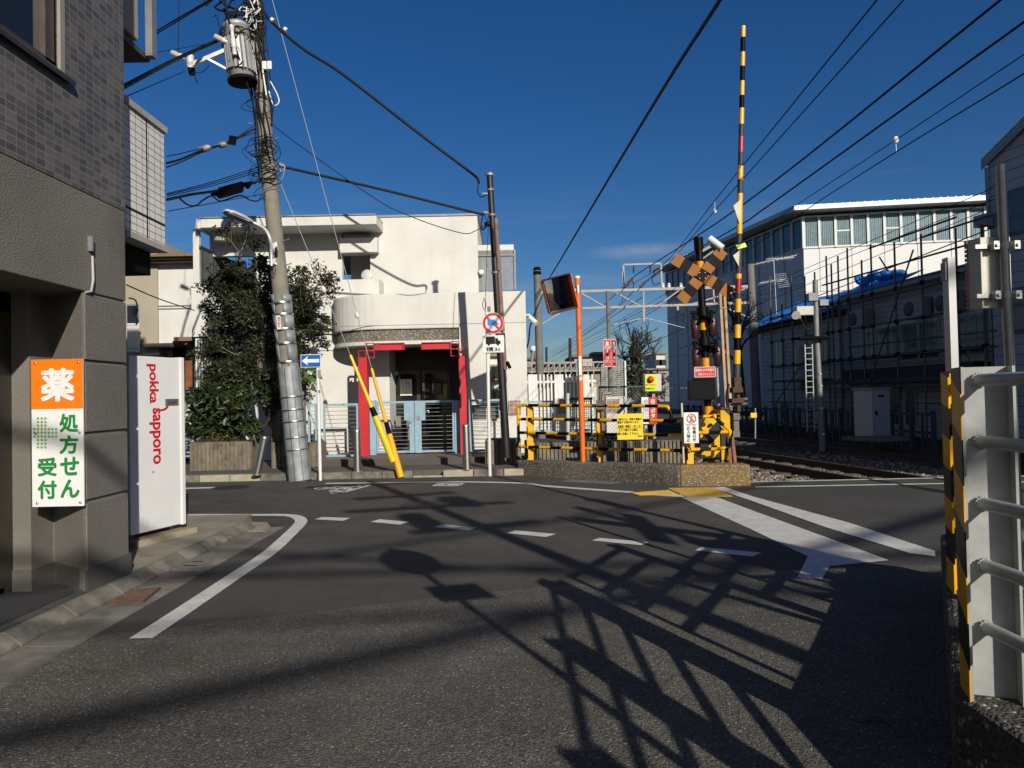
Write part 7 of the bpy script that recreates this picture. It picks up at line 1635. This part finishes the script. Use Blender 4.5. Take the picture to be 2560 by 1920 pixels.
for z in hs:
    MB().tube([V((XF - .005, 2.655, z)), V((XF - .005, -3.2, z))], .0243, 14).build('rail', m_gpaint, t)
b = MB()
for z in hs:
    for k in range(16):
        a = k * math.pi * 2 / 16; c = V((XF - .005 + math.cos(a) * .025, 2.652 + random.uniform(-.002, .002), z + math.sin(a) * .025)); b.lathe(c, [(.003, -.004), (.006, 0), (.003, .004)], 6, ax=(0, 1, 0))
b.each('weld', m_gpaint, t)
MB().pb(2459, 1730, 2550, 1738, 2.60, .14).build('base_plate', m_gpaint, t) if False else None
# hazard-coloured fence along the angled kerb
dk = V((1.705, 2.96, 0)).normalized()
t = thing('angled_guard_fence', 'yellow and black guard fence running away along the angled end of the dark wall', 'fence', (2.6, 4.1, .4))
p2 = V((2.50, 4.02, 0)); p3 = V((3.42, 5.52, 0))
m_yb2 = mat_stripe('hazard_post_big', YEL, BLK, (.35, .2, -.86), .30, off=.1)
hpost(t, p2.x, p2.y, .38, 1.64, (.2, 1, 0), m_yb2, fl=.10, wd=.085); hpost(t, p3.x, p3.y, .38, 1.20, (.2, 1, 0), m_yb2, fl=.08, wd=.08)
RR = .030
m_ybr = mat_stripe('hazard_rail_b', BLK, YEL, (.4, .9, -.3), .42)
fs_ = V((1.92, 2.86, 0))
for z in hs[:4]: MB().tube([V((fs_.x, fs_.y, z)), V((p2.x + .06, p2.y, z))], RR, 10).build('rail', m_ybr, t)
for z in (1.14, .92, .70): MB().tube([V((p2.x + .06, p2.y, z)), V((p3.x, p3.y, z))], RR, 10).build('rail', m_ybr, t)
MB().tube([V((fs_.x, fs_.y, 1.60)), V((fs_.x, fs_.y, .42))], .024, 10).build('end_tube', m_ybr, t)
t = thing('grey_post', 'square grey steel post rising behind the yellow and black fence post', 'post', (2.6, 4.35, 0))
q0, q1 = P(2384, 990, 4.35), P(2371, 645, 4.35)
MB().bar((q0.x, q0.y, 0), q1, .045, .06, up=(0, 1, 0)).build('post', M('post_silver', (.42, .43, .44), .45, .4, var=.1, vs=3), t); MB().pb(2364, 655, 2367, 700, 4.33, .05).build('bracket', m_galvd, t)
# back-facing sign on the steel pole
t = thing('rear_facing_sign', 'cream back of a rectangular road sign clamped to a weathered steel pole', 'road sign', (3.65, 5.15, 0))
Yn = 5.15
MB().tube([V((P(2526, 940, Yn).x + .03, Yn, -.1)), P(2526, 940, Yn), P(2513, 700, Yn), P(2502, 412, Yn)], .033, 16).build('pole', M('pole_steel', (.36, .35, .33), .4, .6, var=.2, vs=5, dirt=(.34, .27, .17), dn=.58, ds=6), t)
A_, B_ = P(2437, 680, Yn + .07), P(2528, 680, Yn + .05); zz1, zz0 = P(2480, 589, Yn).z, P(2480, 768, Yn).z
MB().prism([(A_.x, Yn + .16, zz0), (A_.x + .035, Yn + .05, zz0), (B_.x, Yn + .05, zz0), (B_.x, Yn + .07, zz0), (A_.x + .02, Yn + .18, zz0)], (0, 0, zz1 - zz0)).build('board', M('board_cream', (.60, .58, .50), .5, var=.06, vs=3), t, bevel=.003)
b = MB()
for k in range(16): z = zz0 + (zz1 - zz0) * (k + .5) / 16; b.obox((A_.x - .002, Yn + .16, z), (.006, 0, 0), (0, .03, 0), (0, 0, (zz1 - zz0) / 22))
b.build('edge_stripe', M('edge_pink', (.32, .10, .11), .5), t)
b = MB()
for z in (zz1 - .075, zz0 + .085):
    b.bar((P(2445, 680, Yn).x, Yn + .03, z), (P(2530, 680, Yn).x, Yn + .03, z), .025, .03)
    xq = P(2514, 700, Yn).x; b.lathe((xq + (.0 if z > 2 else .004), Yn, z), [(.036, -.025), (.038, 0), (.036, .025)], 16)
    for dx in (-.075, .075): b.box((xq + dx - .02, Yn - .03, z - .03), (xq + dx + .02, Yn + .02, z + .03)); b.cyl((xq + dx, Yn - .03, z), (xq + dx, Yn - .045, z), .012, n=8)
b.each('clamp', M('clamp_galv', (.50, .50, .48), .45, .4), t)

# ================================================================ far background above the fences
def tower_block(label, px0, px1, py, Y, dp, mt, rows=0, nm='far_house'):
    t = thing(nm, label, 'building', (P((px0 + px1) / 2, 980, Y).x, Y, 0)); x0, x1 = P(px0, py, Y).x, P(px1, py, Y).x; z1 = P((px0 + px1) / 2, py, Y).z
    MB().box((x0, Y, 0), (x1, Y + dp, z1)).build('wall', mt, t)
    MB().box((x0 - .4, Y - .5, z1 + .001), (x1 + .4, Y + dp, z1 + .35)).build('roof', M('far_roof', (.16, .15, .14), .8), t)
    if rows:
        for r in range(rows):
            z = z1 - 1.9 - 3 * r; n = max(2, int((x1 - x0) / 3))
            for k in range(n): xx = x0 + (x1 - x0) * (k + .5) / n; MB().box((xx - .8, Y - .04, z - .6), (xx + .8, Y + .05, z + .7)).build('window', m_glassd, t)
    return t
m_f1 = M('far_cream', (.50, .46, .38), .8); m_f2 = M('far_grey', (.26, .25, .24), .8); m_f3 = M('far_brown', (.17, .12, .10), .8); m_f4 = M('far_white', (.62, .62, .60), .8)
tower_block('cream low block with dark windows seen over the yard fence', 1436, 1488, 893, 95, 12, m_f1, 1)
tower_block('grey house at the far left over the yard fence', 1300, 1345, 899, 110, 12, m_f2, 1)
tower_block('brown roofed houses behind the yard fence pole', 1345, 1440, 912, 85, 14, m_f3)
tower_block('long dull brown roof low behind the upright-slat fence', 1325, 1500, 930, 60, 6, M('far_tan', (.28, .24, .19), .8))
tower_block('pale apartment block beyond the bare tree', 1640, 1662, 886, 160, 14, m_f4, 2)
tower_block('greenish low block beside the bare tree', 1488, 1512, 888, 80, 3, M('far_green', (.14, .19, .16), .8))
tower_block('grey houses filling the gap behind the bare tree', 1560, 1700, 925, 140, 14, m_f2, 1)
for px, pt_, r, lb in ((1366, 868, .12, 'thin dark mast above the far rooftops, left of the orange pole'), (1425, 845, .16, 'taller thin mast just left of the orange pole'), (1600, 855, .16, 'dark wooden pole standing in front of the bare tree')):
    MB().cyl((P(px, 1000, 60).x, 60, 0), P(px, pt_, 60), r * .8, n=8).build('mast', m_barkd if r else m_dark, label=lb, cat='pole')
t = thing('relay_tower', 'small white-domed lattice tower on the far roofs beside the clinic corner', 'tower', (P(1334, 980, 100).x, 100, 0))
b = MB().tube([P(1329, 905, 100), P(1332, 880, 100)], .2, 5).tube([P(1341, 905, 100), P(1337, 880, 100)], .2, 5); b.pb(1326, 877, 1340, 881, 100, 1); b.build('frame', m_f2, t); MB().lathe(P(1333, 873, 100), [(.05, -.45), (.45, -.2), (.5, .1), (.3, .42), (.05, .5)], 12).build('dome', m_whiteb, t)
b = MB()
for k in range(12): b.bar(P(1330 + 14 * k, 907, 58), P(1330 + 14 * k, 935, 58), .08, .08); b.bar(P(1330 + 14 * k, 930, 58), P(1344 + 14 * k, 909, 58), .05, .05)
b.bar(P(1322, 908, 58), P(1510, 905, 58), .12, .12).bar(P(1322, 930, 58), P(1500, 926, 58), .10, .10); b.build('lattice_bridge', m_beam, label='low cream lattice footbridge over the tracks beyond the slat fence', cat='bridge')
random.seed(21)
t = thing('bare_tree', 'bare winter tree against the sky beside the office building', 'tree', (P(1590, 985, 48).x, 48, 0))
b = MB(); tips = []
pb0 = P(1587, 1000, 48); b.tube([pb0, P(1586, 930, 48), P(1584, 900, 48)], .30, 8, r2=.22)
for k in range(11): branch(b, P(1585, 905 + k * 3, 48), (random.gauss(0, .6), random.gauss(0, .4), 1), 1.25, .10, 3, tips, .55)
b.build('trunk', m_barkd, t)
b = MB(); leaves(b, P(1583, 925, 48), (.7, .7, 1.8), 500, .28); b.build('ivy', M('ivy', (.02, .028, .014), .6), t)
t = thing('dark_hedge', 'dark evergreen mass below the bare tree', 'hedge', (P(1610, 985, 52).x, 52, 0))
b = MB(); 
for px in (1590, 1610, 1632): leaves(b, P(px, 965, 52), (1.1, 1, 1.2), 500, .3)
b.build('foliage', M('ivy', (0, 0, 0)), t)
t = thing('scrub_tree', 'leafless scrubby tree between the barrier arm and the shaded concrete pole', 'tree', (P(1868, 985, 27).x, 27, 0))
b = MB(); tips = []; b.tube([P(1858, 1010, 27), P(1850, 900, 27), P(1838, 800, 27)], .13, 8, r2=.06)
for k in range(9): branch(b, P(1848 - k, 930 - 16 * k, 27), (random.gauss(.1, .6), random.gauss(0, .4), .9), .8, .05, 2, tips, .6)
b.build('trunk', m_barkd, t); b = MB()
for tp in tips: leaves(b, tp, (.2, .2, .2), 4, .1)
b.build('foliage', M('leaf_dry', (.07, .05, .02), .7), t)
# aerials on the long building side
t = thing('aerial_mast', 'thin roof mast with comb-like television aerials against the white building', 'aerial', (P(1942, 900, 34).x, 34, 3))
b = MB().cyl(P(1946, 880, 34), P(1934, 650, 34), .03, n=6)
for (x0, y0, x1, y1) in ((1882, 662, 1992, 638), (1915, 648, 1985, 644), (1898, 708, 1962, 698)):
    b.cyl(P(x0, y0, 34), P(x1, y1, 34), .018, n=5)
    for k in range(9): f = (k + .5) / 9; q = P(x0 + (x1 - x0) * f, y0 + (y1 - y0) * f, 34); b.cyl(q + V((-.14, 0, -.10)), q + V((.14, 0, .10)), .010, n=4)
for k in range(8): q = P(1950 + k * 1.5, 686 + k * 4.6, 34); b.cyl(q + V((-.28, 0, 0)), q + V((.28, 0, .05)), .010, n=4)
b.build('aerial', M('aerial_alu', (.35, .36, .37), .4, .7), t)

# ================================================================ beyond the frame: what throws the shade and the long shadows
t = thing('shade_block', 'plain unseen block added at the right to shade the tracks', 'building', (26, -10, 0))
MB().prism([(13.9, 1, 0), (18.9, 1, 0), (25.0, -12.5, 0), (20.0, -12.5, 0)], (0, 0, 10.5)).prism([(18.91, 1, 0), (44, 1, 0), (44, -12.5, 0), (25.01, -12.5, 0)], (0, 0, 19)).build('wall', m_f2, t)  # unseen; skewed along the sun and stepped in height to fit the shade
# round mirror, seen only as a shadow
t = thing('round_mirror', 'round road mirror on a thin pole behind the camera, beside the guard fence', 'traffic mirror', (1.95, .95, .4))
MB().cyl((1.75, .62, .38), (1.75, .62, 3.3), .03, n=12).build('pole', m_orange, t)
MB().lathe((1.73, .70, 2.98), [(.25, -.02), (.26, .0), (.25, .03), (.1, .05)], 28, ax=(.3, -1, 0)).build('disc', m_orange, t)
MB().obox((1.8, .67, 2.45), (.42, .1, 0), (0, .01, 0), (0, 0, .22)).build('plate', m_signw, t)
# second crossing signal on this side of the road
t = thing('crossing_signal', 'railway crossing signal on the near side of the road, just out of frame', 'crossing signal', (4.85, 1.0, 0)); signal(t, 4.85, 1.0, zb_=-.2)
MB().box((4.6, .8, -.2), (5.2, 1.3, 1.3)).build('control_box', m_yb, t)
MB().obox((4.8, .95, 1.7), (.7, 0, 0), (0, .1, 0), (0, 0, .5)).build('direction_box', m_black, t)
t = thing('utility_pole', 'concrete utility pole with crossarms behind the camera to the right', 'utility pole', (4.1, -1.6, 0))
MB().cyl((4.4, -1.6, -.2), (4.05, -1.6, 7.4), .12, .09, n=16).build('shaft', m_polec, t)
b = MB()
for z, w_ in ((4.9, .8), (5.7, 1.2), (6.3, .8), (7.1, 1.3)): b.bar((4.1 - w_, -1.8, z), (4.1 + w_, -1.4, z + .1), .09, .09)
b.build('crossarm', m_galvd, t)
MB().box((3.5, -1.9, 5.0), (3.8, -1.6, 5.5)).box((4.5, -1.8, 5.8), (4.9, -1.5, 6.2)).build('box', m_galvd, t)
CB = [((-8, -19.0, 9.4), (13.0, -6.2, 9.0), .05, .6, 'cable bundle strung high behind the camera, beside the heavy one'), ((-6, -20.3, 8.6), (13.4, -7.6, 8.2), .075, .35, 'heavy cable bundle strung low behind the camera'), ((-12, -10.2, 8.2), (13.2, -9.6, 8.0), .05, .2, 'thin cable bundle running straight across behind the camera'), ((-12, -12.6, 8.4), (13.0, -10.9, 8.2), .035, .3, 'thinnest cable strung behind the camera'), ((-10, -4.2, 9.0), (13, -13.0, 8.6), .045, .3, 'cable bundle behind the camera sloping the other way')]
for a, c_, r, sg_, lb in CB:
    MB().tube([V(a).lerp(V(c_), k / 12) - V((0, 0, sg_ * 4 * (k / 12) * (1 - k / 12))) for k in range(13)], r, 8).build('overhead_cable', m_cable, label=lb, cat='cable')
# unseen gear added at the near side to thicken the shadows on the road
t = thing('barrier_machine', 'unseen striped barrier machine added for its shadow, right of the angled fence', 'barrier machine', (3.5, 2.9, 0))
MB().box((4.0, 2.5, .0), (4.6, 2.95, 1.35)).build('housing', m_yb, t); MB().box((3.98, 2.45, 1.36), (4.62, 3.0, 1.42)).build('lid', m_rust, t)
MB().cyl((4.75, 2.5, 0), (4.8, 2.5, 7.2), .045, n=10).build('arm', m_yb, t)
t = thing('shadow_boards', 'unseen pair of boards on two posts, added for their shadow', 'notice board', (4.3, 1.7, 0))  # boards out of view, put in to cast shadow
for x in (4.45, 5.15): MB().cyl((x, 1.7, -.1), (x, 1.7, 2.9), .035, n=8).build('post', m_galvd, t)
MB().box((4.35, 1.67, 2.2), (5.25, 1.69, 2.85)).build('board', m_signw, t); MB().box((4.5, 1.67, 1.2), (5.1, 1.69, 1.75)).build('board', m_signy, t)
t = thing('shadow_railing', 'unseen galvanised pipe railing added on the near side for its shadow', 'railing', (4, 2.1, 0))  # added shadow caster outside the view
for k in range(4): MB().cyl((3.75 + .75 * k, 2.1, -.1), (3.0 + .9 * k, 2.1, 1.9), .045, n=8).build('post', m_galvd, t)
for z in (.7, 1.15, 1.6, 1.88): MB().cyl((3.72, 2.1, z), (5.8, 2.1, z), .035, n=8).build('rail', m_galvd, t)
